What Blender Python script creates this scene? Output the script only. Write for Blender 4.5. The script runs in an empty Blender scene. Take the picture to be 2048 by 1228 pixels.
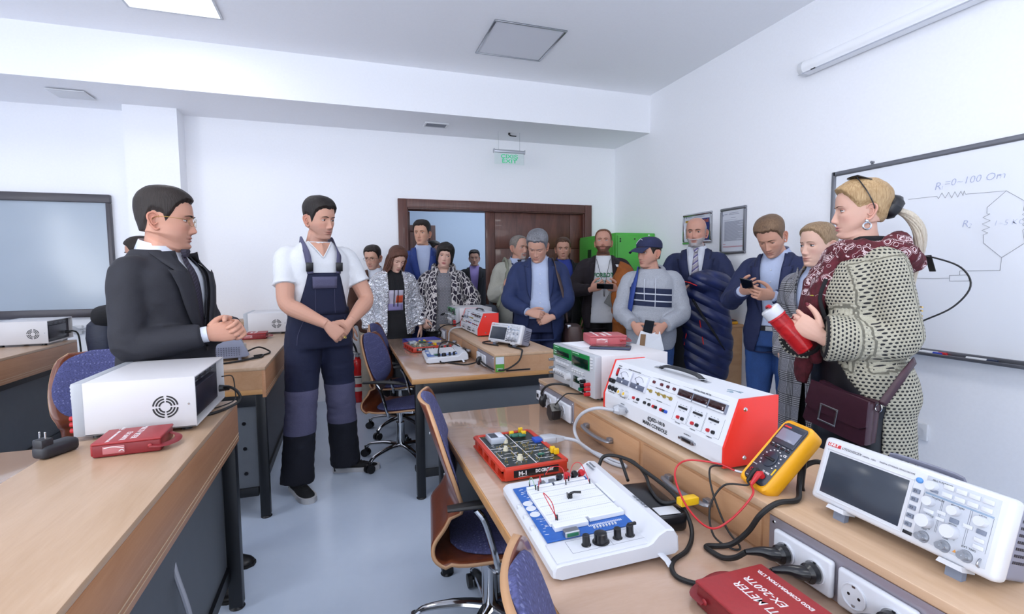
import bpy, bmesh, math, random
import numpy as np
from mathutils import Vector, Matrix, Euler, noise
from mathutils.bvhtree import BVHTree
scene = bpy.context.scene
COL = scene.collection
random.seed(7)
PI = math.pi

# ------------------------------------------------------------------ camera
cam_data = bpy.data.cameras.new('camera')
cam_data.sensor_width = 36.0
cam_data.lens = 17.465
cam_data.clip_start = 0.02
cam = bpy.data.objects.new('camera', cam_data)
COL.objects.link(cam)
cam.matrix_world = Matrix(((0.948063, 0.031538, -0.316516, 0.0),
                           (-0.317955, 0.065685, -0.945828, 0.0),
                           (-0.009039, 0.997342, 0.072302, 1.36),
                           (0, 0, 0, 1)))
scene.camera = cam

# ------------------------------------------------------------------ exposure, world, lights
scene.view_settings.view_transform = 'Standard'
scene.view_settings.look = 'None'
scene.view_settings.gamma = 1.0
scene.view_settings.use_curve_mapping = False
scene.view_settings.exposure = 0.34
scene.cycles.diffuse_bounces = 7
world = bpy.data.worlds.new('world')
scene.world = world
world.use_nodes = True
bg = world.node_tree.nodes['Background']
bg.inputs[0].default_value = (0.80, 0.88, 1.0, 1)
bg.inputs[1].default_value = 1.0

def area(name, loc, rot, sx, sy, power, col=(1, 1, 1)):
    l = bpy.data.lights.new(name, 'AREA')
    l.shape = 'RECTANGLE'; l.size = sx; l.size_y = sy; l.energy = power; l.color = col
    o = bpy.data.objects.new(name, l); COL.objects.link(o)
    o.location = loc; o.rotation_euler = rot
    return o
ROOM = dict(x0=-4.6, x1=3.22, y0=-3.6, y1=5.55, zc=3.255, zs=2.855, yb=4.80)
# daylight coming in through the three windows of the wall behind the camera
for wx in (-2.9, -0.6, 1.7):
    area('window_daylight', (wx, -3.68, 1.75), (PI/2+.42, 0, 0), 1.7, 1.7, 29, (0.93, 0.96, 1.0))
for wy in (-2.3, -0.1):  # added fill lamps on the unseen left wall, to brighten the right wall
    area('window_daylight', (-4.68, wy, 1.75), (PI/2+.42, 0, -PI/2), 1.7, 1.7, 68, (0.93, 0.96, 1.0))
# ceiling panels
PANELS = [(-1.10, 4.03), (-1.10, 1.45), (1.43, 1.45), (-1.10, -1.3), (1.43, -1.3), (-3.4, 1.45), (-3.4, 4.03)]
for px_, py_ in PANELS:
    area('ceiling_panel_light', (px_, py_, 3.222), (0, 0, 0), 0.54, 0.54, 3 if py_ > 3 else 9, (1.0, 0.985, 0.97))
# corridor beyond the door
area('corridor_light', (2.0, 6.75, 2.93), (0, 0, 0), 1.6, 0.8, 15, (0.80, 0.90, 1.0))
# ------------------------------------------------------------------ colour / material helpers
def lin(h):
    h = h.lstrip('#')
    r = []
    for i in (0, 2, 4):
        c = int(h[i:i+2], 16)/255
        r.append(0.78*(c/12.92 if c <= 0.04045 else ((c+0.055)/1.055)**2.4))
    return (r[0], r[1], r[2], 1.0)
_mats = {}
class NT:
    """small node-tree writer"""
    def __init__(s, name):
        s.m = bpy.data.materials.new(name); s.m.use_nodes = True
        s.t = s.m.node_tree; s.b = s.t.nodes['Principled BSDF']
    def n(s, kind, **kw):
        nd = s.t.nodes.new('ShaderNode'+kind)
        for k, v in kw.items():
            if k.startswith('i_'):
                key = k[2:]
                key = int(key) if key.isdigit() else key.replace('_', ' ')
                s.put(nd.inputs[key], v)
            else: setattr(nd, k, v)
        return nd
    def put(s, sock, v):
        if isinstance(v, bpy.types.NodeSocket): s.t.links.new(v, sock)
        elif isinstance(v, bpy.types.Node): s.t.links.new(v.outputs[0], sock)
        else: sock.default_value = v
    def coord(s, scale=(1, 1, 1), rot=(0, 0, 0), out='Object', loc=(0, 0, 0)):
        tc = s.n('TexCoord')
        mp = s.n('Mapping'); s.put(mp.inputs[0], tc.outputs[out])
        mp.inputs['Scale'].default_value = scale; mp.inputs['Rotation'].default_value = rot
        mp.inputs['Location'].default_value = loc
        return mp.outputs[0]
    def noise(s, vec, scale=5, detail=3, rough=0.5, dist=0.0):
        nd = s.n('TexNoise'); s.put(nd.inputs['Vector'], vec)
        nd.inputs['Scale'].default_value = scale; nd.inputs['Detail'].default_value = detail
        nd.inputs['Roughness'].default_value = rough; nd.inputs['Distortion'].default_value = dist
        return nd.outputs['Fac']
    def math(s, op, a, b=0.0, c=0.0, clamp=False):
        nd = s.n('Math', operation=op, use_clamp=clamp)
        for i, v in enumerate((a, b, c)): s.put(nd.inputs[i], v)
        return nd.outputs[0]
    def ramp(s, fac, stops, interp='LINEAR'):
        nd = s.n('ValToRGB'); s.put(nd.inputs[0], fac); cr = nd.color_ramp; cr.interpolation = interp
        while len(cr.elements) < len(stops): cr.elements.new(0.5)
        for e, (p, c) in zip(cr.elements, stops): e.position = p; e.color = c
        return nd.outputs[0]
    def mix(s, fac, a, b):
        nd = s.n('Mix', data_type='RGBA')
        s.put(nd.inputs[0], fac); s.put(nd.inputs[6], a); s.put(nd.inputs[7], b)
        return nd.outputs[2]
    def sep(s, vec):
        nd = s.n('SeparateXYZ'); s.put(nd.inputs[0], vec); return nd.outputs
    def bump(s, h, strength=0.3, dist=0.002):
        nd = s.n('Bump'); s.put(nd.inputs['Height'], h)
        nd.inputs['Strength'].default_value = strength; nd.inputs['Distance'].default_value = dist
        s.put(s.b.inputs['Normal'], nd.outputs[0])
    def set(s, **kw):
        for k, v in kw.items(): s.put(s.b.inputs[k.replace('_', ' ')], v)
        return s
def M(name, col, rough=0.5, metal=0.0, nz=0.0, nscale=40, **kw):
    """plain procedural material; nz = slight tone variation plus bump"""
    if name in _mats: return _mats[name]
    t = NT(name); c = lin(col) if isinstance(col, str) else col
    t.b.inputs['Roughness'].default_value = rough; t.b.inputs['Metallic'].default_value = metal
    if nz:
        f = t.noise(t.coord(), nscale, 3)
        lo = tuple(max(0, x*(1-nz)) for x in c[:3])+(1,); hi = tuple(min(1, x*(1+nz)) for x in c[:3])+(1,)
        t.set(Base_Color=t.ramp(f, [(0.3, lo), (0.7, hi)])); t.bump(f, 0.15, 0.001)
    else: t.b.inputs['Base Color'].default_value = c
    for k, v in kw.items(): t.b.inputs[k.replace('_', ' ')].default_value = v
    _mats[name] = t.m
    return t.m
def emit(name, col, strength):
    if name in _mats: return _mats[name]
    t = NT(name); t.b.inputs['Base Color'].default_value = lin(col)
    t.b.inputs['Emission Color'].default_value = lin(col); t.b.inputs['Emission Strength'].default_value = strength
    _mats[name] = t.m
    return t.m
def wood(name, c1, c2, scale=(14, 1.2, 14), rough=0.4, coat=0.0, dist=1.2, out='Object'):
    if name in _mats: return _mats[name]
    t = NT(name)
    f = t.noise(t.coord(scale, out=out), 2.2, 4, 0.55, dist)
    g = t.noise(t.coord(tuple(4*x for x in scale), out=out), 6.0, 2, 0.6)
    k = t.math('ADD', t.math('MULTIPLY', f, 0.75), t.math('MULTIPLY', g, 0.25))
    t.set(Base_Color=t.ramp(k, [(0.32, lin(c1)), (0.68, lin(c2))]), Roughness=rough)
    t.b.inputs['Coat Weight'].default_value = coat; t.b.inputs['Coat Roughness'].default_value = 0.06
    t.bump(g, 0.06, 0.001)
    _mats[name] = t.m
    return t.m

# ------------------------------------------------------------------ mesh builder
def R(d): return math.radians(d)
def V3(a): return np.array(a, float)
def rotz(a): return Matrix.Rotation(a, 4, 'Z')
def frame_m(o, x, y, z):
    return Matrix(((x[0], y[0], z[0], o[0]), (x[1], y[1], z[1], o[1]), (x[2], y[2], z[2], o[2]), (0, 0, 0, 1)))
def spline(pts, k=6):
    """Catmull-Rom through pts (any dimension)"""
    P = [V3(p) for p in pts]
    if len(P) < 3 or k <= 1: return P
    Q = [2*P[0]-P[1]]+P+[2*P[-1]-P[-2]]
    out = []
    for i in range(1, len(Q)-2):
        p0, p1, p2, p3 = Q[i-1:i+3]
        for j in range(k):
            t = j/k
            out.append(0.5*(2*p1+(p2-p0)*t+(2*p0-5*p1+4*p2-p3)*t*t+(3*p1-p0-3*p2+p3)*t**3))
    out.append(P[-1])
    return out
SPLIT = {k: (k[:-1] if k.endswith('s') else k) for k in 'keys knobs knob rivets feet screw bolt red_jack black_jack fuse_holder ac_socket indicator_lamp toggle_switch panel_meter panel_window panel_strip range_slider resistor data_connector red_terminal black_terminal display display_window usb_socket jack foot socket_hole rear_feet signal_connectors knob_cap breadboard hinge cable_slot yellow_capacitor bayonet input_connector wire_tip handle_bracket pin support_foot'.split()}
SPLIT.update(feet='foot', rear_feet='foot', grey_keys='key', small_knob='knob', large_knob='knob', keys='key', knobs='knob', control_ledge='ledge', fuse_holder='fuse_holder')
PIECES = {}
def near_piece(parent, c):
    return min(PIECES[parent.name], key=lambda t: (t[0]-c).length)[1] if parent.name in PIECES else parent
class MB:
    def __init__(s): s.v = []; s.f = []; s.m = []; s.sm = []; s.X = None; s.mi = 0; s.smooth = True
    def add(s, vs, fs, X=None):
        b = len(s.v)
        for p in vs:
            p = Vector(p)
            if X is not None: p = X @ p
            if s.X is not None: p = s.X @ p
            s.v.append(tuple(p))
        for f in fs:
            s.f.append([b+i for i in f]); s.m.append(s.mi); s.sm.append(s.smooth)
        return s
    def box(s, x0, x1, y0, y1, z0, z1, bev=0.0, seg=2, X=None):
        if bev <= 0:
            vs = [(x, y, z) for z in (z0, z1) for y in (y0, y1) for x in (x0, x1)]
            return s.add(vs, [(0, 2, 3, 1), (4, 5, 7, 6), (0, 1, 5, 4), (2, 6, 7, 3), (0, 4, 6, 2), (1, 3, 7, 5)], X)
        bm = bmesh.new(); bmesh.ops.create_cube(bm, size=1)
        for v in bm.verts:
            v.co = Vector(((x0+x1)/2+v.co.x*(x1-x0), (y0+y1)/2+v.co.y*(y1-y0), (z0+z1)/2+v.co.z*(z1-z0)))
        bev = min(bev, 0.49*min(abs(x1-x0), abs(y1-y0), abs(z1-z0)))
        bmesh.ops.bevel(bm, geom=bm.edges[:], offset=bev, segments=seg, affect='EDGES', profile=0.5)
        bm.verts.index_update()
        s.add([v.co for v in bm.verts], [[v.index for v in f.verts] for f in bm.faces], X); bm.free()
        return s
    def cbox(s, c, d, bev=0.0, seg=2, X=None):
        return s.box(c[0]-d[0]/2, c[0]+d[0]/2, c[1]-d[1]/2, c[1]+d[1]/2, c[2]-d[2]/2, c[2]+d[2]/2, bev, seg, X)
    def rings(s, rs, cap0=True, cap1=True, closed=True, X=None):
        n = len(rs[0]); vs = [p for r in rs for p in r]; fs = []
        for i in range(len(rs)-1):
            for j in range(n if closed else n-1):
                a = i*n+j; b = i*n+(j+1) % n
                fs.append((a, b, b+n, a+n))
        if cap0: fs.append(tuple(range(n-1, -1, -1)))
        if cap1: fs.append(tuple((len(rs)-1)*n+j for j in range(n)))
        return s.add(vs, fs, X)
    def tube(s, pts, r, n=8, k=1, flat=1.0, up=None, caps=True, X=None):
        """tube along pts; r number or per-point list; k spline subdivisions; flat squashes one axis"""
        P = [V3(p) for p in pts]
        R_ = [r]*len(P) if isinstance(r, (int, float)) else list(r)
        if k > 1:
            Q = spline([list(p)+[q] for p, q in zip(P, R_)], k); P = [q[:3] for q in Q]; R_ = [q[3] for q in Q]
        rs = []; nrm = None
        for i, p in enumerate(P):
            t = P[min(i+1, len(P)-1)]-P[max(i-1, 0)]; L = np.linalg.norm(t); t = t/L if L > 1e-9 else V3((0, 0, 1))
            if nrm is None:
                a = V3(up) if up is not None else (V3((0, 0, 1)) if abs(t[2]) < 0.9 else V3((1, 0, 0)))
                nrm = a-(a@t)*t
            else: nrm = nrm-(nrm@t)*t
            nrm = nrm/max(1e-9, np.linalg.norm(nrm)); b = np.cross(t, nrm)
            rs.append([p+R_[i]*(math.cos(a)*b+math.sin(a)*flat*nrm) for a in (2*PI*j/n for j in range(n))])
        return s.rings(rs, caps, caps, True, X)
    def cyl(s, p0, p1, r0, r1=None, n=16, caps=True, X=None):
        return s.tube([p0, p1], [r0, r0 if r1 is None else r1], n, caps=caps, X=X)
    def lathe(s, prof, n=24, X=None, caps=True):
        rs = [[(r*math.cos(2*PI*j/n), r*math.sin(2*PI*j/n), z) for j in range(n)] for r, z in prof]
        return s.rings(rs, caps, caps, True, X)
    def prism(s, poly, z0, z1, X=None):
        n = len(poly)
        return s.rings([[(p[0], p[1], z0) for p in poly], [(p[0], p[1], z1) for p in poly]], X=X)
    def ball(s, c, r, nu=16, nv=10, X=None):
        r = (r, r, r) if isinstance(r, (int, float)) else r
        rs = []
        for i in range(nv+1):
            a = -PI/2+PI*i/nv; ca = max(math.cos(a), 1e-3)
            rs.append([(c[0]+r[0]*ca*math.cos(2*PI*j/nu), c[1]+r[1]*ca*math.sin(2*PI*j/nu), c[2]+r[2]*math.sin(a)) for j in range(nu)])
        return s.rings(rs, X=X)
    def grid(s, rows, X=None):
        return s.rings(rows, False, False, False, X)
    def mesh(s, name):
        me = bpy.data.meshes.new(name); me.from_pydata(s.v, [], s.f); me.update()
        me.polygons.foreach_set('material_index', s.m); me.polygons.foreach_set('use_smooth', s.sm)
        return me
    def build(s, name, mats, parent=None, angle=35, solid=0.0, subd=0, loc=None, rz=0.0):
        me = s.mesh(name)
        bm = bmesh.new(); bm.from_mesh(me); bmesh.ops.recalc_face_normals(bm, faces=bm.faces); bm.to_mesh(me); bm.free()
        if name in SPLIT and parent is not None:
            pcs = s.pieces()
            if len(pcs) > 1:
                bpy.data.meshes.remove(me); out = []
                for fs in pcs:
                    q = MB(); ids = sorted({i for k in fs for i in s.f[k]}); mp = {i: j for j, i in enumerate(ids)}
                    q.v = [s.v[i] for i in ids]; q.f = [[mp[i] for i in s.f[k]] for k in fs]; q.m = [s.m[k] for k in fs]; q.sm = [s.sm[k] for k in fs]
                    c = Vector([sum(v[i] for v in q.v)/len(q.v) for i in range(3)])
                    out.append((c, q.build(SPLIT[name], mats, near_piece(parent, c), angle)))
                PIECES[out[0][1].name] = out
                return out[0][1]
        if angle: me.set_sharp_from_angle(angle=math.radians(angle))
        if parent is not None and parent.name in PIECES: parent = near_piece(parent, Vector(s.v[0]))
        return link(name, me, mats, parent, solid, subd, loc, rz)
    def pieces(s):
        """face lists of the separate pieces (islands whose boxes touch count as one)"""
        p = list(range(len(s.v)))
        def fd(i):
            while p[i] != i: p[i] = p[p[i]]; i = p[i]
            return i
        for f in s.f:
            a = fd(f[0])
            for i in f[1:]: p[fd(i)] = a
        V = np.array(s.v); rt = np.array([fd(i) for i in range(len(p))]); ks = list(dict.fromkeys(rt.tolist()))
        bx = [[{k}, V[rt == k].min(0)-4e-4, V[rt == k].max(0)+4e-4] for k in ks]; i = 0
        while i < len(bx):
            for j in range(i+1, len(bx)):
                if (bx[i][1] <= bx[j][2]).all() and (bx[j][1] <= bx[i][2]).all():
                    bx[i] = [bx[i][0] | bx[j][0], np.minimum(bx[i][1], bx[j][1]), np.maximum(bx[i][2], bx[j][2])]; del bx[j]; i = -1; break
            i += 1
        own = {k: n for n, b in enumerate(bx) for k in b[0]}; out = [[] for _ in bx]
        for k, f in enumerate(s.f): out[own[int(rt[f[0]])]].append(k)
        return out
def link(name, me, mats, parent=None, solid=0.0, subd=0, loc=None, rz=0.0):
    for m in (mats if isinstance(mats, (list, tuple)) else [mats]): me.materials.append(m)
    o = bpy.data.objects.new(name, me); COL.objects.link(o)
    if parent is not None: o.parent = parent
    if loc is not None: o.location = loc
    o.rotation_euler.z = rz
    if solid:
        md = o.modifiers.new('thickness', 'SOLIDIFY'); md.thickness = solid; md.offset = -1
    if subd:
        md = o.modifiers.new('subdivision', 'SUBSURF'); md.levels = subd; md.render_levels = subd
    return o
def tag(o, label, cat, group=None):
    o['label'] = label; o['category'] = cat
    if group: o['group'] = group
    return o
def thing(name, label, cat, loc=(0, 0, 0), rz=0.0, group=None):
    o = bpy.data.objects.new(name, None); COL.objects.link(o)
    o.empty_display_size = 0.05
    o.location = loc; o.rotation_euler = (0, 0, rz)
    return tag(o, label, cat, group)
def struct(o): o['kind'] = 'structure'; return o
def dup(root, loc, rz=None, label=None):
    def cp(o, par):
        c = o.copy(); COL.objects.link(c)
        if par is not None: c.parent = par
        for ch in o.children: cp(ch, c)
        return c
    r = cp(root, None); r.location = loc
    if rz is not None: r.rotation_euler = (0, 0, rz)
    if label: r['label'] = label
    return r
_dg = bpy.context.evaluated_depsgraph_get
def remesh(mb, voxel, iters=6, factor=0.5):
    """one continuous surface out of overlapping shapes"""
    me = mb.mesh('tmp'); o = bpy.data.objects.new('tmp', me); COL.objects.link(o)
    md = o.modifiers.new('r', 'REMESH'); md.mode = 'VOXEL'; md.voxel_size = voxel; md.use_smooth_shade = True
    if iters:
        sm = o.modifiers.new('s', 'SMOOTH'); sm.factor = factor; sm.iterations = iters
    dg = _dg(); dg.update()
    out = bpy.data.meshes.new_from_object(o.evaluated_get(dg))
    bpy.data.objects.remove(o); bpy.data.meshes.remove(me)
    return out
_fonts = {}
def text_mesh(body, size, extrude=0.0004, align='LEFT', bold=0.0, shear=0.0, sx=1.0):
    cu = bpy.data.curves.new('t', 'FONT'); cu.body = body; cu.size = size; cu.extrude = extrude
    cu.align_x = align; cu.align_y = 'CENTER'; cu.offset = bold; cu.shear = shear; cu.resolution_u = 2
    o = bpy.data.objects.new('t', cu); COL.objects.link(o)
    dg = _dg(); dg.update()
    me = bpy.data.meshes.new_from_object(o.evaluated_get(dg))
    bpy.data.objects.remove(o); bpy.data.curves.remove(cu)
    if sx != 1.0:
        for v in me.vertices: v.co.x *= sx
    return me
def put_text(mb, body, size, X, **kw):
    me = text_mesh(body, size, **kw)
    mb.add([v.co for v in me.vertices], [list(p.vertices) for p in me.polygons], X)
    bpy.data.meshes.remove(me)
def face_m(o, right, up):
    """matrix whose local x runs along right, y along up, z out of the face"""
    r = Vector(right).normalized(); u = Vector(up); u = (u-u.dot(r)*r).normalized()
    return frame_m(o, r, u, r.cross(u))
# ------------------------------------------------------------------ the room
RX0, RX1, RY0, RY1, ZC, ZS, YB = ROOM['x0'], ROOM['x1'], ROOM['y0'], ROOM['y1'], ROOM['zc'], ROOM['zs'], ROOM['yb']
m_wall = M('wall paint', (0.895, 0.905, 0.94, 1), 0.75, 0, 0.012, 60)
m_ceil = M('ceiling paint', (0.93, 0.935, 0.965, 1), 0.85, 0, 0.01, 50)
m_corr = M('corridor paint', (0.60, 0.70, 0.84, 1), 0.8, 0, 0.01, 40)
def floor_mat():
    t = NT('epoxy floor')
    f = t.noise(t.coord(), 1.6, 5, 0.6); g = t.noise(t.coord(), 22, 3)
    t.set(Base_Color=t.ramp(t.math('ADD', t.math('MULTIPLY', f, 0.8), t.math('MULTIPLY', g, 0.2)), [(0.3, (0.50, 0.585, 0.72, 1)), (0.7, (0.55, 0.635, 0.77, 1))]),
          Roughness=t.ramp(f, [(0.3, (0.16,)*3+(1,)), (0.7, (0.26,)*3+(1,))]))
    t.bump(t.noise(t.coord(), 3.5, 3), 0.10, 0.01)
    return t.m
m_floor = floor_mat()
T = 0.15
def S(name, boxes, mat, bev=0):
    b = MB(); b.smooth = False
    for q in boxes: b.box(*q, bev)
    return struct(b.build(name, mat))
S('floor', [(RX0-T, RX1+T, RY0-T, 8.1, -0.1, 0)], m_floor)
S('ceiling', [(RX0-T, RX1+T, RY0-T, RY1+T, ZC, ZC+0.1)], m_ceil)
S('trim_1', [(RX0, RX1, YB, RY1, ZS, ZC)], m_wall)                      # dropped beam along the back wall
S('trim_2', [(-1.815, -1.40, 5.335, RY1, 0, ZS)], m_wall)               # column
DX0, DX1, DZ = 0.60, 2.85, 2.10
S('wall_back', [(RX0-T, DX0, RY1, RY1+T, 0, ZC), (DX1, RX1+T, RY1, RY1+T, 0, ZC), (DX0, DX1, RY1, RY1+T, DZ, ZC)], m_wall)
S('wall_right', [(RX1, RX1+T, RY0-T, RY1, 0, ZC)], m_wall)
S('wall_left', [(RX0-T, RX0, RY0-T, RY1, 0, .85), (RX0-T, RX0, RY0-T, RY1, 2.65, ZC), (RX0-T, RX0, RY0-T, -3.2, .85, 2.65), (RX0-T, RX0, -1.4, -1.0, .85, 2.65), (RX0-T, RX0, .8, RY1, .85, 2.65)], m_wall)
ws = [(-3.8, -2.0), (-1.5, 0.3), (0.8, 2.6)]
S('wall_rear', [(RX0, RX1, RY0-T, RY0, 0, 0.85), (RX0, RX1, RY0-T, RY0, 2.65, ZC), (RX0, -3.8, RY0-T, RY0, 0.85, 2.65), (-2.0, -1.5, RY0-T, RY0, 0.85, 2.65), (0.3, 0.8, RY0-T, RY0, 0.85, 2.65), (2.6, RX1, RY0-T, RY0, 0.85, 2.65)], m_wall)
m_pvc = M('white plastic frame', '#eef0f4', 0.35)
for i, (a, b_) in enumerate(ws):
    q = MB(); y = RY0-0.03
    for (x0, x1, z0, z1) in ((a, a+.06, .85, 2.65), (b_-.06, b_, .85, 2.65), (a, b_, .85, .91), (a, b_, 2.59, 2.65), ((a+b_)/2-.04, (a+b_)/2+.04, .85, 2.65)):
        q.box(x0, x1, y-.05, y, z0, z1, .008)
    for k in range(24):      # blind slats drawn down half way
        q.box(a+.07, b_-.07, y+.005, y+.02, 2.56-k*.035, 2.562-k*.035)
    struct(q.build('window_%d' % (i+1), m_pvc))
for i, (a, b_) in enumerate(((-3.2, -1.4), (-1.0, .8))):  # added windows in the unseen left wall, framing the fill lamps
    q = MB(); x = RX0-.03
    for (y0, y1, z0, z1) in ((a, a+.06, .85, 2.65), (b_-.06, b_, .85, 2.65), (a, b_, .85, .91), (a, b_, 2.59, 2.65), ((a+b_)/2-.04, (a+b_)/2+.04, .85, 2.65)): q.box(x-.05, x, y0, y1, z0, z1, .008)
    struct(q.build('window_%d' % (i+4), m_pvc))
# corridor beyond the door
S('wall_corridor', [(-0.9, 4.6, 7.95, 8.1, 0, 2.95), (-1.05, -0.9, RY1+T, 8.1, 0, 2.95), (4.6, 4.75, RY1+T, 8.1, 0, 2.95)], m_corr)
S('ceiling.001', [(-1.05, 4.75, RY1+T, 8.1, 2.95, 3.05)], m_ceil)

# ------------------------------------------------------------------ door
m_dwood = wood('dark door veneer', '#4b2a22', '#7a4a3c', (5, 1.0, 0.55), 0.38, 0.15, 2.2)
m_dframe = wood('dark door frame', '#54302a', '#754a3f', (30, 3, 1.5), 0.4, 0.1, 0.8)
m_steel = M('brushed steel', '#b9bcc2', 0.32, 1.0)
m_chrome = M('chrome', '#d8dade', 0.12, 1.0)
m_black = M('black plastic', '#15161a', 0.45)
m_rubber = M('black rubber', '#101114', 0.6)
door = struct(thing('door_1', 'dark brown double door with one leaf open', 'door', (0, 0, 0)))
b = MB()
X0, X1, ZT, w = 0.563, 2.887, 2.152, 0.092
b.box(X0, X0+w, 5.515, 5.56, 0, ZT, .004); b.box(X1-w, X1, 5.515, 5.56, 0, ZT, .004); b.box(X0+w, X1-w, 5.52, 5.56, ZT-w, ZT, .004)
b.box(X0+w-.01, X0+w+.018, 5.53, 5.71, 0, ZT-w, .003); b.box(X1-w-.018, X1-w+.01, 5.53, 5.71, 0, ZT-w, .003); b.box(X0+w, X1-w, 5.53, 5.71, ZT-w-.018, ZT-w+.01, .003)
b.box(X0+w-.004, X0+w+.006, 5.508, 5.53, 0, ZT-w, .002); b.box(X1-w-.006, X1-w+.004, 5.508, 5.53, 0, ZT-w, .002); b.box(X0+w, X1-w, 5.508, 5.53, ZT-w-.006, ZT-w+.004, .002)
b.build('door_frame', m_dframe, door)
b = MB()
LX0, LX1 = 1.555, 2.776
# leaf: stile, two upper and lower panels with grooves
for (x0, x1, z0, z1) in ((LX0, LX0+.105, .01, 2.04), (LX0+.111, LX1-.16, 1.625, 2.04), (LX0+.111, LX1-.16, .01, 1.619), (LX1-.154, LX1, 1.625, 2.04), (LX1-.154, LX1, .01, 1.619)):
    b.box(x0, x1, 5.575, 5.615, z0, z1, .003)
b.box(LX0+.02, LX1-.02, 5.585, 5.61, .02, 2.03)
leaf = b.build('door_leaf', m_dwood, door)
b = MB(); b.cyl((LX0+.05, 5.575, 1.02), (LX0+.05, 5.53, 1.02), .011); b.tube([(LX0+.05, 5.535, 1.02), (LX0+.17, 5.535, 1.02)], .010); b.box(LX0+.025, LX0+.075, 5.568, 5.576, .93, 1.11, .004)
b.build('door_handle', m_steel, leaf)
# the open leaf swung into the corridor
b = MB()
for (z0, z1) in ((.01, 1.619), (1.625, 2.04)): b.box(.672, .712, 5.73, 6.60, z0, z1, .003)
b.box(.68, .705, 5.74, 6.58, .02, 2.03)
lf = b.build('door_leaf', m_dwood, door)
b = MB()
for z in (.3, 1.75): b.cyl((.665, 5.722, z-.06), (.665, 5.722, z+.06), .009)
b.build('hinge', m_steel, lf)
d2 = struct(thing('door_2', 'dark brown door frame on the far corridor wall', 'door', (0, 0, 0)))
b = MB(); b.box(.62, .72, 7.91, 7.97, 0, 2.09, .004); b.box(1.28, 1.38, 7.91, 7.97, 0, 2.09, .004); b.box(.72, 1.28, 7.91, 7.97, 1.99, 2.09, .004)
b.build('door_frame', m_dframe, d2)
b = MB(); b.box(.72, 1.28, 7.925, 7.95, .01, 1.99, .003); b.build('door_leaf', m_dwood, d2)
b = MB(); b.cyl((1.10, 7.915, 1.72), (1.10, 7.915, 1.86), .012); b.build('hinge', m_steel, d2)

# ------------------------------------------------------------------ ceiling fittings
m_lit = emit('lit diffuser', '#ffffff', 3.6)
m_diff = M('unlit diffuser', (0.74, 0.75, 0.80, 1), 0.5)
m_fr = M('panel frame', '#e6e8ee', 0.35, 0.0)
for i, (x, y) in enumerate(PANELS+[(1.43, 4.02)]):
    lit = i < len(PANELS)
    if i == 0: lab = 'lit square ceiling light panel above the man in the grey suit'
    elif not lit: lab = 'unlit square ceiling panel with a thin pale frame'
    else: lab = 'lit square ceiling light panel in the front half of the room'
    t = thing('ceiling_light', lab, 'ceiling light', (x, y, ZC))
    if 0 < i < len(PANELS): t['group'] = 'ceiling panels in the front half of the room'
    q = MB()
    for (a0, a1, b0, b1) in ((-.30, .30, -.30, -.282), (-.30, .30, .282, .30), (-.30, -.282, -.282, .282), (.282, .30, -.282, .282)): q.box(a0, a1, b0, b1, -.012, 0, .003)
    q.build('frame', m_fr if lit else m_steel, t)
    q = MB(); q.box(-.281, .281, -.281, .281, -.006, -.001); q.build('diffuser', m_lit if lit else m_diff, t)
t = thing('air_vent', 'white rectangular air vent with grey slats in the dropped beam', 'air vent', (.925, 5.15, ZS))
q = MB()
for (a0, a1, b0, b1) in ((-.12, .12, -.075, -.058), (-.12, .12, .058, .075), (-.12, -.10, -.058, .058), (.10, .12, -.058, .058)): q.box(a0, a1, b0, b1, -.014, 0, .004)
q.build('frame', m_pvc, t)
q = MB()
for k in range(8): q.cbox((0, -.05+k*.0143, -.006), (.2, .003, .012), X=None)
q.build('slats', M('grey slat', '#9ea2ac', .5), t)
t = thing('ceiling_access_panel', 'small white square cover plate hanging slightly open under the beam', 'cover plate', (-2.09, 5.14, ZS))
q = MB(); q.box(-.13, .13, -.11, .11, -.016, -.008, .003); q.box(-.09, .09, -.08, .08, -.008, .0, .002); q.build('plate', m_pvc, t)

# exit sign
t = thing('exit_sign', 'clear glass exit sign with green lettering hanging on wires above the door', 'exit sign', (1.725, 5.2, 2.51))
q = MB(); q.box(-.175, .175, -.02, .02, .122, .152, .006); q.box(-.178, -.170, -.022, .022, .118, .158, .002); q.box(.170, .178, -.022, .022, .118, .158, .002)
q.build('housing', M('sign housing', '#c9ccd4', .3, .6), t)
g = NT('sign glass'); g.set(Base_Color=(0.9, 0.97, 0.94, 1), Roughness=0.05, Transmission_Weight=1.0, IOR=1.1)
q = MB(); q.box(-.168, .168, -.003, .003, 0, .124, .001); q.build('glass_plate', g.m, t)
m_exit = emit('green sign lettering', '#2fc98a', .35)
q = MB()
X = face_m((0, -.0045, .082), (1, 0, 0), (0, 0, 1)); put_text(q, '\u00c7IXI\u015e', .058, X, extrude=.0006, align='CENTER', bold=.001, sx=1.35)
X = face_m((0, -.0045, .032), (1, 0, 0), (0, 0, 1)); put_text(q, 'EXIT', .056, X, extrude=.0006, align='CENTER', bold=.001, sx=1.5)
q.build('lettering', m_exit, t, 0)
for s_ in (-1, 1):
    q = MB(); q.cyl((s_*.12, 0, .15), (s_*.12, 0, ZS-2.51), .0015, n=6); q.build('wire', m_steel, t)
q = MB(); q.tube([(.0, .0, ZS-2.512), (.015, .02, ZS-2.53), (.09, .03, ZS-2.53)], .006, 8, 3); q.cyl((0, 0, ZS-2.53), (0, 0, ZS-2.51), .012)
tag(q.build('ceiling_hook', m_black, None, loc=(1.74, 5.24, 2.51)), 'small black bent hook under the beam above the exit sign', 'hook')

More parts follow.
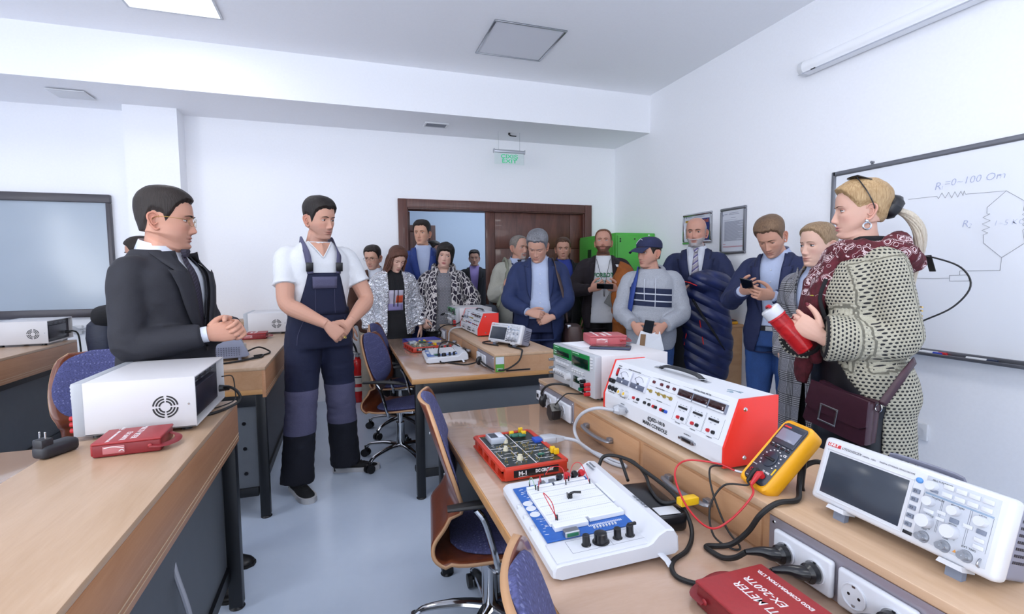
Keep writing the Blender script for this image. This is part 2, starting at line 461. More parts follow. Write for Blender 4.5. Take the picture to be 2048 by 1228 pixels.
# ------------------------------------------------------------------ right wall
m_alu = M('aluminium frame', '#9a9ca3', 0.35, 0.85)
t = thing('whiteboard', 'large white marker board with hand drawn circuit diagram in grey frame', 'whiteboard', (RX1, 1.4, .868))
Y0, Y1, HB = .35-1.4, 2.585-1.4, 1.135
q = MB(); q.box(-.018, -.004, Y0, Y1, 0, HB); q.build('board', M('whiteboard enamel', (0.80, 0.82, 0.87, 1), .16), t)
q = MB()
for (a0, a1, b0, b1) in ((Y0, Y1, -.012, .02), (Y0, Y1, HB-.02, HB+.012), (Y0-.01, Y0+.022, -.012, HB+.012), (Y1-.022, Y1+.01, -.012, HB+.012)): q.box(-.026, 0, a0, a1, b0, b1, .006)
q.build('frame', m_alu, t)
q = MB(); q.box(-.085, -.02, Y0+.15, Y1-.35, -.012, -.006, .002); q.box(-.088, -.082, Y0+.15, Y1-.35, -.012, .006, .002); q.build('pen_tray', m_alu, t)
q = MB(); q.cyl((-.02, 2.326-1.4, HB+.028), (0, 2.326-1.4, HB+.028), .008); q.cbox((-.01, 2.326-1.4, HB+.018), (.006, .012, .02)); q.build('hanging_lug', m_alu, t)
ink = MB(); bx = -.0192
def stroke(P, r=.0015): ink.tube([(bx, y-1.4, z-.868) for y, z in P], r, 5, 1, flat=0.5)
stroke([(2.094, 1.765), (1.943, 1.762), (1.934, 1.747), (1.918, 1.777), (1.901, 1.746), (1.885, 1.775), (1.869, 1.742), (1.855, 1.774), (1.84, 1.742), (1.827, 1.773), (1.816, 1.747), (1.811, 1.772), (1.805, 1.753), (1.628, 1.744), (1.705, 1.67), (1.704, 1.638), (1.691, 1.635), (1.721, 1.619), (1.688, 1.6), (1.722, 1.585), (1.688, 1.565), (1.722, 1.552), (1.695, 1.537), (1.714, 1.528), (1.712, 1.485), (1.631, 1.406), (1.634, 1.34), (1.811, 1.338), (1.81, 1.316)])
stroke([(1.628, 1.744), (1.553, 1.683), (1.555, 1.636), (1.544, 1.628), (1.559, 1.617), (1.542, 1.605), (1.557, 1.592), (1.541, 1.578), (1.556, 1.567), (1.54, 1.552), (1.553, 1.539), (1.543, 1.475), (1.631, 1.406)])
stroke([(1.859, 1.314), (1.769, 1.317), (1.766, 1.284), (1.858, 1.282), (1.859, 1.314)])
stroke([(1.949, 1.294), (1.858, 1.298)]); stroke([(2.35, 1.30), (1.949, 1.294)])
ink.build('circuit_drawing', M('black marker ink', '#85868e', .6), t)
R_ = (0, -1, 0); U_ = (0, 0, 1)
def wtxt(s_, y, z, size): put_text(q, s_, size, face_m((bx-.001, y-1.4, z-.868), R_, U_), extrude=.0003, shear=.2, bold=-.0012)
m_hw = M('pale blue marker ink', '#bcc5e8', .6)
for grp in ((('R', 1.96, 1.815, .062), ('1', 1.928, 1.803, .034), ('=0~100 Om', 1.912, 1.826, .055)), (('R', 1.816, 1.592, .055), ('2', 1.785, 1.580, .034)), (('1~5 KOm', 1.676, 1.583, .040),)):
    q = MB(); [wtxt(*g_) for g_ in grp]; q.build('handwriting', m_hw, t, 0)
def marker(y, z, c, lab, l=.125):
    t = thing('marker_pen', lab, 'marker pen', (RX1-.055, y, .868-.006+.009))
    q = MB(); q.tube([(0, l/2, 0), (0, -l*.18, 0)], .0085, 12); q.build('barrel', m_pvc, t)
    q = MB(); q.tube([(0, -l*.18, 0), (0, -l/2, 0)], .0090, 12); q.build('cap', M('marker cap '+c, c, .4), t)
marker(1.92, 0, '#2a47b8', 'white marker pen with blue cap on the board tray')
t = thing('marker_pen', 'white marker pen with red cap behind the blue capped one', 'marker pen', (RX1-.034, 1.905, .871))
q = MB(); q.tube([(0, .062, 0), (0, -.022, 0)], .0085, 12); q.build('barrel', m_pvc, t); q = MB(); q.tube([(0, -.022, 0), (0, -.062, 0)], .009, 12); q.build('cap', M('marker cap red', '#d8252c', .4), t)
marker(1.67, 0, '#23314f', 'white marker pen with dark cap below the drawn circuit on the board tray', .135)

# projector screen case
t = thing('projector_screen', 'rolled up projector screen in a long white case high on the wall', 'projector screen', (RX1-.052, 0, 2.79))
q = MB(); prof = [(.045*math.cos(a), .045*math.sin(a)) for a in (math.radians(x) for x in range(-60, 241, 20))]+[(-.04, -.045), (.04, -.045)]
q.rings([[(x, y, z) for x, z in prof] for y in (2.80, .3)]); q.build('case', M('screen case', (.92, .93, .96, 1), .35), t)
q = MB(); q.rings([[(x*1.06, y, z*1.06) for x, z in prof] for y in (2.835, 2.80)]); q.build('end_cap', m_pvc, t)
q = MB(); q.box(-.05, -.044, .3, 2.79, -.054, -.048); q.build('bottom_slat', M('slat grey', '#d2d6e2', .4, .3), t)
q = MB(); q.cbox((-.012, 2.838, .005), (.014, .008, .014)); q.cbox((-.047, 2.70, -.05), (.01, .035, .007)); q.build('socket_hole', m_black, t)

# framed posters
def poster(y0, y1, z0, z1, lab, which):
    t = thing('framed_poster', lab, 'poster', (RX1, (y0+y1)/2, z0))
    h = z1-z0; a = (y1-y0)/2; q = MB(); f = .026
    for (p0, p1, r0, r1) in ((-a, a, 0, f), (-a, a, h-f, h), (-a, -a+f, f, h-f), (a-f, a, f, h-f)): q.box(-.022, 0, p0, p1, r0, r1, .008)
    q.build('snap_frame', m_alu if which else m_chrome, t)
    q = MB(); q.box(-.012, -.006, -a+.01, a-.01, .01, h-.01); q.build('sheet', M('poster paper', '#dfe3ee', .25), t)
    def flat(lst, name, m):
        q = MB()
        for (u0, u1, v0, v1) in lst: q.box(-.0135, -.0115, a-2*a*u1, a-2*a*u0, h*v0, h*v1)
        q.build(name, m, t)
    gr = M('poster grey print', '#9aa0b2', .5); bl = M('poster navy print', '#1d2f7c', .4); rd = M('poster red print', '#b9485a', .5)
    if which == 0:
        flat([(.10, .14, .86, .91), (.17, .32, .88, .90), (.42, .72, .905, .92), (.40, .75, .86, .875)], 'heading', gr)
        flat([(.09, .62, .72, .79)], 'yellow_band', M('poster yellow', '#c79a1c', .4))
        flat([(.62, .93, .10, .80)], 'blue_panel', bl)
        q = MB()
        for k in range(4): q.box(-.0145, -.0120, a-2*a*(.73+.052*k), a-2*a*(.70+.052*k), h*.66, h*(.75+.02*(k % 2)))
        q.build('picture', M('poster orange', '#c8653d', .5), t)
        flat([(.04, .96, .955, .975)], 'green_edge', M('poster green', '#2f8c46', .4))
    else:
        L = [(.09, .13, .83, .87), (.15, .28, .855, .868), (.36, .70, .875, .885), (.33, .74, .845, .855), (.42, .6, .775, .785), (.12, .66, .735, .74)]
        random.seed(3)
        for k in range(34): L.append((.17, .93-.3*random.random()*(k % 4 == 3), .70-k*.0125, .7065-k*.0125))
        flat(L, 'text_lines', gr)
        flat([(.12, .22, .21, .217), (.12, .93, .165, .172), (.12, .9, .15, .156)], 'red_text_lines', rd)
poster(3.78, 4.19, 1.605, 1.897, 'silver framed poster with blue and yellow print behind the bald man', 0)
poster(3.37, 3.67, 1.49, 1.895, 'silver framed notice sheet of grey text lines on the wall', 1)
# wall outlet low on the right wall
t = thing('wall_outlet', 'small white socket box low on the wall behind the blonde woman', 'outlet', (RX1, 1.97, .34))
q = MB(); q.box(-.02, 0, -.04, .04, 0, .10, .006); q.build('box', m_pvc, t)
q = MB(); q.lathe([(.022, 0), (.026, .003), (.020, .003), (.018, -.004)], 20, face_m((-.0205, 0, .05), (0, -1, 0), (0, 0, 1))); q.build('socket', m_pvc, t)

# ------------------------------------------------------------------ dark framed display on the back wall
t = thing('display_board', 'large display board with grey frame and glossy pale surface on the wall', 'display board', (-2.85, RY1, .975))
q = MB(); a = .84; h = 1.11
for (p0, p1, r0, r1) in ((-a, a, 0, .075), (-a, a, h-.075, h), (-a, -a+.05, .075, h-.075), (a-.035, a, .075, h-.075)): q.box(p0, p1, -.05, 0, r0, r1, .006)
q.build('frame', M('display frame', '#4c4950', .35, .2), t)
g = NT('display glass'); f = g.noise(g.coord(), 1.2, 2)
g.set(Base_Color=g.ramp(f, [(.3, (.34, .40, .47, 1)), (.7, (.40, .46, .53, 1))]), Roughness=.14, Specular_IOR_Level=.4); pass
q = MB(); q.box(-a+.045, a-.03, -.03, -.01, .07, h-.07); q.build('screen', g.m, t)
# loose wires and sockets on the wall under the display
t = thing('wall_socket_strip', 'row of small white sockets with tangled wires on the wall below the display', 'sockets', (-2.23, RY1, .86))
q = MB()
for k in range(3): q.box(-.13+k*.09, -.06+k*.09, -.03, 0, -.04, .04, .008)
q.build('socket_row', m_pvc, t)
q = MB()
for k in range(4): q.tube([(-.3+.05*k, -.06, .03*k-.05), (-.15, -.08, .05-.02*k), (0.02*k, -.06, -.02+.02*k), (.14, -.03, .01)], .004, 6, 5)
q.build('wires', M('pale wire', '#c4c8d0', .5), t)

# low wooden cabinet by the back wall, green locker, side cabinet on the right
m_beech = wood('beech laminate', '#b98b60', '#c99f74', (2.2, 2.2, 9), 0.38, 0.05)
m_beech_d = wood('beech side panel', '#96663f', '#ac7c52', (9, 1.0, 14), 0.42, 0.0)
t = thing('storage_cabinet', 'low beech cabinet against the back wall behind the clasped hands of the suited man', 'cabinet', (-1.05, 5.33, 0))
q = MB(); q.box(-.335, .33, -.17, .2, 0, .84, .003); q.build('carcass', m_beech, t)
q = MB(); q.box(-.345, .34, -.2, .21, .84, .91, .004); q.build('top_board', m_beech, t)
for s_ in (-1, 1):
    q = MB(); q.cbox((s_*.165, -.18, .43), (.315, .018, .76), .003); d_ = q.build('door', m_beech_d, t)
    q = MB(); q.tube([(-s_*-.03, -.19, .6), (-s_*-.03, -.215, .61), (-s_*-.03, -.215, .71), (-s_*-.03, -.19, .72)], .005, 8); q.build('handle', m_steel, d_)
m_green = M('green enamel', '#5ac84c', 0.35, 0, 0.02, 30)
m_dgreen = M('green recess', '#1e4d22', 0.5)
t = thing('locker', 'tall bright green metal locker in the corner by the door', 'locker', (2.98, 5.10, 0))
q = MB(); q.box(-.25, .232, -.43, .43, .06, 1.755, .008); q.box(-.24, .225, -.42, .42, 0, .06); q.build('body', m_green, t)
q = MB(); q.box(-.235, .22, -.442, -.43, .09, 1.725, .005); dr = q.build('door', m_green, t)
q = MB()
for x in (-.205, -.03, .145, .19): q.cyl((x, -.445, 1.69), (x, -.43, 1.69), .009, n=12)
for x in (-.205, .19): q.cyl((x, -.445, 1.665), (x, -.43, 1.665), .009, n=12)
q.build('rivets', m_black, dr)
q = MB(); q.box(-.262, -.25, -.40, .41, .09, 1.725, .004); sd = q.build('side_door', m_green, t)
q = MB(); q.box(-.266, -.258, .10, .19, 1.44, 1.60, .004); q.build('handle_recess', m_dgreen, sd)
t = thing('side_cabinet', 'beech cabinet below the framed notice carrying two yellow meters', 'cabinet', (3.107, 3.705, 0))
q = MB(); q.box(-.10, .108, -.32, .32, 0, .865, .003); q.build('carcass', m_beech, t)
q = MB(); q.box(-.112, .11, -.33, .33, .865, .888, .003); q.build('top_board', m_beech, t)
for s_ in (-1, 1):
    q = MB(); q.cbox((-.106, s_*.161, .435), (.014, .315, .82), .003); d_ = q.build('door', m_beech, t)
    q = MB(); q.tube([(-.112, s_*.03, .55), (-.134, s_*.03, .56), (-.134, s_*.03, .66), (-.112, s_*.03, .67)], .005, 8); q.build('handle', m_steel, d_)
# ------------------------------------------------------------------ lab benches
m_top = wood('bench top under clear cover', '#c2a189', '#cdae98', (2.0, 9, 2.0), 0.22, 0.7, 1.5)
m_edge = wood('bench edge', '#c08a52', '#cf9d66', (2.0, 9, 9), 0.4)
m_riser = wood('riser beech', '#c3a180', '#d1b092', (7, 0.9, 7), 0.36, 0.08, 1.8)
m_riser_shade = wood('riser back board', '#ba845c', '#cc9770', (8, 0.8, 12), 0.42, 0.0, 1.5)  # same beech as the riser top, shade of the back face put into its colour
m_groove = M('groove light edge', '#dcc3a4', 0.5)
m_frame = M('black steel frame', '#0d1118', 0.42, 0.1)
m_panel = M('grey modesty panel', '#5d6269', 0.5, 0, 0.03, 20)
m_plate = M('outlet plate metal', '#b5b0ba', 0.35, 0.6)
m_white = M('white plastic', '#dde0e8', 0.3)
m_blk = M('black glossy plastic', '#14151b', 0.28)
m_draw = wood('drawer front beech', '#b78962', '#c49873', (9, 0.9, 9), 0.4, 0.05, 1.6)
m_sat = M('satin handle', '#a9abb3', 0.38, 0.9)

def socket_plate(y0, y1, z0, z1, parent, x=-.004, ns=2):
    q = MB(); q.box(x-.014, x, y0, y1, z0, z1, .007, 3); o = q.build('socket_plate', m_white, parent)
    for k in range(ns):
        X = frame_m((x-.0142, y1-(k+.5)*(y1-y0)/ns, (z0+z1)/2), (0, -1, 0), (0, 0, 1), (-1, 0, 0))
        q = MB(); q.lathe([(.0232, -.001), (.0232, .0030), (.0212, .0034), (.0200, .0006), (.0005, .0004)], 28, X, caps=False); q.build('socket', m_white, parent)
        q = MB()
        for s_ in (-1, 1): q.cyl((s_*.0095, 0, .0003), (s_*.0095, 0, .0009), .0028, n=10, X=X)
        q.build('socket_hole', m_blk, parent)
        q = MB()
        for s_ in (-1, 1): q.box(-.0028, .0028, s_*.0175-.0016, s_*.0175+.0016, .0004, .0022, 0, 1, X)
        q.build('earth_clip', m_steel, parent)
def bench(label, xu, y0, y1, riser_w, drawers, plates, handle_mode='bow', u0=0.0):
    """user edge at x = xu, bench runs from y0 to y1, riser on the +x side"""
    ym = (y0+y1)/2; t = thing('lab_bench', label, 'lab bench', (xu, ym, 0))
    a = (y1-y0)/2; r0 = .92-riser_w
    q = MB(); q.box(u0, .915, -a, a, .70, .7285, .003); q.build('tabletop', m_edge, t)
    q = MB(); q.box(u0+.004, r0, -a+.004, a-.004, .7285, .7305, .001); q.build('clear_table_cover', m_top, t)
    q = MB(); q.box(r0, .902, -a, a, .7285, .832); q.build('riser_body', m_draw, t)
    q = MB(); q.box(r0-.006, .92, -a-.002, a+.002, .832, .85, .003); q.build('riser_top', m_riser, t)
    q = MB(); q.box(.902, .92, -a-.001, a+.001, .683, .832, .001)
    o = q.build('back_board', m_riser_shade, t)
    q = MB(); q.box(.9195, .9212, -a, a, .7135, .716); q.box(.9195, .9212, -a, a, .700, .7018); q.build('groove', m_groove, o)
    q = MB()
    for e in (-1, 1): q.box(.58, .74, e*(a+.0005)-.0008, e*(a+.0005)+.0008, .737, .747)
    q.build('cable_slot', m_black, t)
    # steel frame
    q = MB(); q.box(u0+.03, .89, -a+.005, -a+.05, .635, .70, .002); q.box(u0+.03, .89, a-.05, a-.005, .635, .70, .002); q.box(.83, .88, -a+.05, a-.05, .635, .70); q.box(u0+.05, u0+.09, -a+.05, a-.05, .655, .70)
    q.box(u0+.06, .86, -a+.01, -a+.045, .13, .18, .002); q.box(u0+.06, .86, a-.045, a-.01, .13, .18, .002); q.box(.84, .875, -a+.05, a-.05, .13, .18)
    q.build('frame_rails', m_frame, t)
    for (x, y) in ((u0+.02, -a+.003), (u0+.02, a-.053), (.865, -a+.003), (.865, a-.053)):
        q = MB(); q.box(x, x+.05, y, y+.05, .012, .70, .003); q.lathe([(.028, 0), (.03, .004), (.022, .014)], 16, Matrix.Translation((x+.025, y+.025, 0))); q.build('leg', m_frame, t)
    for e in (-1, 1):
        q = MB(); q.box(u0+.07, .865, e*(a-.03)-.008, e*(a-.03)+.008, .18, .635); q.build('end_panel', m_panel, t)
        q = MB()
        for z in (.26, .40, .54): q.cyl((.80, e*(a-.03)-.011, z), (.80, e*(a-.03)+.011, z), .010, n=12)
        q.build('bolt', m_blk, t)
    q = MB(); q.box(.85, .862, -a+.05, a-.05, .18, .635); q.build('modesty_panel', m_panel, t)
    for (d0, d1, h0, h1) in drawers:
        q = MB(); q.box(r0-.006, r0+.004, d0-ym, d1-ym, .738, .824, .003)
        dr = q.build('drawer', m_draw, t)
        q = MB(); hx = r0-.006
        if handle_mode == 'bow':
            q.tube([(hx, h0-ym, .775), (hx-.022, h0-ym+.006, .774), (hx-.030, (h0+h1)/2-ym, .771), (hx-.022, h1-ym-.006, .774), (hx, h1-ym, .775)], [.008, .0085, .009, .0085, .008], 10, 5, flat=.55)
            for yy in (h0-ym, h1-ym): q.cbox((hx-.008, yy, .775), (.018, .020, .019), .002)
        else:
            for yy in (h0-ym, h1-ym): q.cbox((hx-.014, yy, .782), (.028, .02, .02), .003)
            q.cbox((hx-.028, (h0+h1)/2-ym, .782), (.008, abs(h1-h0), .016), .002)
        q.build('handle', m_sat, dr)
    for (p0, p1, pl) in plates:
        q = MB(); q.box(r0-.003, r0+.002, p0-ym, p1-ym, .733, .829, .001); op = q.build('outlet_plate', m_plate, t)
        q = MB()
        for yy in (p0-ym+.012, p1-ym-.012):
            for zz in (.744, .818): q.lathe([(.004, 0), (.003, .0018)], 10, frame_m((r0-.003, yy, zz), (0, -1, 0), (0, 0, 1), (-1, 0, 0)))
        q.build('screw', m_chrome, op)
        for (s0, s1, ns) in pl: socket_plate(s0-ym, s1-ym, .738, .812, op, r0-.003, ns)
    return t
bR1 = bench('lab bench carrying the yellow multimeter, large oscilloscope and row of power sockets', .35, .06, 2.165, .41,
            [(1.315, 1.775, 1.655, 1.48), (.832, 1.293, 1.15, .992)], [(1.79, 2.16, [(1.80, 1.935, 1), (1.945, 2.075, 1)]), (.09, .812, [(.655, .79, 2), (.508, .645, 2), (.36, .495, 2)])])
bR2 = bench('lab bench with a blue book on it and a green sticker on its end',   .35, 2.905, 4.77, .41,
            [(3.82, 4.43, 4.02, 4.0), (3.34, 3.80, 3.53, 3.51)], [(2.93, 3.325, [(3.09, 3.22, 1), (3.22, 3.31, 1)]), (4.45, 4.75, [(4.5, 4.64, 1)])], 'stub')
bL1 = bench('lab bench with white instrument, red case and black plug adapter on its riser', -1.35, .25, 2.225, .385, [], [])
bL2 = bench('lab bench carrying the grey oscilloscope between the suited man and the overalls man', -1.35, 2.97, 4.98, .385, [], [], u0=.30)
bLL = bench('lab bench below the dark framed display board on the wall', -2.95, 2.75, 4.80, .385, [], [])
def child_box(parent, name, m, x0, x1, y0, y1, z0, z1, bev=.001):
    q = MB(); l = parent.location; q.box(x0-l.x, x1-l.x, y0-l.y, y1-l.y, z0, z1, bev); return q.build(name, m, parent)
# green and white sticker on the end of the far right bench, network socket on the near one
st = child_box(bR2, 'sticker', M('sticker green', '#5aa63c', .5), .861, .917, 2.9015, 2.9045, .738, .832, .0005)
q = MB(); q.box(.862, .916, 2.9008, 2.9016, .787, .831); q.box(.870, .905, 2.9004, 2.9012, .750, .754); q.box(.868, .908, 2.9004, 2.9012, .758, .761)
q.v = [(x-bR2.location.x, y-bR2.location.y, z) for x, y, z in q.v]; q.build('sticker_print', M('sticker pale', '#d5dbe6', .5), st)
ns = child_box(bR1, 'network_socket', m_white, .826, .842, 2.085, 2.125, .765, .807, .003)
q = MB(); q.box(.8245, .827, 2.095, 2.115, .778, .795); q.v = [(x-bR1.location.x, y-bR1.location.y, z) for x, y, z in q.v]; q.build('port', m_blk, ns)

# ------------------------------------------------------------------ chairs
def chair_fabric():
    t = NT('blue chair fabric'); co = t.coord((52, 52, 52), out='Object')
    x, y, z = t.sep(co)
    v = t.n('TexVoronoi', i_Vector=t.coord((1, 1, 1)), i_Scale=62.0, i_Randomness=0.25)
    d = t.math('LESS_THAN', v.outputs['Distance'], 0.22)
    f = t.noise(t.coord(), 160, 2)
    base = t.ramp(f, [(.35, lin('#42456f')), (.65, lin('#585c90'))])
    t.set(Base_Color=t.mix(t.math('MULTIPLY', d, .5), base, lin('#8f93c0')), Roughness=.9); t.bump(f, .5, .002)
    return t.m
m_fab = chair_fabric()
m_ply = wood('plywood veneer', '#6b3420', '#8a4a30', (4, 6, 1.0), 0.3, 0.3, 2.0)
m_plyedge = M('plywood edge', '#c79a72', 0.5)
def make_chair(label):
    t = thing('office_chair', label, 'chair', (0, 0, 0))
    pr = spline([(-.245, .985, .135), (-.225, .935, .19), (-.185, .80, .218), (-.150, .68, .212), (-.140, .62, .19), (-.165, .555, .18), (-.205, .495, .19), (-.195, .445, .205), (-.125, .415, .215), (0, .42, .222), (.12, .435, .22), (.215, .44, .20), (.25, .422, .16)], 4)
    rows = []
    for (x, z, w) in pr:
        row = []
        for j in range(17):
            u = -1+2*j/16; k = u*u
            dx = .030*k if z > .6 else 0; dz = .018*k if z < .47 and x > -.15 else 0
            row.append((x+dx, u*w, z+dz))
        rows.append(row)
    q = MB(); q.grid(rows)
    o = q.build('shell', [m_ply, m_plyedge], t, 60); md = o.modifiers.new('thickness', 'SOLIDIFY'); md.thickness = .013; md.offset = 0; md.material_offset_rim = 1
    def pad(i0, i1, off, thick, wk):
        rs = []
        sub = pr[i0:i1]; n = len(sub)
        for i, (x, z, w) in enumerate(sub):
            p = sub[min(i+1, n-1)]-sub[max(i-1, 0)]; nx, nz = p[1], -p[0]; L = math.hypot(nx, nz); nx, nz = -nx/L, -nz/L
            if nx*1+nz*.6 < 0: nx, nz = -nx, -nz
            e = math.sin(PI*(i+.6)/(n+.2))**.45; ring = []
            for j in range(20):
                a = 2*PI*j/20; u = math.cos(a); v = math.sin(a)
                u = math.copysign(abs(u)**.7, u); k = u*u*wk*wk*e*e
                dx = .030*k if z > .6 else 0; dz = .018*k if z < .47 and x > -.15 else 0
                d = off+thick*(v*e)
                ring.append((x+dx+nx*d, u*w*wk*e, z+dz+nz*d))
            rs.append(ring)
        return rs
    q = MB(); q.rings(pad(0, 17, .012, .016, .93)); q.build('back_cushion', m_fab, t, 60)
    q = MB(); q.rings(pad(31, 49, .014, .024, .93)); q.build('seat_cushion', m_fab, t, 60)
    q = MB()
    for (y, z) in ((.07, .86), (-.07, .86), (.07, .70), (-.07, .70)):
        x = np.interp(z, [.62, .68, .80, .935], [-.14, -.15, -.185, -.225]); q.lathe([(.006, 0), (.004, .003)], 10, frame_m((x-.006, y, z), (0, 1, 0), (0, 0, 1), (-1, 0, 0)))
    q.build('rivets', m_steel, t)
    q = MB(); q.cyl((0, 0, .11), (0, 0, .30), .030, n=20); q.cyl((0, 0, .28), (0, 0, .40), .018, n=16); q.box(-.10, .12, -.07, .07, .385, .408, .006); q.build('gas_lift', m_chrome, t)
    q = MB(); q.tube([(.05, .06, .39), (.05, .20, .385), (.06, .23, .38)], .006, 8, 3); q.build('lever', m_black, t)
    for s_ in (-1, 1):
        q = MB(); q.tube([(-.02, s_*.18, .40), (.0, s_*.25, .43), (-.04, s_*.262, .60), (-.07, s_*.262, .655)], .011, 10, 4); ar = q.build('arm_support', m_chrome, t)
        q = MB(); q.tube([(-.16, s_*.262, .665), (-.05, s_*.262, .672), (.06, s_*.258, .668), (.13, s_*.25, .655)], [.018, .024, .024, .018], 10, 4, flat=.5); q.build('armrest', m_black, ar)
    for k in range(5):
        a = 2*PI*k/5+.45; c, s_ = math.cos(a), math.sin(a)
        q = MB(); q.tube([(c*.02, s_*.02, .12), (c*.12, s_*.12, .125), (c*.24, s_*.24, .105), (c*.285, s_*.285, .075)], [.026, .022, .017, .015], 10, 5, flat=.7); lg = q.build('leg', m_chrome, t)
        q = MB()
        for e in (-1, 1):
            cx, cy = c*.29-s_*e*.016, s_*.29+c*e*.016
            q.cyl((cx+s_*.009, cy-c*.009, .03), (cx-s_*.009, cy+c*.009, .03), .03, n=20)
        q.tube([(c*.285, s_*.285, .085), (c*.285, s_*.285, .04)], [.014, .010], 10); q.build('caster', m_black, lg)
    return t

ch = make_chair('blue padded plywood chair pushed under the bench beside the red trainer board')
ch['group'] = 'blue swivel chairs'; ch.scale = (1, 1, .935); ch.location = (.478, 1.72, 0); ch.rotation_euler.z = R(-9)
dup(ch, (.435, .575, 0), R(-14), 'blue padded plywood chair beside the white prototyping board, only its back top showing')
dup(ch, (.345, 3.60, 0), R(-24), 'blue padded chair with armrest at the bench corner beside the overalls man')
dup(ch, (.42, 4.30, 0), R(-18), 'blue padded chair behind another chair, in front of the silver jacket')
_c = dup(ch, (-1.21, 3.06, 0), R(-72), 'blue padded chair behind the grey suited man and the white instrument'); _c.scale = (1, 1, .96)
for a_ in [c for c in _c.children if c.name.startswith('arm_support')]:
    for b_ in list(a_.children)+[a_]: bpy.data.objects.remove(b_)

# ------------------------------------------------------------------ white bench instruments
m_case = M('instrument case', '#dfdde0', 0.38)
m_case2 = M('instrument case front', '#b9bdc4', 0.38)
m_rear = M('instrument rear', '#17182a', 0.4)
m_lcdg = M('green display frame', '#0f7a3a', 0.25)
m_lcdd = M('dark green display', '#08261c', 0.15)
m_red = M('red plastic', '#c8202a', 0.35)
m_grn = M('green plastic', '#0d6a4a', 0.35)
m_knob = M('pale knob', '#d9dbe0', 0.35)
m_print = M('grey print', '#7e838c', 0.6)
m_dark = M('dark print', '#2a2d34', 0.5)
m_brass = M('brass', '#cbb56f', 0.3, 0.9)
def instrument(label, loc, rz=0.0):
    """front faces -x, width along y, fan grille on the -y side, dark rear at +x"""
    t = thing('bench_instrument', label, 'instrument', loc, rz, 'white universal instruments')
    D, Wd, Hh = .33, .40, .165; a = Wd/2; z0 = .014
    q = MB(); q.box(.03, D, -a, a, z0, z0+.006, .002); q.box(.03, D, -a, a, Hh+z0-.006, Hh+z0, .003); q.box(.03, D, -a, -a+.005, z0, Hh+z0, .002); q.box(.03, D, a-.005, a, z0, Hh+z0, .002)
    q.build('case', m_case, t)
    q = MB(); q.box(0, .032, -a-.001, a+.001, z0-.001, Hh+z0+.001, .005); q.build('front_bezel', m_case2, t)
    q = MB(); q.box(.04, D-.025, -a+.006, a-.006, z0+.008, Hh+z0-.008); rr = q.build('rear_panel', m_rear, t)
    q = MB(); q.box(D-.027, D-.004, -a+.03, a-.10, z0+.03, Hh+z0-.04, .004); q.build('heat_sink', m_rear, t)
    q = MB()
    for k in range(5): q.box(D-.026, D-.0245, -a+.03+k*.07, -a+.075+k*.07, Hh+z0-.028, Hh+z0-.022); q.box(D-.026, D-.0245, -a+.03+k*.07, -a+.065+k*.07, Hh+z0-.038, Hh+z0-.034)
    q.build('rear_print', m_print, rr)
    q = MB()
    for s_ in (-1, 1):
        for x in (.05, D-.04): q.cyl((x, s_*(a-.04), 0), (x, s_*(a-.04), z0+.004), .016, .014, 14)
    q.build('feet', m_black, t)
    # round fan grille: slots
    q = MB(); cx, cz = D-.085, Hh*.50+z0-.01
    for rr_ in (.017, .0255, .034):
        for s_ in range(4):
            pts = [(cx+rr_*math.cos(u), cz+rr_*math.sin(u)) for u in [math.radians(90*s_+7+k*76/10) for k in range(11)]]
            q.rings([[(x+(x-cx)/rr_*d, -a-.0008, z+(z-cz)/rr_*d) for d in (-.0024, .0024)]+[(x+(x-cx)/rr_*d, -a+.002, z+(z-cz)/rr_*d) for d in (.0024, -.0024)] for x, z in pts])
    q.build('fan_grille', m_black, t)
    q = MB(); q.lathe([(.004, 0), (.003, .0016)], 10, frame_m((D-.02, -a, Hh*.55), (1, 0, 0), (0, 0, 1), (0, -1, 0))); q.build('screw', m_chrome, t)
    # front: two green displays, keys, knobs, terminals   (u from 0 left to 1 right seen from the front)
    def fy(u): return a-u*Wd
    def pl(lst, name, m, d=.003, bev=.0008, par=t):
        q = MB()
        for (u0, u1, v0, v1) in lst: q.box(-d, .002, fy(u1), fy(u0), z0+Hh*v0, z0+Hh*v1, bev)
        return q.build(name, m, par)
    d1 = pl([(.02, .49, .69, .975), (.505, .90, .62, .975)], 'display', m_lcdg)
    pl([(.08, .44, .74, .86), (.53, .88, .64, .87)], 'display_window', m_lcdd, .0042, .0003, d1)
    pl([(.05, .18, .93, .945), (.53, .68, .935, .95), (.05, .12, .82, .84), (.05, .12, .76, .78)], 'display_print', M('pale green print', '#a8d9b8', .5), .0045, .0002, d1)
    pl([(.02, .92, .60, .608), (.02, .49, .40, .407), (.50, .507, .03, .60), (.10, .38, .64, .665), (.10, .36, .43, .455), (.06, .40, .16, .185), (.52, .80, .43, .438), (.7, .9, .37, .376)], 'print_lines', m_print, .0008, .0002)
    pl([(.10+.07*k, .145+.07*k, .53, .575) for k in range(5)]+[(.52+.055*k, .555+.055*k, .5, .54) for k in range(5)]+[(.52+.055*k, .555+.055*k, .45, .485) for k in range(5)]+[(.93, .965, .70+.07*k, .735+.07*k) for k in range(4)], 'keys', m_knob, .006)
    pl([(.55, .72, .20, .36)], 'green_meter', m_lcdd, .004)
    q = MB()
    def kn(u, v, r, l, m=None): q.cyl((-l, fy(u), z0+Hh*v), (.001, fy(u), z0+Hh*v), r*.88, r, 16)
    for k in range(5): kn(.09+.065*k, .30, .0075, .014)
    kn(.43, .27, .0165, .018); kn(.72, .345, .007, .015); kn(.77, .30, .007, .015)
    q.build('knobs', m_knob, t)
    q = MB()
    for v in (.56, .33, .20): kn(.03, v, .007, .026); kn(.03, v, .009, .006)
    q.build('signal_connectors', m_chrome, t)
    q = MB()
    for v in (.30, .19, .07): kn(.90, v, .0085, .022)
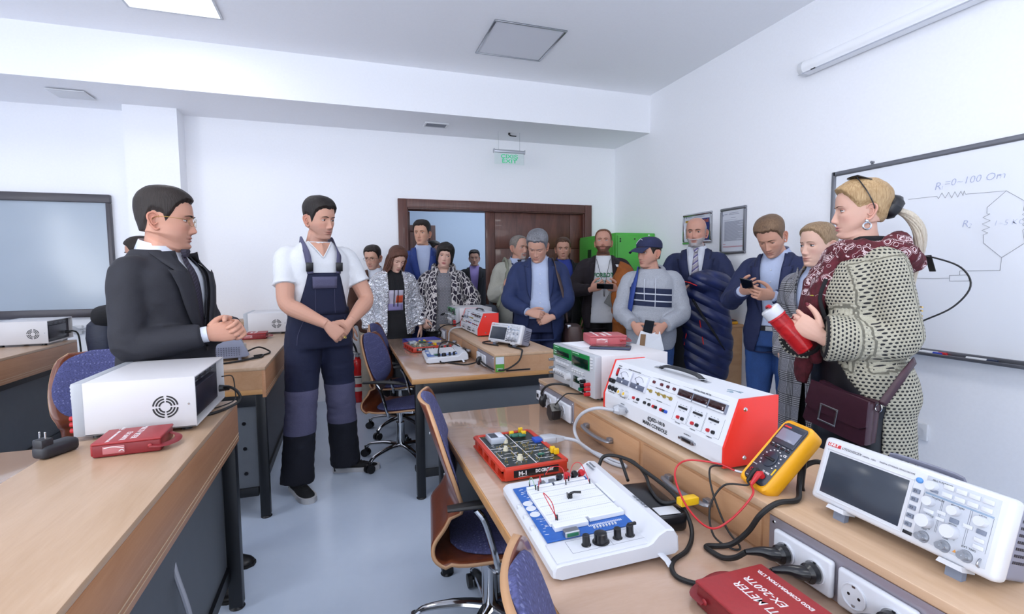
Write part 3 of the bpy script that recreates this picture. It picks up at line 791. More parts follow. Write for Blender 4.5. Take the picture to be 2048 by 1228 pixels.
    q.build('red_terminal', m_red, t)
    q = MB()
    for v in (.33, .22): kn(.80, v, .008, .02)
    kn(.80, .095, .008, .012); q.build('black_terminal', m_blk, t)
    q = MB(); kn(.78, .13, .0085, .022); q.build('green_terminal', m_grn, t)
    return t
insR1 = instrument('white instrument with green displays carrying a red case and a phone on top', (.895, 1.885, .85), 0)
insL1 = instrument('large white instrument box with round fan grille beside the black plug adapter', (-.803, 2.035, .85), 0)
insL2 = instrument('white instrument with fan grille behind the elbow of the overalls man', (-.803, 4.76, .85), 0)
insLL = instrument('white instrument with fan grille and dark rear just below the display board', (-2.40, 4.655, .85), R(3))
insR2 = instrument('white instrument with green display in front of the leopard coat', (.935, 4.565, .85), 0)
# ------------------------------------------------------------------ red-ended main console
m_ored = M('orange red enamel', '#f0352a', 0.3)
m_panelw = M('console panel white', '#e4e7ee', 0.35)
m_meterg = M('meter face', '#dfe2ee', 0.2)
m_metern = M('meter grey lower', '#5c6378', 0.3)
m_ledred = M('dark red display', '#2b0d12', 0.15)
m_yel = M('yellow plastic', '#f2c21a', 0.35)
m_blue = M('blue plastic', '#2a55c0', 0.35)
def console(label, loc, rz=0.0):
    t = thing('main_console', label, 'console', loc, rz, 'red ended laboratory consoles')
    Lh = .307; a = Lh
    prof = [(0, .012), (.001, .063), (.048, .180), (.168, .181), (.168, .012)]
    q = MB(); q.rings([[(x, y, z) for x, z in prof] for y in (a-.006, -a+.006)]); q.build('body', m_panelw, t, 20)
    for s_ in (-1, 1):
        q = MB(); cx, cz = .09, .10
        P = [(cx+(x-cx)*1.02-(.001), cz+(z-cz)*1.025) for x, z in prof]
        q.rings([[(x, y, z) for x, z in P] for y in (s_*a-.007*(s_ > 0), s_*a+.007*(s_ < 0))]); e = q.build('end_panel', m_ored, t, 20)
        q = MB()
        for (x, z) in ((.062, .155), (.062, .03)): q.lathe([(.006, 0), (.0045, .0022), (.001, .0025)], 14, frame_m((x, s_*a, z), (s_, 0, 0), (0, 0, 1), (0, -s_ if False else s_, 0) if s_ > 0 else (0, -1, 0)))
        q.build('screw', m_chrome, e)
    q = MB()
    for x in (.03, .14):
        for s_ in (-1, 1): q.cyl((x, s_*(a-.04), 0), (x, s_*(a-.04), .014), .014, n=14)
    q.build('feet', m_black, t)
    X = face_m((.001, a, .063), (0, -1, 0), (.047, 0, .117))
    XB = face_m((0, a, .012), (0, -1, 0), (0, 0, 1))
    def bx(lst, name, m, d, par=t, bev=.0006, XX=X):
        q = MB()
        for (u0, u1, v0, v1) in lst: q.box(u0, u1, v0, v1, -.001, d, bev, 2, XX)
        return q.build(name, m, par)
    def cy(lst, name, m, r, l, par=t, XX=X, r1=None):
        q = MB()
        for (u, v) in lst: q.cyl((u, v, -.001), (u, v, l), r, r1 or r*.9, 14, X=XX)
        return q.build(name, m, par)
    sw = bx([(.040, .056, .072, .104)], 'power_switch', m_blk, .004); bx([(.043, .053, .077, .099)], 'rocker', m_red, .008, sw)
    for i, (u0, u1) in enumerate(((.062, .142), (.152, .234))):
        mt = bx([(u0, u1, .052, .102)], 'needle_meter', m_meterg, .010, bev=.002)
        bx([(u0+.001, u1-.001, .0525, .070)], 'meter_base', m_metern, .0108, mt)
        cy([((u0+u1)/2, .060)], 'meter_screw', m_white, .004, .0118, mt)
        q = MB(); cxm = (u0+u1)/2
        q.tube([(cxm+.032*math.cos(R(a_)), .064+.032*math.sin(R(a_)), .0102) for a_ in range(35, 146, 10)], .0006, 5, X=X); q.tube([(cxm, .066, .0104), (cxm-.024, .088, .0104)], .0006, 5, X=X); q.cyl((cxm, .069, .0), (cxm, .069, .0106), .007, n=14, X=X)
        q.build('meter_needle', m_dark, mt)
    cy([(.032, .0506), (.040, .0506)], 'fuse_holder', m_blk, .0085, .016)
    cy([(.0259, .0248), (.0483, .0248), (.0708, .0248)], 'ac_socket', m_blk, .0092, .005)
    kb = cy([(.1089, .0235), (.1417, .0235)], 'knob', m_knob, .0115, .016); cy([(.1089, .0235), (.1417, .0235)], 'knob_cap', m_yel, .006, .0166, kb)
    cy([(u, .0963) for u in (.2612, .3011, .3325, .3634)], 'indicator_lamp', M('dark red lamp', '#5a1420', .2), .0052, .006)
    q = MB()
    for u in (.26, .3025, .3321, .362): q.cyl((u, .0654, 0), (u, .0654, .006), .0055, n=12, X=X); q.cyl((u, .0654, .005), (u, .068, .017), .0018, .0026, 10, X=X)
    q.build('toggle_switch', m_brass, t)
    cy([(.1849, .0241), (.2968, .0238), (.3358, .0238), (.4168, .0238), (.4789, .0238), (.5418, .0236)], 'red_jack', m_red, .0052, .006)
    cy([(.2101, .0245), (.2494, .0238), (.2739, .0238), (.3084, .0238), (.3488, .0238), (.4361, .0238), (.4982, .0238), (.5613, .0236)], 'black_jack', m_blk, .0052, .006)
    cy([(.3601, .0238)], 'blue_jack', m_blue, .0052, .006)
    dm = bx([(.387, .452, .078, .104), (.453, .516, .078, .104), (.517, .582, .078, .104)], 'panel_meter', M('panel meter bezel', '#8c93a3', .3, .4), .006)
    bx([(.389, .450, .0845, .1025), (.455, .514, .0845, .1025), (.519, .578, .0845, .1025)], 'panel_window', m_ledred, .0066, dm)
    bx([(.389, .450, .0785, .083), (.455, .514, .0785, .083), (.519, .578, .0785, .083)], 'panel_strip', m_white, .0066, dm)
    bx([(.445, .4465, .088, .092), (.509, .5105, .088, .092), (.568, .573, .092, .094), (.570, .573, .087, .091)], 'panel_digits', M('pale digits', '#d5c2c4', .4), .0070, dm, .0002)
    bx([(u-.018, u+.018, .0505, .0565) for u in (.4236, .4874, .5503)], 'range_slider', m_blk, .004)
    # printing
    L = [(.075, .235, .1065, .1072), (.245, .38, .110, .1106), (.24, .375, .081, .0816), (.27, .37, .0445, .045), (.395, .575, .113, .1136)]
    for (u0, u1) in ((.392, .452), (.456, .516), (.519, .585)): L += [(u0, u0+.0006, .012, .066), (u1, u1+.0006, .012, .066), (u0, u0+.018, .012, .0126), (u1-.018, u1, .012, .0126)]
    for u in (.4236, .4874, .5503): L += [(u-.016, u-.012, .060, .0615), (u-.004, u, .060, .0615), (u+.008, u+.014, .060, .0615), (u-.012, u-.006, .044, .0455), (u+.004, u+.010, .044, .0455)]
    L += [(.018, .08, .0125, .013), (.018, .0186, .0125, .036), (.08, .0806, .0125, .036), (.018, .08, .0355, .036), (.155, .162, .012, .014)]
    bx(L, 'print_lines', m_print, .0005, t, .0001)
    q = MB()
    def tx(s_, u, v, size, XX=X): put_text(q, s_, size, XX @ Matrix.Translation((u, v, .0006)), extrude=.0002)
    tx('POWER', .036, .110, .006); tx('VARIABLE VOLTAGE OUTPUT', .10, .1085, .0058); tx('LOGIC LEVEL INDICATOR', .275, .1105, .005); tx('LOGIC LEVEL PRESET', .275, .0815, .005); tx('DIGITAL PANEL METER', .440, .1135, .007)
    tx('VOLTAGE AMP', .105, .0105, .005); tx('AC OUTPUT 6V 9V', .024, .0105, .005); tx('DC OUTPUT', .185, .0125, .005); tx('DC OUTPUT', .30, .045, .005); tx('AC OUTPUT', .245, .038, .005); tx('VOLTAGE', .41, .008, .005); tx('VOLTAGE', .475, .008, .005); tx('CURRENT', .54, .008, .005)
    tx('OUTPUT I', .118, .0395, .0055, XB); tx('OUTPUT II', .455, .0385, .006, XB)
    q.build('print_text', m_dark, t, 0)
    q = MB(); put_text(q, 'ED-1010', .0155, XB @ Matrix.Translation((.303, .0345, .0005)), extrude=.0003, bold=.0003, sx=1.15); put_text(q, 'MAIN CONSOLE', .0165, XB @ Matrix.Translation((.252, .0155, .0005)), extrude=.0003, bold=.0003, sx=1.05)
    q.tube([(.292, .0375, .001), (.284, .0385, .001), (.282, .033, .001), (.284, .028, .001), (.293, .028, .001)], .0012, 6, 3, X=XB); q.tube([(.284, .033, .001), (.292, .033, .001)], .0012, 6, X=XB); q.tube([(.293, .040, .001), (.299, .037, .001), (.299, .030, .001), (.294, .026, .001)], .0012, 6, 4, X=XB)
    q.build('lettering', m_dark, t, 0)
    # sub-D connectors, handle
    for u, nm in ((.1324, 'x'), (.472, 'y')):
        q = MB(); q.box(u-.024, u+.024, .017, .030, -.001, .006, .002, 2, XB)
        for s_ in (-1, 1): q.cyl((u+s_*.030, .0235, 0), (u+s_*.030, .0235, .007), .004, n=8, X=XB)
        dc = q.build('data_connector', m_steel, t); q = MB(); q.box(u-.019, u+.019, .0195, .0275, 0, .0065, .0015, 2, XB); q.build('connector_slot', m_blk, dc)
    XT = face_m((.048, a, .180), (0, -1, 0), (1, 0, 0))
    q = MB(); q.tube([(.205, .052, .006), (.24, .052, .015), (.31, .053, .018), (.375, .054, .015), (.405, .055, .006)], [.009, .011, .012, .011, .009], 10, 5, flat=.45, X=XT); hd = q.build('carry_handle', M('black leather', '#1c2028', .5), t)
    q = MB()
    for u in (.195, .412): q.box(u-.022, u+.022, .046, .062, 0, .003, .001, 2, XT); q.tube([(u-.01, .046, .006), (u+.012, .054, .009), (u-.01, .062, .006)], .0018, 6, 3, X=XT)
    q.build('handle_bracket', m_chrome, hd)
    if loc[1] < 2:
        q = MB()
        for (p, r) in (([(.515, .045), (.53, .055), (.56, .05)], .0008), ([(.53, .03), (.535, .04), (.545, .038), (.54, .03)], .0008), ([(.545, .055), (.555, .062)], .0008)): q.tube([(u, v, .0014) for u, v in p], r, 5, 3, X=XT)
        q.build('pen_scribble', M('blue grey ink', '#6f8fa0', .6), t)
    return t
con1 = console('large white console with red ends beside the yellow multimeter', (.888, 1.291, .85))
con2 = console('white console with red ends on the bench with the blue book', (.965, 4.03, .85))

# ------------------------------------------------------------------ oscilloscopes
m_osc = M('oscilloscope white', '#dcdee4', 0.32)
m_oscg = M('oscilloscope grey shell', '#8a8c9d', 0.45)
m_scr = M('dark lcd screen', '#39404b', 0.16)
m_keyg = M('grey key', '#7e8799', 0.45)
m_keyb = M('light blue key', '#5d9be0', 0.35)
m_band = M('blue grey band', '#8fa5bd', 0.4)
def scope(label, loc, rz, tilt=18):
    """origin under the front lower edge centre; front faces -x, leaning back on two front feet"""
    t = thing('oscilloscope', label, 'oscilloscope', loc, rz, 'white digital oscilloscopes')
    B = Matrix.Translation((0, 0, .027)) @ Matrix.Rotation(R(tilt), 4, 'Y')
    q = MB(); q.box(.0, .032, -.16, .16, 0, .132, .009, 3, B); q.build('front_shell', m_osc, t)
    q = MB(); q.box(.028, .105, -.153, .153, .004, .126, .008, 3, B); q.box(.10, .125, -.12, .12, .012, .11, .006, 2, B); sh = q.build('rear_shell', m_oscg, t)
    q = MB()
    for s_ in (-1, 1):
        for i in range(9):
            for j in range(7): q.cbox((.048+i*.0055, s_*.153, .035+j*.011), (.0035, .0012, .0045), X=B)
    q.build('vent_holes', m_rear, sh)
    q = MB(); q.tube([(.06, -.06, .128), (.055, -.05, .136), (.055, .05, .136), (.06, .06, .128)], .006, 8, 3, flat=.6, X=B); q.build('carry_handle', m_oscg, t)
    # recessed face
    X = B @ face_m((0, .16, 0), (0, -1, 0), (0, 0, 1))
    def bx(lst, name, m, d, par=t, bev=.0006):
        q = MB()
        for (u0, u1, v0, v1) in lst: q.box(u0, u1, v0, v1, -.002, d, bev, 2, X)
        return q.build(name, m, par)
    def cy(lst, name, m, r, l, par=t, r1=None, n=18):
        q = MB()
        for (u, v) in lst: q.cyl((u, v, -.001), (u, v, l), r, r1 or r*.88, n, X=X)
        return q.build(name, m, par)
    sb = bx([(.012, .182, .011, .013), (.012, .182, .107, .109), (.012, .014, .013, .107), (.180, .182, .013, .107)], 'screen_surround', m_osc, .002)
    bx([(.0185, .1745, .0180, .1035)], 'screen', m_scr, .0006)
    bx([(.2, .3045, .0135, .1235)], 'control_panel', M('panel pale grey', '#c9ced8', .35), .0008)
    bx([(.203, .3005, .0925, .0955)], 'blue_band', m_band, .0013, t, .0002)
    bx([(.0108, .0385, .1145, .1215)], 'logo_plate', m_red, .0008, t, .0003)
    q = MB(); put_text(q, 'UNI-T', .0075, X @ Matrix.Translation((.0125, .118, .0009)), extrude=.0002, bold=.0002, shear=.2, sx=1.05); q.build('logo', M('logo white', '#ffffff', .4), t, 0)
    q = MB()
    def tx(s_, u, v, size, **k): put_text(q, s_, size, X @ Matrix.Translation((u, v, .0014)), extrude=.0001, **k)
    tx('UTD2102CEX', .0415, .1175, .0068, shear=.3); tx('100MHz  1GS/s', .084, .1165, .0042, shear=.2); tx('DIGITAL STORAGE OSCILLOSCOPE', .118, .1170, .0040)
    tx('MULTI PURPOSE', .209, .1185, .0042); tx('POSITION', .214, .0895, .0042); tx('SCALE', .212, .0585, .0042); tx('POSITION', .243, .0895, .0042); tx('SCALE', .246, .0585, .0042); tx('LEVEL', .282, .0895, .0042); tx('CH1', .211, .0335, .0042); tx('CH2', .243, .0335, .0042); tx('EXT TRIG', .270, .0335, .0045); tx('VOLTS/DIV', .206, .0368, .0036); tx('SEC/DIV', .247, .0368, .0036); tx('START', .184, .1098, .0038)
    for u, s_ in ((.235, 'MEASURE'), (.2532, 'ACQUIRE'), (.2713, 'STORAGE')): tx(s_, u-.0075, .1150, .0028)
    for u, s_ in ((.235, 'CURSOR'), (.2532, 'DISPLAY'), (.2713, 'UTILITY')): tx(s_, u-.0075, .1015, .0028)
    for k in range(5): put_text(q, 'F%d' % (k+1), .0055, X @ Matrix.Translation((.187, .0902-.015*k, .0037)), extrude=.0001)
    q.build('print_text', m_dark, t, 0)
    q = MB()
    for u0, u1 in ((.2015, .2295), (.2315, .270), (.2725, .3005)):
        for (p0, p1, r0, r1) in ((u0, u0+.0004, .036, .0925), (u1, u1+.0004, .036, .0925)): q.box(p0, p1, r0, r1, 0, .0012, 0, 1, X)
    q.build('print_lines', m_print, t)
    bx([(.1845, .195, .0865-.015*k, .0940-.015*k) for k in range(5)]+[(.210, .221, .0985, .1025), (.2465, .259, .062, .0695), (.284, .2965, .062, .069)], 'grey_keys', m_keyg, .0035)
    q = MB(); q.ball((.1893, .1098, .0), (.0062, .0052, .0035), 16, 8, X); q.build('run_key', m_keyb, t)
    bx([(u-.0075, u+.0075, v-.0038, v+.0038) for u in (.2347, .2532, .2713, .2898) for v in (.1149, .1018)]+[(.207, .223, .062, .0685), (.2655, .2785, .0625, .069), (.283, .297, .049, .0555), (.284, .298, .038, .0445), (.227, .240, .0675, .0735), (.227, .240, .057, .0625)], 'keys', m_white, .0032)
    kn = cy([(.2116, .1086), (.213, .0817), (.2502, .0818), (.2876, .0816)], 'small_knob', m_white, .0088, .012); cy([(.2148, .0474), (.2524, .0473)], 'large_knob', m_white, .0122, .015)
    bn = cy([(.2159, .0205), (.2473, .0204), (.2784, .0203)], 'input_connector', m_steel, .0105, .003)
    q = MB()
    for u in (.2159, .2473, .2784): q.cyl((u, .0204, 0), (u, .0204, .016), .0062, n=18, X=X); q.tube([(u-.008, .0204, .012), (u+.008, .0204, .012)], .0013, 6, X=X); q.cyl((u, .0204, .015), (u, .0204, .0185), .002, n=10, X=X)
    q.build('bayonet', m_steel, bn)
    q = MB(); q.tube([(.297, .013, .001), (.297, .016, .006), (.2972, .021, .006), (.297, .026, .001)], .0016, 8, 3, X=X); q.build('probe_hook', m_steel, t)
    bx([(.184, .199, .0125, .0185)], 'usb_port', m_blk, .0014)
    q = MB(); q.prism([(.260, .018), (.266, .018), (.263, .023)], 0, .0012, X); q.build('warning_mark', M('orange mark', '#e9a24a', .5), t)
    for u in (.062, .262):
        q = MB(); q.prism([(u-.019, -.006), (u+.019, -.006), (u+.016, .002), (u-.016, .002)], -.03, .004, X); ft = q.build('foot_bracket', m_osc, t)
        q = MB(); y = .16-u; q.rings([[(dx+.006+.004*(1-w), y+dy, z) for dx, dy in ((0, -.012), (0, .012), (.012, .012), (.012, -.012))] for z, w in ((0, 1), (.026, 0))]); q.build('foot', m_keyg, ft)
    q = MB()
    for s_ in (-1, 1): p = B @ Vector((.115, s_*.1, .014)); q.cyl((p.x, p.y, 0), (p.x, p.y, p.z), .009, n=12)
    q.build('rear_feet', m_keyg, t)
    return t
sc1 = scope('white digital oscilloscope with blank dark screen beside the yellow multimeter', (.925, .615, .85), 0)
sc2 = scope('white oscilloscope above the green sticker on the bench end', (1.00, 3.20, .85), R(24))
sc3 = None

# ------------------------------------------------------------------ grey scope seen from behind on the far left bench
t = gsc = thing('grey_oscilloscope', 'grey plastic oscilloscope seen from behind beside the clasped hands of the grey suited man', 'oscilloscope', (-.675, 3.36, .85), R(12))
m_gs = M('grey lavender plastic', '#8b90a6', 0.5)
q = MB(); q.rings([[(-.095, -.13, z0_), (.10-ins, -.13+ins*.4, z0_), (.10-ins, .13-ins*.4, z0_), (-.095, .13, z0_)] for z0_, ins in ((.018, .02), (.03, .0), (.11, .035), (.135, .055))]); q.build('rear_shell', m_gs, t, 25)
q = MB(); q.lathe([(.085, .13), (.08, .148), (.06, .150), (.055, .146)], 28, Matrix.Translation((-.01, 0, 0))); q.build('cable_tray', m_gs, t)
q = MB(); q.box(-.12, -.09, -.15, .15, .02, .16, .01, 3); q.build('front_shell', m_osc, t)
q = MB()
for i in range(10):
    for j in range(5): q.cbox((-.07+i*.013, -.1295+.0002*j, .035+j*.011), (.006, .003, .005))
q.build('vent_holes', M('vent dark grey', '#53566a', .6), t)
q = MB(); q.box(.07, .0875, -.09, -.02, .05, .09, .004); q.build('power_inlet', M('inlet grey', '#b0a9a0', .5), t)
q = MB()
for x in (-.10, .05):
    for y in (-.1, .1): q.cyl((x, y, 0), (x, y, .02), .01, n=12)
q.build('feet', m_gs, t)

# ------------------------------------------------------------------ red multimeter cases
m_case_r = M('red leatherette', '#a52a30', 0.42, 0, 0.06, 120)
m_case_rd = M('red leatherette edge', '#8a2028', 0.45, 0, 0.05, 120)
m_ink = M('white lettering ink', '#f2eef0', 0.5)
m_win = M('clear label window', '#c4787c', 0.08)
def meter_case(label, loc, rz, ta=0, s_=-1, sc=1.0):
    """length along x .17, depth along y .13, height .05; ta turns the lettering, s_ = side of the label window"""
    t = thing('multimeter_case', label, 'meter case', loc, rz, 'red multimeter cases')
    a, b, h = .09*sc, .075*sc, .048*sc
    q = MB(); q.box(-a, a, -b, b, .001, h-.006, .005, 3); q.build('box', m_case_rd, t)
    q = MB(); q.box(-a-.002, a+.002, -b-.002, b+.002, h-.008, h, .004, 3); q.box(-a-.003, -a+.004, -b, b, .006, h-.004, .003); q.build('lid', m_case_r, t)
    X = Matrix.Translation((0, 0, h+.0002)) @ Matrix.Rotation(R(ta), 4, 'Z')
    q = MB()
    put_text(q, 'MULTI METER', .024*sc, X @ Matrix.Translation((-.008*sc, .012*sc, 0)), extrude=.0003, align='CENTER', bold=.0001, shear=.15, sx=.93)
    put_text(q, 'EX-260TR', .022*sc, X @ Matrix.Translation((.022*sc, -.016*sc, 0)), extrude=.0003, align='CENTER', bold=.0001, shear=.15, sx=.95)
    put_text(q, 'EXSO CORPORATION, LTD.', .0105*sc, X @ Matrix.Translation((.016*sc, -.052*sc, 0)), extrude=.0003, align='CENTER', bold=.0003, sx=.9)
    put_text(q, 'EXSO', .009*sc, X @ Matrix.Translation((-.072*sc, -.052*sc, 0)), extrude=.0003, align='CENTER', bold=.0003)
    for (x0, x1, y0, y1) in ((-.087, -.057, -.0455, -.0445), (-.087, -.057, -.0595, -.0585), (-.087, -.086, -.0595, -.0445), (-.058, -.057, -.0595, -.0445)): q.box(x0*sc, x1*sc, y0*sc, y1*sc, 0, .0004, 0, 1, X)
    q.build('lettering', m_ink, t, 0)
    q = MB(); q.box(-a+.028*sc, -a+.085*sc, s_*b-.0025, s_*b+.0025, h*.22, h*.72, .001); q.build('label_window', m_win, t)
    q = MB(); q.tube([(-a+.032*sc, s_*(b+.003), h*.62), (-a+.055*sc, s_*(b+.0035), h*.68), (-a+.083*sc, s_*(b+.003), h*.55)], .0012, 5, 4); q.tube([(-a+.07*sc, s_*(b+.003), h*.35), (-a+.078*sc, s_*(b+.0035), h*.45), (-a+.083*sc, s_*(b+.003), h*.36)], .0012, 5, 4); q.build('window_crease', m_ink, t)
    q = MB(); q.tube([(a-.03*sc, s_*(b+.002), h*.5), (a+.006, s_*(b-.004), h*.42), (a+.03*sc, s_*b*.35, h*.38), (a+.03*sc, -s_*b*.1, h*.5), (a+.002, -s_*b*.45, h*.62)], .011*sc, 8, 5, flat=.18, up=(1, 0, .2)); st_ = q.build('carry_strap', m_case_rd, t)
    q = MB(); q.ball((a-.028*sc, s_*(b+.004), h*.5), (.006, .003, .006), 12, 8); q.build('snap_button', m_case_r, st_)
    return t
meter_case('red multimeter case lying beside the black plug adapter', (-.604, 1.716, .85), R(3), -90, sc=.9)
meter_case('red multimeter case with white lettering at the bottom edge beside the power sockets', (.683, .645, .7305), R(90), 0, 1, 1.03)
fc = meter_case('faded red case lying on the white instrument with green displays', (1.105, 1.985, 1.0295), R(-14), -90, sc=.9)
for c_ in fc.children:
    if c_.name.startswith(('box', 'lid')): c_.data.materials[0] = M('faded red leatherette', '#b6525a', .45, 0, .05, 120)
meter_case('small dark red case beside the instrument behind the overalls man', (-.69, 4.32, .85), R(2), -90, sc=1.0)

# papers and phone on the instrument
t = thing('paper_sheet', 'white paper sheet under the faded red case on the instrument', 'paper', (1.04, 2.0, 1.0295), R(8))
q = MB(); q.box(-.10, .14, -.075, .08, 0, .0006); q.build('sheet', M('paper', '#eef1f8', .7), t)
t = thing('smartphone', 'dark smartphone with glossy screen lying on the white instrument', 'phone', (1.055, 1.845, 1.0295), R(-35))
q = MB(); q.box(-.085, .085, -.04, .04, 0, .010, .004, 3); q.build('body', M('phone navy rim', '#232b4a', .3), t)
q = MB(); q.box(-.081, .081, -.037, .037, .0085, .0104, .001); q.build('screen', M('phone glass', '#0c1016', .04), t)
# adapter lying on the left riser
t = thing('power_adapter', 'black plug adapter with two upright metal pins beside a red case', 'power adapter', (-.80, 1.725, .85), R(62))
q = MB(); q.box(-.045, .055, -.024, .024, 0, .038, .012, 3); q.box(-.044, -.012, -.017, .017, .03, .056, .004); q.build('housing', M('adapter black', '#22242c', .5), t)
q = MB()
for s_ in (-1, 1): q.cyl((-.028, s_*.0095, .05), (-.028, s_*.0095, .072), .0022, n=10); q.ball((-.028, s_*.0095, .073), .0026, 8, 6)
q.build('pin', m_chrome, t)

# ------------------------------------------------------------------ dc circuit trainer boards
m_pcb = M('dark circuit board', '#1d2b2e', 0.35, 0, 0.15, 60)
m_frame_r = M('trainer red frame', '#c9371f', 0.4)
def trainer(label, loc, rz, seed):
    t = thing('circuit_trainer', label, 'trainer board', loc, rz, 'red framed circuit trainer boards')
    a, b = .102, .156
    q = MB()
    for s_ in (-1, 1):
        q.box(-a, a, s_*b-.009, s_*b+.009, .006, .044, .003); q.box(s_*a-.008, s_*a+.008, -b, b, .006, .012); q.box(s_*a-.008, s_*a+.008, -b, b, .034, .044, .002)
        for y in (-.1, -.03, .04, .11): q.box(s_*a-.006, s_*a+.006, y-.012, y+.012, .012, .036)
    q.box(-a, a, -b, b, .004, .008)
    for x in (-1, 1):
        for y in (-1, 1): q.cyl((x*.08, y*.13, 0), (x*.08, y*.13, .006), .008, n=10)
    q.build('frame', m_frame_r, t)
    q = MB(); q.box(-a+.006, a-.006, -b+.008, b-.008, .036, .041); pc = q.build('circuit_board', m_pcb, t)
    q = MB(); q.box(-.075, .072, -b-.0105, -b-.008, .014, .036, .001); q.build('name_plate', m_blk, t)
    q = MB(); X = face_m((0, -b-.0108, .025), (1, 0, 0), (0, 0, 1)); put_text(q, 'M-1', .016, X @ Matrix.Translation((-.060, 0, 0)), extrude=.0003, bold=.0008, sx=1.1); put_text(q, 'DC CIRCUIT', .013, X @ Matrix.Translation((-.005, .001, 0)), extrude=.0003, bold=.0008, sx=.82); q.box(-.062, -.03, -.0098, -.0088, 0, .0004, 0, 1, X)
    q.build('lettering', m_ink, t, 0)
    q = MB(); Z = .0412
    def ln(x0, y0, x1, y1, w=.0008): q.box(min(x0, x1)-w, max(x0, x1)+w, min(y0, y1)-w, max(y0, y1)+w, Z-.001, Z+.0003)
    ln(.008, .145, .008, -.145, .0012); ln(-.09, .015, .008, .015, .0012); ln(.008, -.045, .09, -.045, .0012); ln(-.09, -.145, .09, -.145); ln(-.092, -.145, -.092, .145); ln(.008, .055, .09, .055)
    for (x0, y0, x1, y1) in ((-.08, -.01, -.03, -.01), (-.08, -.01, -.08, -.07), (-.08, -.07, -.02, -.07), (.025, .04, .07, .04), (.025, .01, .07, .01), (.025, -.02, .07, -.02), (.03, -.075, .08, -.075), (.03, -.11, .08, -.11), (.03, -.075, .03, -.11), (-.06, -.04, -.02, -.04), (-.03, -.01, -.03, -.07)): ln(x0, y0, x1, y1, .0006)
    random.seed(seed)
    for k in range(46):
        x, y = random.uniform(-.085, .085), random.uniform(-.135, .05); ln(x, y, x+random.uniform(.004, .011), y, .0007)
    for k in range(7):
        an = R(40*k+20); q.tube([(-.030+.016*math.cos(an), -.100+.016*math.sin(an), Z), (-.030+.024*math.cos(an), -.100+.024*math.sin(an), Z)], .0007, 5)
    q.build('white_tracks', m_ink, pc)
    q = MB()
    for k in range(60):
        x, y = random.uniform(-.085, .088), random.uniform(-.135, .055); q.cyl((x, y, .04), (x, y, .0455), .0021, n=8)
    for k in range(24): q.cyl((-.09+k*.0035*(1 if k < 20 else 1), .138, .04), (-.09+k*.0035, .138, .0425), .0011, n=6)
    q.build('pins', m_brass, pc)
    q = MB(); q.box(-.075, -.018, .055, .125, .041, .060, .003); mt = q.build('meter', M('meter clear case', '#b9c0cc', .12), t)
    q = MB(); q.box(-.070, -.045, .07, .115, .0595, .0608, .0005); q.build('meter_face', M('meter dark face', '#3a3f4c', .3), mt); q = MB(); q.box(-.043, -.022, .07, .12, .0595, .0608, .0005); q.build('meter_dial', m_meterg, mt)
    q = MB()
    for (x, y) in ((.018, .112), (.062, .138), (.060, .100), (.090, -.080), (.094, -.102), (.088, -.09)): q.cbox((x, y, .052), (.016, .010, .018), .0015)
    q.build('yellow_capacitor', m_yel, t)
    q = MB()
    for (x, y) in ((.025, .09), (.045, .10), (.05, .085), (.02, .10)): q.tube([(x-.013, y, .05), (x-.009, y, .05), (x+.009, y, .05), (x+.013, y, .05)], [.003, .0055, .0055, .003], 10)
    q.tube([(.035, -.092, .046), (.055, -.092, .046)], .004, 10); q.build('resistor', M('green resistor', '#2f6b57', .5), t)
    q = MB()
    for (x, y, r, h) in ((-.046, -.010, .008, .015), (-.030, -.100, .0095, .017), (-.022, .060, .008, .016)): q.cyl((x, y, .04), (x, y, .04+h*.65), r*1.1, r, 14); q.cyl((x, y, .04+h*.65), (x, y, .04+h), r*.75, n=14)
    q.build('knob', M('cream knob', '#dcd6bd', .4), t)
    q = MB(); q.box(.072, .100, .022, .055, .038, .052, .002); q.build('data_socket', m_blue, t)
    return t
tr1 = trainer('red framed circuit trainer board lettered DC CIRCUIT beside the white prototyping board', (.528, 1.531, .7305), R(1.5), 5)
tr2 = trainer('red framed circuit trainer board beside the blue book on the far bench', (.565, 4.03, .7305), R(6), 11)
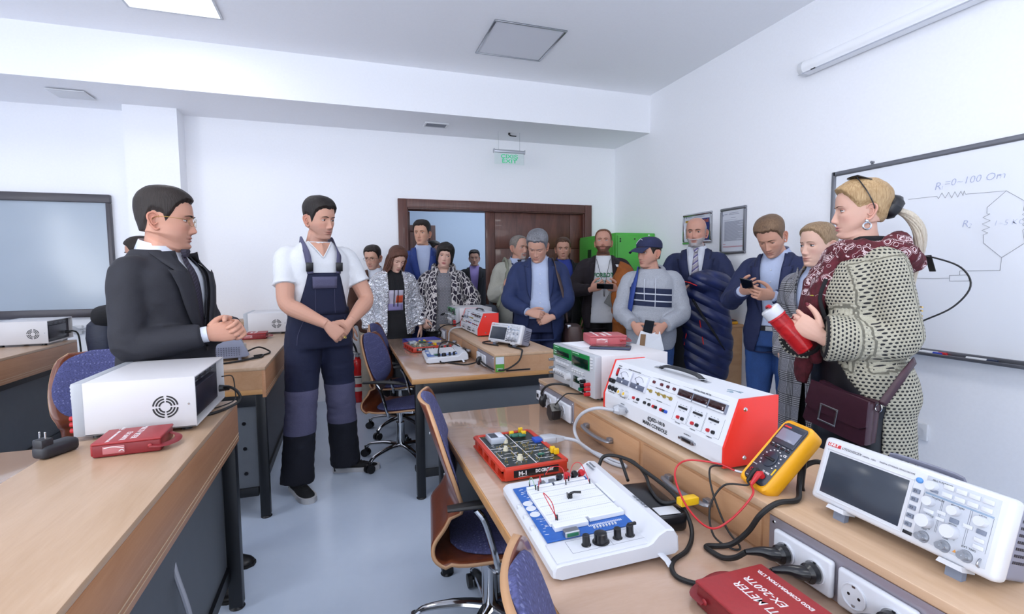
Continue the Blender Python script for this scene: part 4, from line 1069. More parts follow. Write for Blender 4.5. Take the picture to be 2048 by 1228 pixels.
# ------------------------------------------------------------------ white prototyping workstation
def elvis(label, loc, rz, simple=False):
    t = thing('prototyping_board', label, 'prototyping board', loc, rz, 'white prototyping workstations')
    B = Matrix.Translation((0, 0, .004)) @ Matrix.Rotation(R(-3.0), 4, 'Y')
    # base outline in x (0..0.29) by y (-.2...2), low on the left, hump along the right
    prof = [(0, .006), (0, .022), (.010, .030), (.02, .032), (.215, .032), (.228, .036), (.243, .050), (.262, .058), (.280, .054), (.290, .036), (.292, .004), (.28, 0), (.02, 0)]
    q = MB(); rs = []
    for y, ins in ((-.203, .006), (-.200, .0015), (-.192, 0), (.192, 0), (.200, .0015), (.203, .006)):
        rs.append([(min(max(x, ins), .292-ins), y, max(0, min(z, z-ins*.6) if z > .01 else z)) for x, z in prof])
    q.rings(rs, X=B); q.build('base', m_white, t, 30)
    q = MB(); q.box(.012, .232, -.197, -.125, .030, .034, .003, 2, B)
    for k in range(3): q.box(.004, .016, -.05+k*.055, -.035+k*.055, .022, .033, .003, 2, B)
    q.build('control_ledge', m_white, t)
    q = MB(); q.box(.018, .240, -.122, .155, .033, .0365, .0008, 1, B); pc = q.build('circuit_board', M('blue circuit board', '#1f5fb5', .35, 0, .06, 90), t)
    q = MB()
    q.box(.045, .222, -.068, .112, .0365, .046, .001, 1, B)
    for (x0, x1, y0, y1) in ((.048, .130, -.092, -.072), (.138, .226, -.080, -.060), (.048, .120, .115, .128), (.127, .215, .118, .132)): q.box(x0, x1, y0, y1, .0365, .0475, .001, 1, B)
    q.box(.2275, .2365, -.02, .085, .0365, .044, .001, 1, B)
    bb = q.build('breadboard', M('breadboard white', '#eef1f6', .4), t)
    q = MB()
    for y in (-.030, .012, .054, .085): q.box(.048, .219, y, y+.0015, .0459, .0463, 0, 1, B)
    for k in range(34):
        for y in (-.060, -.045, -.02, .0, .03, .044, .07, .098): q.box(.05+k*.005, .0512+k*.005, y, y+.0012, .0459, .0462, 0, 1, B)
    q.build('contact_holes', M('breadboard hole grey', '#b5b9c2', .6), bb)
    q = MB()
    for y in (.060, .033, .002): q.lathe([(.013, .0366), (.012, .0374), (.004, .0374)], 20, B @ Matrix.Translation((.031, y, 0)))
    for k in range(8): q.box(.135+k*.0075, .1385+k*.0075, -.110, -.104, .0365, .0395, 0, 1, B)
    random.seed(2)
    for k in range(40): x = random.uniform(.022, .042); y = random.uniform(-.10, .14); q.box(x, x+.006, y, y+.0012, .0364, .0368, 0, 1, B)
    for k in range(20): q.box(.128+.0042*k, .1305+.0042*k, -.098, -.091, .0364, .0368, 0, 1, B)
    q.build('board_print', m_white, pc)
    q = MB(); q.box(.06, .095, -.125, -.105, .036, .050, .002, 1, B); sp = q.build('serial_port', m_steel, t); q = MB(); q.box(.064, .091, -.1262, -.124, .039, .047, .001, 1, B); q.build('port_face', m_grn, sp)
    q = MB()
    for x in (.088, .118): q.box(x, x+.018, .128, .150, .036, .048, .001, 1, B)
    q.build('usb_socket', m_steel, t)
    for k, (x, m) in enumerate(((.148, m_blk), (.170, m_red), (.192, m_blk), (.213, m_red))):
        q = MB(); q.tube([(x, .146, .036), (x, .146, .05), (x, .138, .056), (x, .130, .056)], [.007, .0085, .0085, .007], 12, 3, X=B); q.build('banana_socket', m, t)
    q = MB()
    for (x, r, h) in ((.094, .0085, .022), (.128, .0150, .020), (.168, .0085, .022), (.198, .0085, .022)): q.lathe([(r*1.25, .032), (r*1.25, .035), (r, .036), (r*.92, .034+h), (r*.8, .035+h)], 20, B @ Matrix.Translation((x, -.158, 0)))
    q.cbox((.206, -.153, .056), (.02, .006, .006), .001, X=B)
    q.build('knob', m_blk, t)
    q = MB()
    for (x0, x1, y0, y1) in ((.055, .225, -.178, -.1772), (.055, .225, -.132, -.1312), (.055, .0558, -.178, -.132), (.148, .1488, -.178, -.132), (.225, .2258, -.178, -.132)): q.box(x0, x1, y0, y1, .0338, .0342, 0, 1, B)
    q.build('panel_lines', m_print, t)
    q = MB(); put_text(q, 'NI ELVIS II', .011, B @ face_m((.274, -.04, .0572), (0, -1, 0), (-1, 0, .25)), extrude=.0006, bold=.0002, sx=1.3); q.build('lettering', m_print, t, 0); q = MB(); put_text(q, 'NATIONAL', .0075, B @ face_m((.258, .185, .0588), (0, -1, 0), (-1, 0, -.1)), extrude=.0006); q.build('lettering', m_print, t, 0); q = MB(); put_text(q, 'INSTRUMENTS', .0075, B @ face_m((.249, .185, .0570), (0, -1, 0), (-1, 0, -.5)), extrude=.0006)
    q.build('lettering', m_print, t, 0)
    def wire(P, m, nm='jumper_wire'):
        q = MB(); q.tube(P, .0011, 6, 6, X=B); w = q.build(nm, m, t)
        q = MB()
        for p in (P[0], P[-1]): q.cyl((p[0], p[1], p[2]-.002), (p[0], p[1], p[2]+.011), .0017, n=8, X=B)
        q.build('wire_tip', m_blk, w)
    if not simple:
        wire([(.063, -.058, .048), (.058, -.05, .085), (.045, -.03, .102), (.048, -.052, .088), (.066, -.060, .048)], m_red)
        wire([(.152, .103, .048), (.150, .12, .085), (.13, .15, .08), (.108, .148, .062)], m_red)
        wire([(.166, .118, .050), (.185, .13, .085), (.205, .12, .088), (.213, .085, .048)], m_red)
        wire([(.068, .106, .048), (.062, .118, .075), (.06, .132, .062), (.06, .135, .045)], M('pale green wire', '#8fb59a', .5)); wire([(.072, .098, .048), (.085, .118, .075), (.09, .13, .064), (.092, .135, .048)], m_red)
        q = MB(); q.cyl((.135, .03, .046), (.135, .03, .056), .0055, n=14, X=B); q.tube([(.135, .03, .058), (.144, .026, .061), (.160, .019, .061)], [.003, .003, .0032], 8, X=B)
        for dy in (-.004, .004): q.cyl((.128, .03+dy, .046), (.128, .03+dy, .06), .0012, n=6, X=B)
        q.build('potentiometer', m_blk, t)
    q = MB(); q.tube([(.24, -.19, .012), (.252, -.215, -.002), (.256, -.221, -.0115)], [.008, .008, .009], 8, flat=.45, X=B); q.box(.245, .28, .12, .16, -.017, .004, .002, 1, B); q.tube([(.262, -.12, .01), (.264, -.12, -.0165)], .009, 10, X=B); q.build('support_foot', m_white, t)
    return t
elvis('white prototyping workstation with black knobs beside the lettered red trainer board', (.388, 1.085, .7305), R(-3))
elv2 = elvis('white prototyping workstation seen from the aisle on the far bench beside the blue book', (.52, 3.56, .7305), R(-4), True)
t = thing('book', 'blue covered thick book under the far red trainer board', 'book', (.63, 4.42, .7305), R(8))
q = MB(); q.box(-.15, .15, -.10, .10, 0, .004); q.box(-.15, .15, -.10, .10, .030, .034); q.box(-.15, -.145, -.1, .1, 0, .034); q.build('cover', M('blue book cover', '#2536a8', .35), t)
q = MB(); q.box(-.144, .147, -.097, .097, .004, .030); q.build('pages', M('book pages', '#d9cfb2', .7), t)
def into(q, par):
    """move world points into the frame of the thing that owns the part"""
    X = (Matrix.Translation(par.location) @ rotz(par.rotation_euler.z)).inverted(); q.v = [tuple(X @ Vector(v)) for v in q.v]; return q
def cord(par, P, r, name='power_cord', m=None):
    q = MB(); q.tube(P, r, 8, 7)
    if isinstance(par, str):
        t = thing(name, par, 'cable', tuple(P[0])); into(q, t).build('cable', m or m_rubber, t); return t
    return into(q, par).build(name, m or m_rubber, par)
def cord_c(par, P, r, plug_dir):
    t = cord(par, P, r); q = MB(); p = Vector(P[0]); q.tube([p-Vector(plug_dir)*.005, p+Vector(plug_dir)*.03], [.014, .009], 10); into(q, par).build('plug', m_blk, t); return t
# ------------------------------------------------------------------ yellow multimeter leaning on its stand
t = thing('multimeter', 'yellow and dark grey handheld multimeter leaning beside the red console end', 'multimeter', (.881, .889, .852))
m_hol = M('yellow rubber holster', '#f0ab12', 0.45)
m_dmm = M('dark slate plastic', '#343946', 0.4)
XM = frame_m((0, 0, 0), Vector((-.2, -1, 0)).normalized(), Vector((.664, -.17, .728)).normalized(), Vector((-.2, -1, 0)).normalized().cross(Vector((.664, -.17, .728)).normalized()))
_r = Vector((-.17, -.985, 0)).normalized(); _u = Vector((.665, -.16, .73)); _u = (_u-_u.dot(_r)*_r).normalized(); XM = frame_m((0, 0, .004), _r, _u, _r.cross(_u))
def rrect(w0, w1, h0, h1, r, n=5):
    P = []
    for (cx, cy, a0) in ((w1-r, h1-r, 0), (w0+r, h1-r, 90), (w0+r, h0+r, 180), (w1-r, h0+r, 270)):
        for k in range(n+1): an = R(a0+90*k/n); P.append((cx+r*math.cos(an), cy+r*math.sin(an)))
    return P
q = MB(); P = lambda e, z: [(x, y, z) for x, y in rrect(-.047+e, .047-e, 0+e, .186-e, .016)]
q.rings([P(.006, -.034), P(.001, -.028), P(0, -.012), P(.0, .004), P(.004, .008), P(.009, .006), P(.0095, -.004)], X=XM); q.build('holster', m_hol, t, 50)
q = MB(); q.rings([[(x, y, z) for x, y in rrect(-.0385+e, .0385-e, .012+e, .178-e, .008)] for e, z in ((0, -.01), (0, .005), (.002, .0075))], X=XM); q.box(-.036, .036, .118, .172, .0065, .0105, .002, 2, XM); q.build('body', m_dmm, t, 50)
def mbx(lst, name, m, z0, z1, bev=.0006, par=t):
    q = MB()
    for (a0, a1, b0, b1) in lst: q.box(a0, a1, b0, b1, z0, z1, bev, 2, XM)
    return q.build(name, m, par)
mbx([(-.031, .031, .130, .160)], 'display', M('lcd grey', '#8b8ea0', .15), .0095, .0110)
mbx([(-.030, -.008, .1645, .168)], 'brand_mark', m_ored, .0100, .0107, .0002)
mbx([(-.032+.0175*k, -.020+.0175*k, .108, .113) for k in range(4)], 'keys', m_blk, .006, .0095, .001)
q = MB(); q.lathe([(.0205, .006), (.020, .010), (.0185, .011)], 28, XM @ Matrix.Translation((.001, .076, 0))); dl = q.build('selector_dial', M('dial slate', '#2a3140', .35), t)
q = MB(); q.box(-.0175, .0175, .0725, .0795, .0105, .0155, .002, 2, XM); q.build('dial_pointer', m_blk, dl)
q = MB()
for k in range(13):
    an = R(-40+260*k/12); q.cbox((.001+.0265*math.cos(an), .076+.0265*math.sin(an), .0078), (.0042, .0026, .0005), X=XM)
put_text(q, 'TK-4002', .0065, XM @ Matrix.Translation((.004, .0435, .0078)), extrude=.0002, bold=.0002); put_text(q, 'CE', .008, XM @ Matrix.Translation((.024, .098, .0078)), extrude=.0002, bold=.0002); put_text(q, '20A MAX', .0035, XM @ Matrix.Translation((-.036, .05, .0078)), extrude=.0002); put_text(q, 'mA COM', .0038, XM @ Matrix.Translation((-.03, .018, .0078)), extrude=.0002)
for k, s_ in enumerate(('TRMS', 'HOLD', 'RANGE', 'HZ')): put_text(q, s_, .0032, XM @ Matrix.Translation((-.031+.0175*k, .1155, .0078)), extrude=.0002)
q.build('print_text', m_ink, t, 0)
mbx([(.031, .0355, .044, .062)], 'yellow_print', m_yel, .0074, .0080, .0001)
q = MB()
for (x, y) in ((-.026, .034), (-.009, .034)): q.lathe([(.0048, .007), (.0044, .0088), (.003, .0088), (.0028, .006)], 14, XM @ Matrix.Translation((x, y, 0)))
q.build('jack', m_red, t)
q = MB()
for s_ in (-1, 1): q.tube([(s_*.028, .135, -.030), (s_*.030, .075, -.075), (s_*.028, .058, -.105)], [.005, .005, .006], 8, X=XM)
q.tube([(-.028, .058, -.105), (.028, .058, -.105)], .005, 8, X=XM); q.tube([(-.029, .1, -.055), (.029, .1, -.055)], .004, 8, X=XM); q.build('tilt_stand', m_blk, t)
dmm = t
def lead(jack, P, m):
    X0 = Matrix.Translation((.881, .889, .852)) @ XM
    p = X0 @ Vector((jack[0], jack[1], .010)); n_ = (X0 @ Vector((jack[0], jack[1], .022)))-p; dn = (X0 @ Vector((jack[0], jack[1]-.03, .02)))
    q = MB(); q.tube([dn]+P, .0024, 8, 8); o = into(q, dmm).build('test_lead', m, dmm)
    q = MB(); q.tube([p, p+n_, dn], [.0065, .0075, .004], 10, 3); into(q, dmm).build('plug', m, o)
    return o
lead((.020, .030), [(.845, .85, .855), (.80, .865, .80), (.765, .89, .775), (.75, .95, .80), (.76, 1.01, .852), (.81, 1.035, .872), (.872, .995, .872), (.90, .962, .862)], m_red)
tl = lead((.004, .032), [(.86, .88, .865), (.83, .92, .852), (.80, .93, .80), (.785, .90, .75), (.80, .86, .7365), (.82, .855, .7385), (.822, .90, .76), (.825, .95, .82), (.84, .98, .868), (.88, .985, .868), (.91, .995, .858)], m_rubber)
q = MB()
for (a0, b0) in (((.90, .962, .862), (.925, .935, .857)), ((.91, .995, .858), (.935, 1.0, .857))): q.tube([a0, b0], [.0035, .003], 8); q.tube([b0, V3(b0)+(V3(b0)-V3(a0))*.8], .001, 6)
into(q, dmm).build('probe_tip', m_steel, tl)
# ------------------------------------------------------------------ plugs and cords
def plug(par, p, mode='straight'):
    """europlug sitting in a socket plate that faces -x; p = centre on the plate"""
    own = par if par.parent is None else par.parent
    q = MB(); X = frame_m(p, (0, -1, 0), (0, 0, 1), (-1, 0, 0)); q.X = X
    if mode == 'straight':
        q.lathe([(.019, -.006), (.019, .006), (.013, .012)], 20); q.tube([(0, 0, .008), (-.006, .002, .022), (-.018, .003, .036), (-.034, -.003, .058)], [.014, .013, .0095, .0058], 12, 3)
    else: q.tube([(0, .012, .002), (0, .008, .016), (0, -.012, .020), (0, -.03, .012)], [.012, .0165, .0165, .009], 14, 3, flat=.75)
    return into(q, own).build('plug', m_blk, par)
gc = M('grey cable', '#b9bcc4', .45)
o = cord(con1, [(.852, 1.467, .884), (.80, 1.49, .890), (.765, 1.535, .86), (.755, 1.57, .80), (.765, 1.53, .752), (.80, 1.44, .739), (.828, 1.365, .7365), (.822, 1.345, .7365), (.80, 1.385, .7365), (.787, 1.455, .739), (.768, 1.505, .752), (.74, 1.525, .772), (.705, 1.548, .778)], .0058, 'data_cable', gc)
q = MB(); q.tube([(.852, 1.467, .884), (.868, 1.464, .884)], [.010, .018], 8); q.box(.862, .887, 1.44, 1.49, .873, .896, .003); into(q, con1).build('console_plug', gc, o)
q = MB(); q.box(.628, .675, 1.545, 1.592, .764, .786, .004); q.rings([[(.675, 1.545, .766), (.675, 1.592, .766), (.675, 1.592, .784), (.675, 1.545, .784)], [(.71, 1.545, .772), (.71, 1.556, .772), (.71, 1.556, .782), (.71, 1.545, .782)]]); into(q, con1).build('trainer_plug', gc, o)
brick = thing('power_brick', 'black power supply brick with looped cord and yellow tag behind the prototyping workstation', 'power brick', (.725, 1.065, .7305), R(-6))
q = MB(); q.box(-.05, .05, -.10, .09, 0, .048, .012, 3); q.build('housing', m_blk, brick)
q = MB(); q.box(-.025, .03, -.098, -.06, .0475, .0487, .0003); q.build('label', M('brick label', '#d7dae0', .5), brick)
o = cord(brick, [(.64, 1.27, .752), (.69, 1.285, .765), (.725, 1.30, .80), (.76, 1.24, .81), (.775, 1.15, .80), (.77, 1.05, .798), (.765, 1.0, .79), (.765, .96, .76), (.75, .93, .738), (.70, .885, .737), (.645, .86, .737), (.62, .815, .737), (.65, .775, .737), (.71, .757, .737), (.75, .738, .750), (.773, .7225, .772)], .0052)
plug(o, (.831, .6885, .775))
cord(brick, [(.72, 1.16, .782), (.74, 1.22, .80), (.765, 1.27, .80), (.79, 1.24, .795), (.775, 1.16, .79), (.745, 1.09, .784), (.73, 1.02, .782), (.757, 1.0, .788)], .0045)
q = MB(); q.cbox((.772, .975, .800), (.05, .022, .018), .002); into(q, brick).build('yellow_tag', m_yel, o)
o = cord(sc1, [(1.04, .80, .90), (1.02, .835, .915), (.985, .845, .90), (.965, .835, .865), (.92, .80, .856), (.865, .80, .858), (.835, .815, .83), (.825, .84, .78), (.80, .865, .742), (.755, .885, .737), (.75, .865, .737), (.755, .835, .738), (.762, .808, .752), (.773, .790, .772)], .0058)
plug(o, (.831, .756, .775))
o = thing('plugged_cord', 'black plug and cord in the lowest of the power sockets beside the red case', 'plug', (.831, .542, .775)); plug(o, (.831, .542, .775))
q = MB(); q.tube([(.775, .575, .772), (.755, .56, .745), (.745, .50, .737), (.75, .40, .737)], .0055, 8, 6); into(q, o).build('cord', m_rubber, o)
o = cord(insR1, [(.815, 2.01, .80), (.805, 2.005, .825), (.82, 1.97, .862), (.86, 1.93, .874), (.93, 1.90, .858), (.98, 1.9, .856)], .005); plug(o, (.831, 2.01, .79), 'flat')
t = thing('hexagonal_adapter', 'black six sided adapter in the socket behind the red trainer board', 'power adapter', (.825, 1.867, .775))
X = frame_m((0, 0, 0), (0, -1, 0), (0, 0, 1), (-1, 0, 0)); q = MB(); q.rings([[(r*math.cos(R(60*k+20)), r*math.sin(R(60*k+20))*1.05, z) for k in range(6)] for r, z in ((.030, 0), (.037, .006), (.037, .034), (.031, .042))], X=X); q.build('housing', m_blk, t, 20)
cord(t, [(.80, 1.845, .81), (.82, 1.83, .84), (.845, 1.825, .858), (.89, 1.81, .856), (.95, 1.82, .8545)], .0026, 'adapter_cord')
# cords of the instruments and scopes
cord_c(insL1, [(-.473, 2.17, .915), (-.435, 2.15, .92), (-.405, 2.13, .90), (-.40, 2.12, .872), (-.43, 2.09, .857), (-.47, 2.02, .856), (-.52, 1.99, .856)], .0055, (1, 0, 0))
cord(insL1, [(-.475, 2.20, .955), (-.44, 2.21, .952), (-.43, 2.20, .90), (-.43, 2.18, .862), (-.47, 2.12, .854), (-.5, 2.10, .854)], .0022)
cord_c(insLL, [(-2.07, 4.75, .92), (-2.03, 4.75, .925), (-1.995, 4.74, .90), (-1.985, 4.74, .80), (-1.985, 4.74, .6), (-1.99, 4.73, .3), (-2.0, 4.80, .012)], .006, (1, 0, 0))
cord(gsc, [(-.58, 3.30, .89), (-.53, 3.42, .90), (-.49, 3.50, .87), (-.47, 3.45, .857), (-.52, 3.32, .856), (-.60, 3.18, .856), (-.70, 3.12, .856), (-.60, 3.17, .858), (-.50, 3.28, .857), (-.50, 3.38, .857), (-.545, 3.36, .856)], .005)
o = cord(sc2, [(1.10, 3.12, .87), (1.16, 3.13, .857), (1.19, 3.22, .857), (1.10, 3.27, .857), (1.03, 3.15, .857), (1.06, 3.0, .857), (1.03, 2.89, .855), (1.0, 2.875, .80), (.92, 2.88, .755), (.86, 2.93, .75), (.83, 3.04, .765), (.825, 3.13, .775)], .0055)
plug(o, (.836, 3.15, .775), 'flat')
cord(sc2, [(.97, 3.20, .857), (.93, 3.28, .857), (.91, 3.38, .857), (.97, 3.42, .857), (1.05, 3.36, .857)], .005)
cord(elv2, [(.82, 3.15, .765), (.75, 3.22, .738), (.66, 3.33, .737), (.62, 3.42, .737), (.70, 3.38, .737), (.81, 3.45, .737), (.80, 3.55, .79), (.74, 3.66, .83), (.66, 3.62, .835), (.605, 3.45, .80), (.60, 3.35, .745), (.63, 3.34, .737)], .0052)
t = thing('power_brick', 'small black brick at the far prototyping workstation', 'power brick', (.845, 3.62, .7305), 0)
t.location = (.815, 3.60, .7305); q = MB(); q.box(-.025, .025, -.05, .05, 0, .06, .006); q.build('housing', m_blk, t)
cord('pale grey cable hanging to the floor below the bench with the plug adapter', [(-.52, 1.72, .68), (-.50, 1.62, .55), (-.455, 1.58, .40), (-.44, 1.60, .22), (-.45, 1.66, .06), (-.50, 1.70, .008), (-.60, 1.75, .008)], .0075, 'network_cable', M('pale grey cable', '#a9adb8', .45))
cord('grey wire hanging behind the black plug adapter under the bench', [(-1.10, 2.10, .70), (-1.02, 2.12, .60), (-.97, 2.13, .52), (-.93, 2.1, .45)], .006, 'network_cable', M('pale grey cable', '#a9adb8', .45))
cord(con2, [(.94, 4.15, .885), (.87, 4.18, .875), (.835, 4.20, .84), (.83, 4.21, .77), (.80, 4.18, .738), (.70, 4.12, .738), (.675, 4.08, .77)], .0065, 'data_cable', M('grey cable', '#b9bcc4', .45))
o = cord(con2, [(.832, 4.57, .79), (.81, 4.55, .83), (.85, 4.45, .875), (.93, 4.36, .89), (.985, 4.33, .93)], .0055)
plug(o, (.836, 4.57, .785), 'flat')
# meters on the side cabinet
for k, (x, y, rz) in enumerate(((3.09, 3.45, 1.4), (3.13, 3.62, 1.45))):
    t = thing('multimeter', ('yellow multimeter with red leads on the front edge of the beech cabinet' if k == 0 else 'yellow multimeter lying behind another on the beech cabinet'), 'multimeter', (x, y, .888), rz)
    q = MB(); q.box(-.05, .05, -.09, .09, 0, .026, .01, 3); q.build('holster', m_hol, t)
    q = MB(); q.box(-.042, .042, -.08, .08, .02, .036, .006, 2); q.build('body', m_dmm, t)
    q = MB(); q.tube([(-.04, -.05, .04), (.0, -.02, .05), (.045, -.06, .04), (.02, .03, .046), (-.03, .06, .042), (-.045, .01, .04)], .003, 6, 6); q.build('lead', m_red, t)

# ------------------------------------------------------------------ fire extinguisher
t = thing('fire_extinguisher', 'red fire extinguisher on the floor by the back wall beside the overalls man', 'fire extinguisher', (.095, 5.42, 0))
m_fr_ = M('extinguisher red', '#d31f22', 0.25)
q = MB(); q.lathe([(.058, 0), (.066, .006), (.068, .02), (.068, .36), (.062, .41), (.045, .44), (.026, .455), (.024, .475)], 28); q.build('cylinder', m_fr_, t)
q = MB(); q.lathe([(.0685, .20), (.0692, .20), (.0692, .285), (.0685, .285)], 28, caps=False); q.lathe([(.0685, .12), (.0692, .12), (.0692, .165), (.0685, .165)], 28, caps=False); lb = q.build('label', M('extinguisher label', '#e6e2dc', .5), t)
q = MB(); q.lathe([(.0693, .262), (.0696, .262), (.0696, .277), (.0693, .277)], 28, caps=False); q.build('label_band', m_dark, lb)
q = MB(); q.cyl((0, 0, .47), (0, 0, .51), .022, .02, 14); q.box(-.06, .03, -.012, .012, .50, .512, .003); q.tube([(.02, 0, .51), (-.04, 0, .535), (-.08, 0, .55)], .008, 8, 3, flat=.6); q.lathe([(.014, .0), (.014, .012)], 14, face_m((0, -.02, .49), (1, 0, 0), (0, 0, 1))); q.build('valve', m_steel, t)
q = MB(); q.tube([(.0, .02, .50), (-.03, .03, .60), (-.075, .02, .64), (-.10, 0, .60), (-.10, -.01, .48), (-.095, 0, .30)], .011, 10, 6); hs = q.build('hose', m_black, t)
q = MB(); q.lathe([(.011, 0), (.014, .04), (.02, .14), (.023, .17)], 14, Matrix.Translation((-.095, 0, .31)) @ Matrix.Rotation(PI, 4, 'X')); q.build('nozzle', m_black, hs)
# ------------------------------------------------------------------ people: shape library
def sm(a, b, x):
    t = np.clip((np.asarray(x, float)-a)/(b-a), 0, 1); return t*t*(3-2*t)
def hermite(xs, ys):
    xs = np.array(xs, float); ys = np.array(ys, float)
    if xs[0] > xs[-1]: xs, ys = xs[::-1], ys[::-1]
    h = np.diff(xs); d = np.diff(ys)/h; m = np.zeros(len(xs)); m[0], m[-1] = d[0], d[-1]
    for i in range(1, len(xs)-1): m[i] = 0 if d[i-1]*d[i] <= 0 else 2*d[i-1]*d[i]/(d[i-1]+d[i])
    def f(x):
        x = np.clip(np.asarray(x, float), xs[0], xs[-1]); i = np.clip(np.searchsorted(xs, x)-1, 0, len(h)-1)
        t = (x-xs[i])/h[i]; t2, t3 = t*t, t*t*t
        return (2*t3-3*t2+1)*ys[i]+(t3-2*t2+t)*h[i]*m[i]+(-2*t3+3*t2)*ys[i+1]+(t3-t2)*h[i]*m[i+1]
    return f
HZ = [.118, .112, .100, .085, .06, .03, 0, -.03, -.06, -.085, -.100, -.112, -.120, -.128, -.145, -.19, -.24]
class Head:
    """head in local metres: face looks along -y, eyes at z = 0, chin near z = -0.115"""
    def __init__(s, fem=False, jaw=1.0, wide=1.0, nose=1.0, chin=1.0, fat=0.0):
        fr = [.0, .036, .062, .078, .090, .0945, .0895, .0885, .0890, .0870, .0885, .0840, .066, .046, .042, .042, .050]
        bk = [.0, .045, .068, .084, .098, .101, .097, .087, .075, .066, .063, .063, .063, .063, .064, .070, .085]
        wd = [.0, .036, .053, .065, .0735, .0765, .0750, .0715, .066, .0585, .052, .0505, .054, .059, .063, .069, .09]
        if fem:
            wd = [w*(.965 if z > -.05 else .90 if z > -.13 else .84) for z, w in zip(HZ, wd)]
            bk = [b*(.97 if z > -.05 else .90) for z, b in zip(HZ, bk)]
            fr[3:6] = [.080, .0915, .0935]
        for i, z in enumerate(HZ):
            if -.13 < z < -.05: wd[i] *= jaw
            if -.125 < z < -.09: fr[i] *= (.985 if fem else 1.0)*chin
            wd[i] *= wide
            if z < -.04: wd[i] += fat*.008; bk[i] += fat*.006
            if z < -.115: fr[i] += fat*.016
        s.fr, s.bk, s.wd = hermite(HZ, fr), hermite(HZ, bk), hermite(HZ, wd)
        s.fem, s.nose, s.fat = fem, nose, fat
    def base(s, ph, z):
        """ph: 0 = front, grows towards the person's left; returns point"""
        fr, bk, wd = s.fr(z), s.bk(z), s.wd(z)
        c, sn = np.cos(ph), np.sin(ph)
        ef = 2.25-.35*sm(-.07, -.105, z); e = np.where(c > 0, ef, 2.05)
        x = wd*np.sign(sn)*np.abs(sn)**(2/e)
        y = np.where(c > 0, -fr, bk)*np.abs(c)**(2/e)
        tilt = .36*sm(-.045, -.112, z)*(1-.35*sm(-.13, -.2, z))
        zz = z+tilt*(y+.085)*sm(-.09, .0, y)*1.0
        y = y+.016*sm(-.12, -.24, z)
        return x, y, zz
    def feat(s, x, y, z):
        """facial relief: returns dy (negative = outwards)"""
        G = lambda cx, cz, sx, sz: np.exp(-((x-cx)/sx)**2-((z-cz)/sz)**2)
        fem = s.fem; dy = np.zeros_like(x)
        n = np.interp(z, [-.058, -.053, -.047, -.040, -.028, -.010, .004, .016], [0, .006, .0195, .0235, .0185, .0105, .0050, 0])*s.nose*(.92 if fem else 1.0)
        sx = np.interp(z, [-.055, -.042, -.03, 0, .02], [.0105, .0105, .0085, .0065, .0075])
        dy -= n*np.exp(-(np.abs(x)/sx)**2.4)
        for sg in (-1, 1):
            dy -= .0085*G(sg*.0125, -.0455, .0055, .0075)
            dy += .0105*G(sg*.032, .001, .0155, .0105)            # sockets
            dy += .004*G(sg*.016, .004, .007, .010)
            dy -= (.0020 if fem else .0048)*G(sg*.027, .0195, .018, .0065)
            dy -= .0045*G(sg*.047, -.022, .020, .016)
            dy += .0030*G(sg*.040, -.062, .014, .020)
            dy += .0022*G(sg*.026, -.073, .006, .006)
            dy += .002*G(sg*.020, -.052, .006, .012)
        lp = 1.25 if fem else 1.0
        dy -= .0048*lp*G(0, -.0685, .0165, .0042)+.0058*lp*G(0, -.0800, .0150, .0048)
        dy += .0042*G(0, -.0742, .020, .0016)
        dy -= .0012*G(.0055, -.066, .0035, .0035)+.0012*G(-.0055, -.066, .0035, .0035)
        dy += .0022*G(0, -.062, .0035, .0055)
        dy += .0050*G(0, -.0895, .018, .0050)
        dy -= .0050*G(0, -.1045, .016, .0085)
        return dy
    def grid(s, dens=1.0):
        a = np.concatenate([np.linspace(0, .95, int(34*dens), endpoint=False), np.linspace(.95, PI, int(20*dens), endpoint=False)])
        ph = np.concatenate([a, 2*PI-a[::-1][:len(a)]]); ph = np.unique(np.concatenate([a, [PI], 2*PI-a[1:]]))
        zs = np.concatenate([np.linspace(-.235, -.13, int(10*dens), endpoint=False), np.linspace(-.13, -.118, int(5*dens), endpoint=False), np.linspace(-.118, .03, int(70*dens), endpoint=False), np.linspace(.03, .100, int(16*dens), endpoint=False), .1179-.0179*np.linspace(1, 0, int(9*dens))**2])
        return ph, zs
class HeadPose:
    """neck bends between collar and jaw; yaw>0 turns to the person's left, pitch>0 looks down, roll>0 tips to their left"""
    def __init__(s, c, yaw, pitch, roll, scale=1.0):
        s.c = Vector(c); s.sc = scale
        s.q = Euler((R(pitch), R(roll), R(yaw)), 'XYZ').to_quaternion(); s.piv = Vector((0, .025, -.125))
    def __call__(s, p):
        p = Vector(p); w = float(sm(-.225, -.115, p.z))
        q = s.q if w > .999 else s.q.to_matrix().to_quaternion()
        if w < .999:
            from mathutils import Quaternion
            q = Quaternion((1, 0, 0, 0)).slerp(s.q, w)
        return s.c+(q @ (p-s.piv)+s.piv)*s.sc
def add_rows(mb, pts, closed, pose, mi, cap0=False, cap1=False):
    mb.mi = mi
    mb.rings([[pose(p) for p in r] for r in pts], cap0, cap1, closed)
def hairline_default(ph):
    """height of the hair edge around the head (short male cut)"""
    a = np.abs((ph+PI) % (2*PI)-PI)
    return np.interp(a, [0, .5, .80, 1.02, 1.18, 1.32, 1.42, 1.50, 1.85, 2.0, 2.15, 2.5, PI], [.073, .075, .066, .050, .022, -.012, -.016, .020, .022, -.010, -.050, -.082, -.088])
SKIN_ATTR = 'tone'
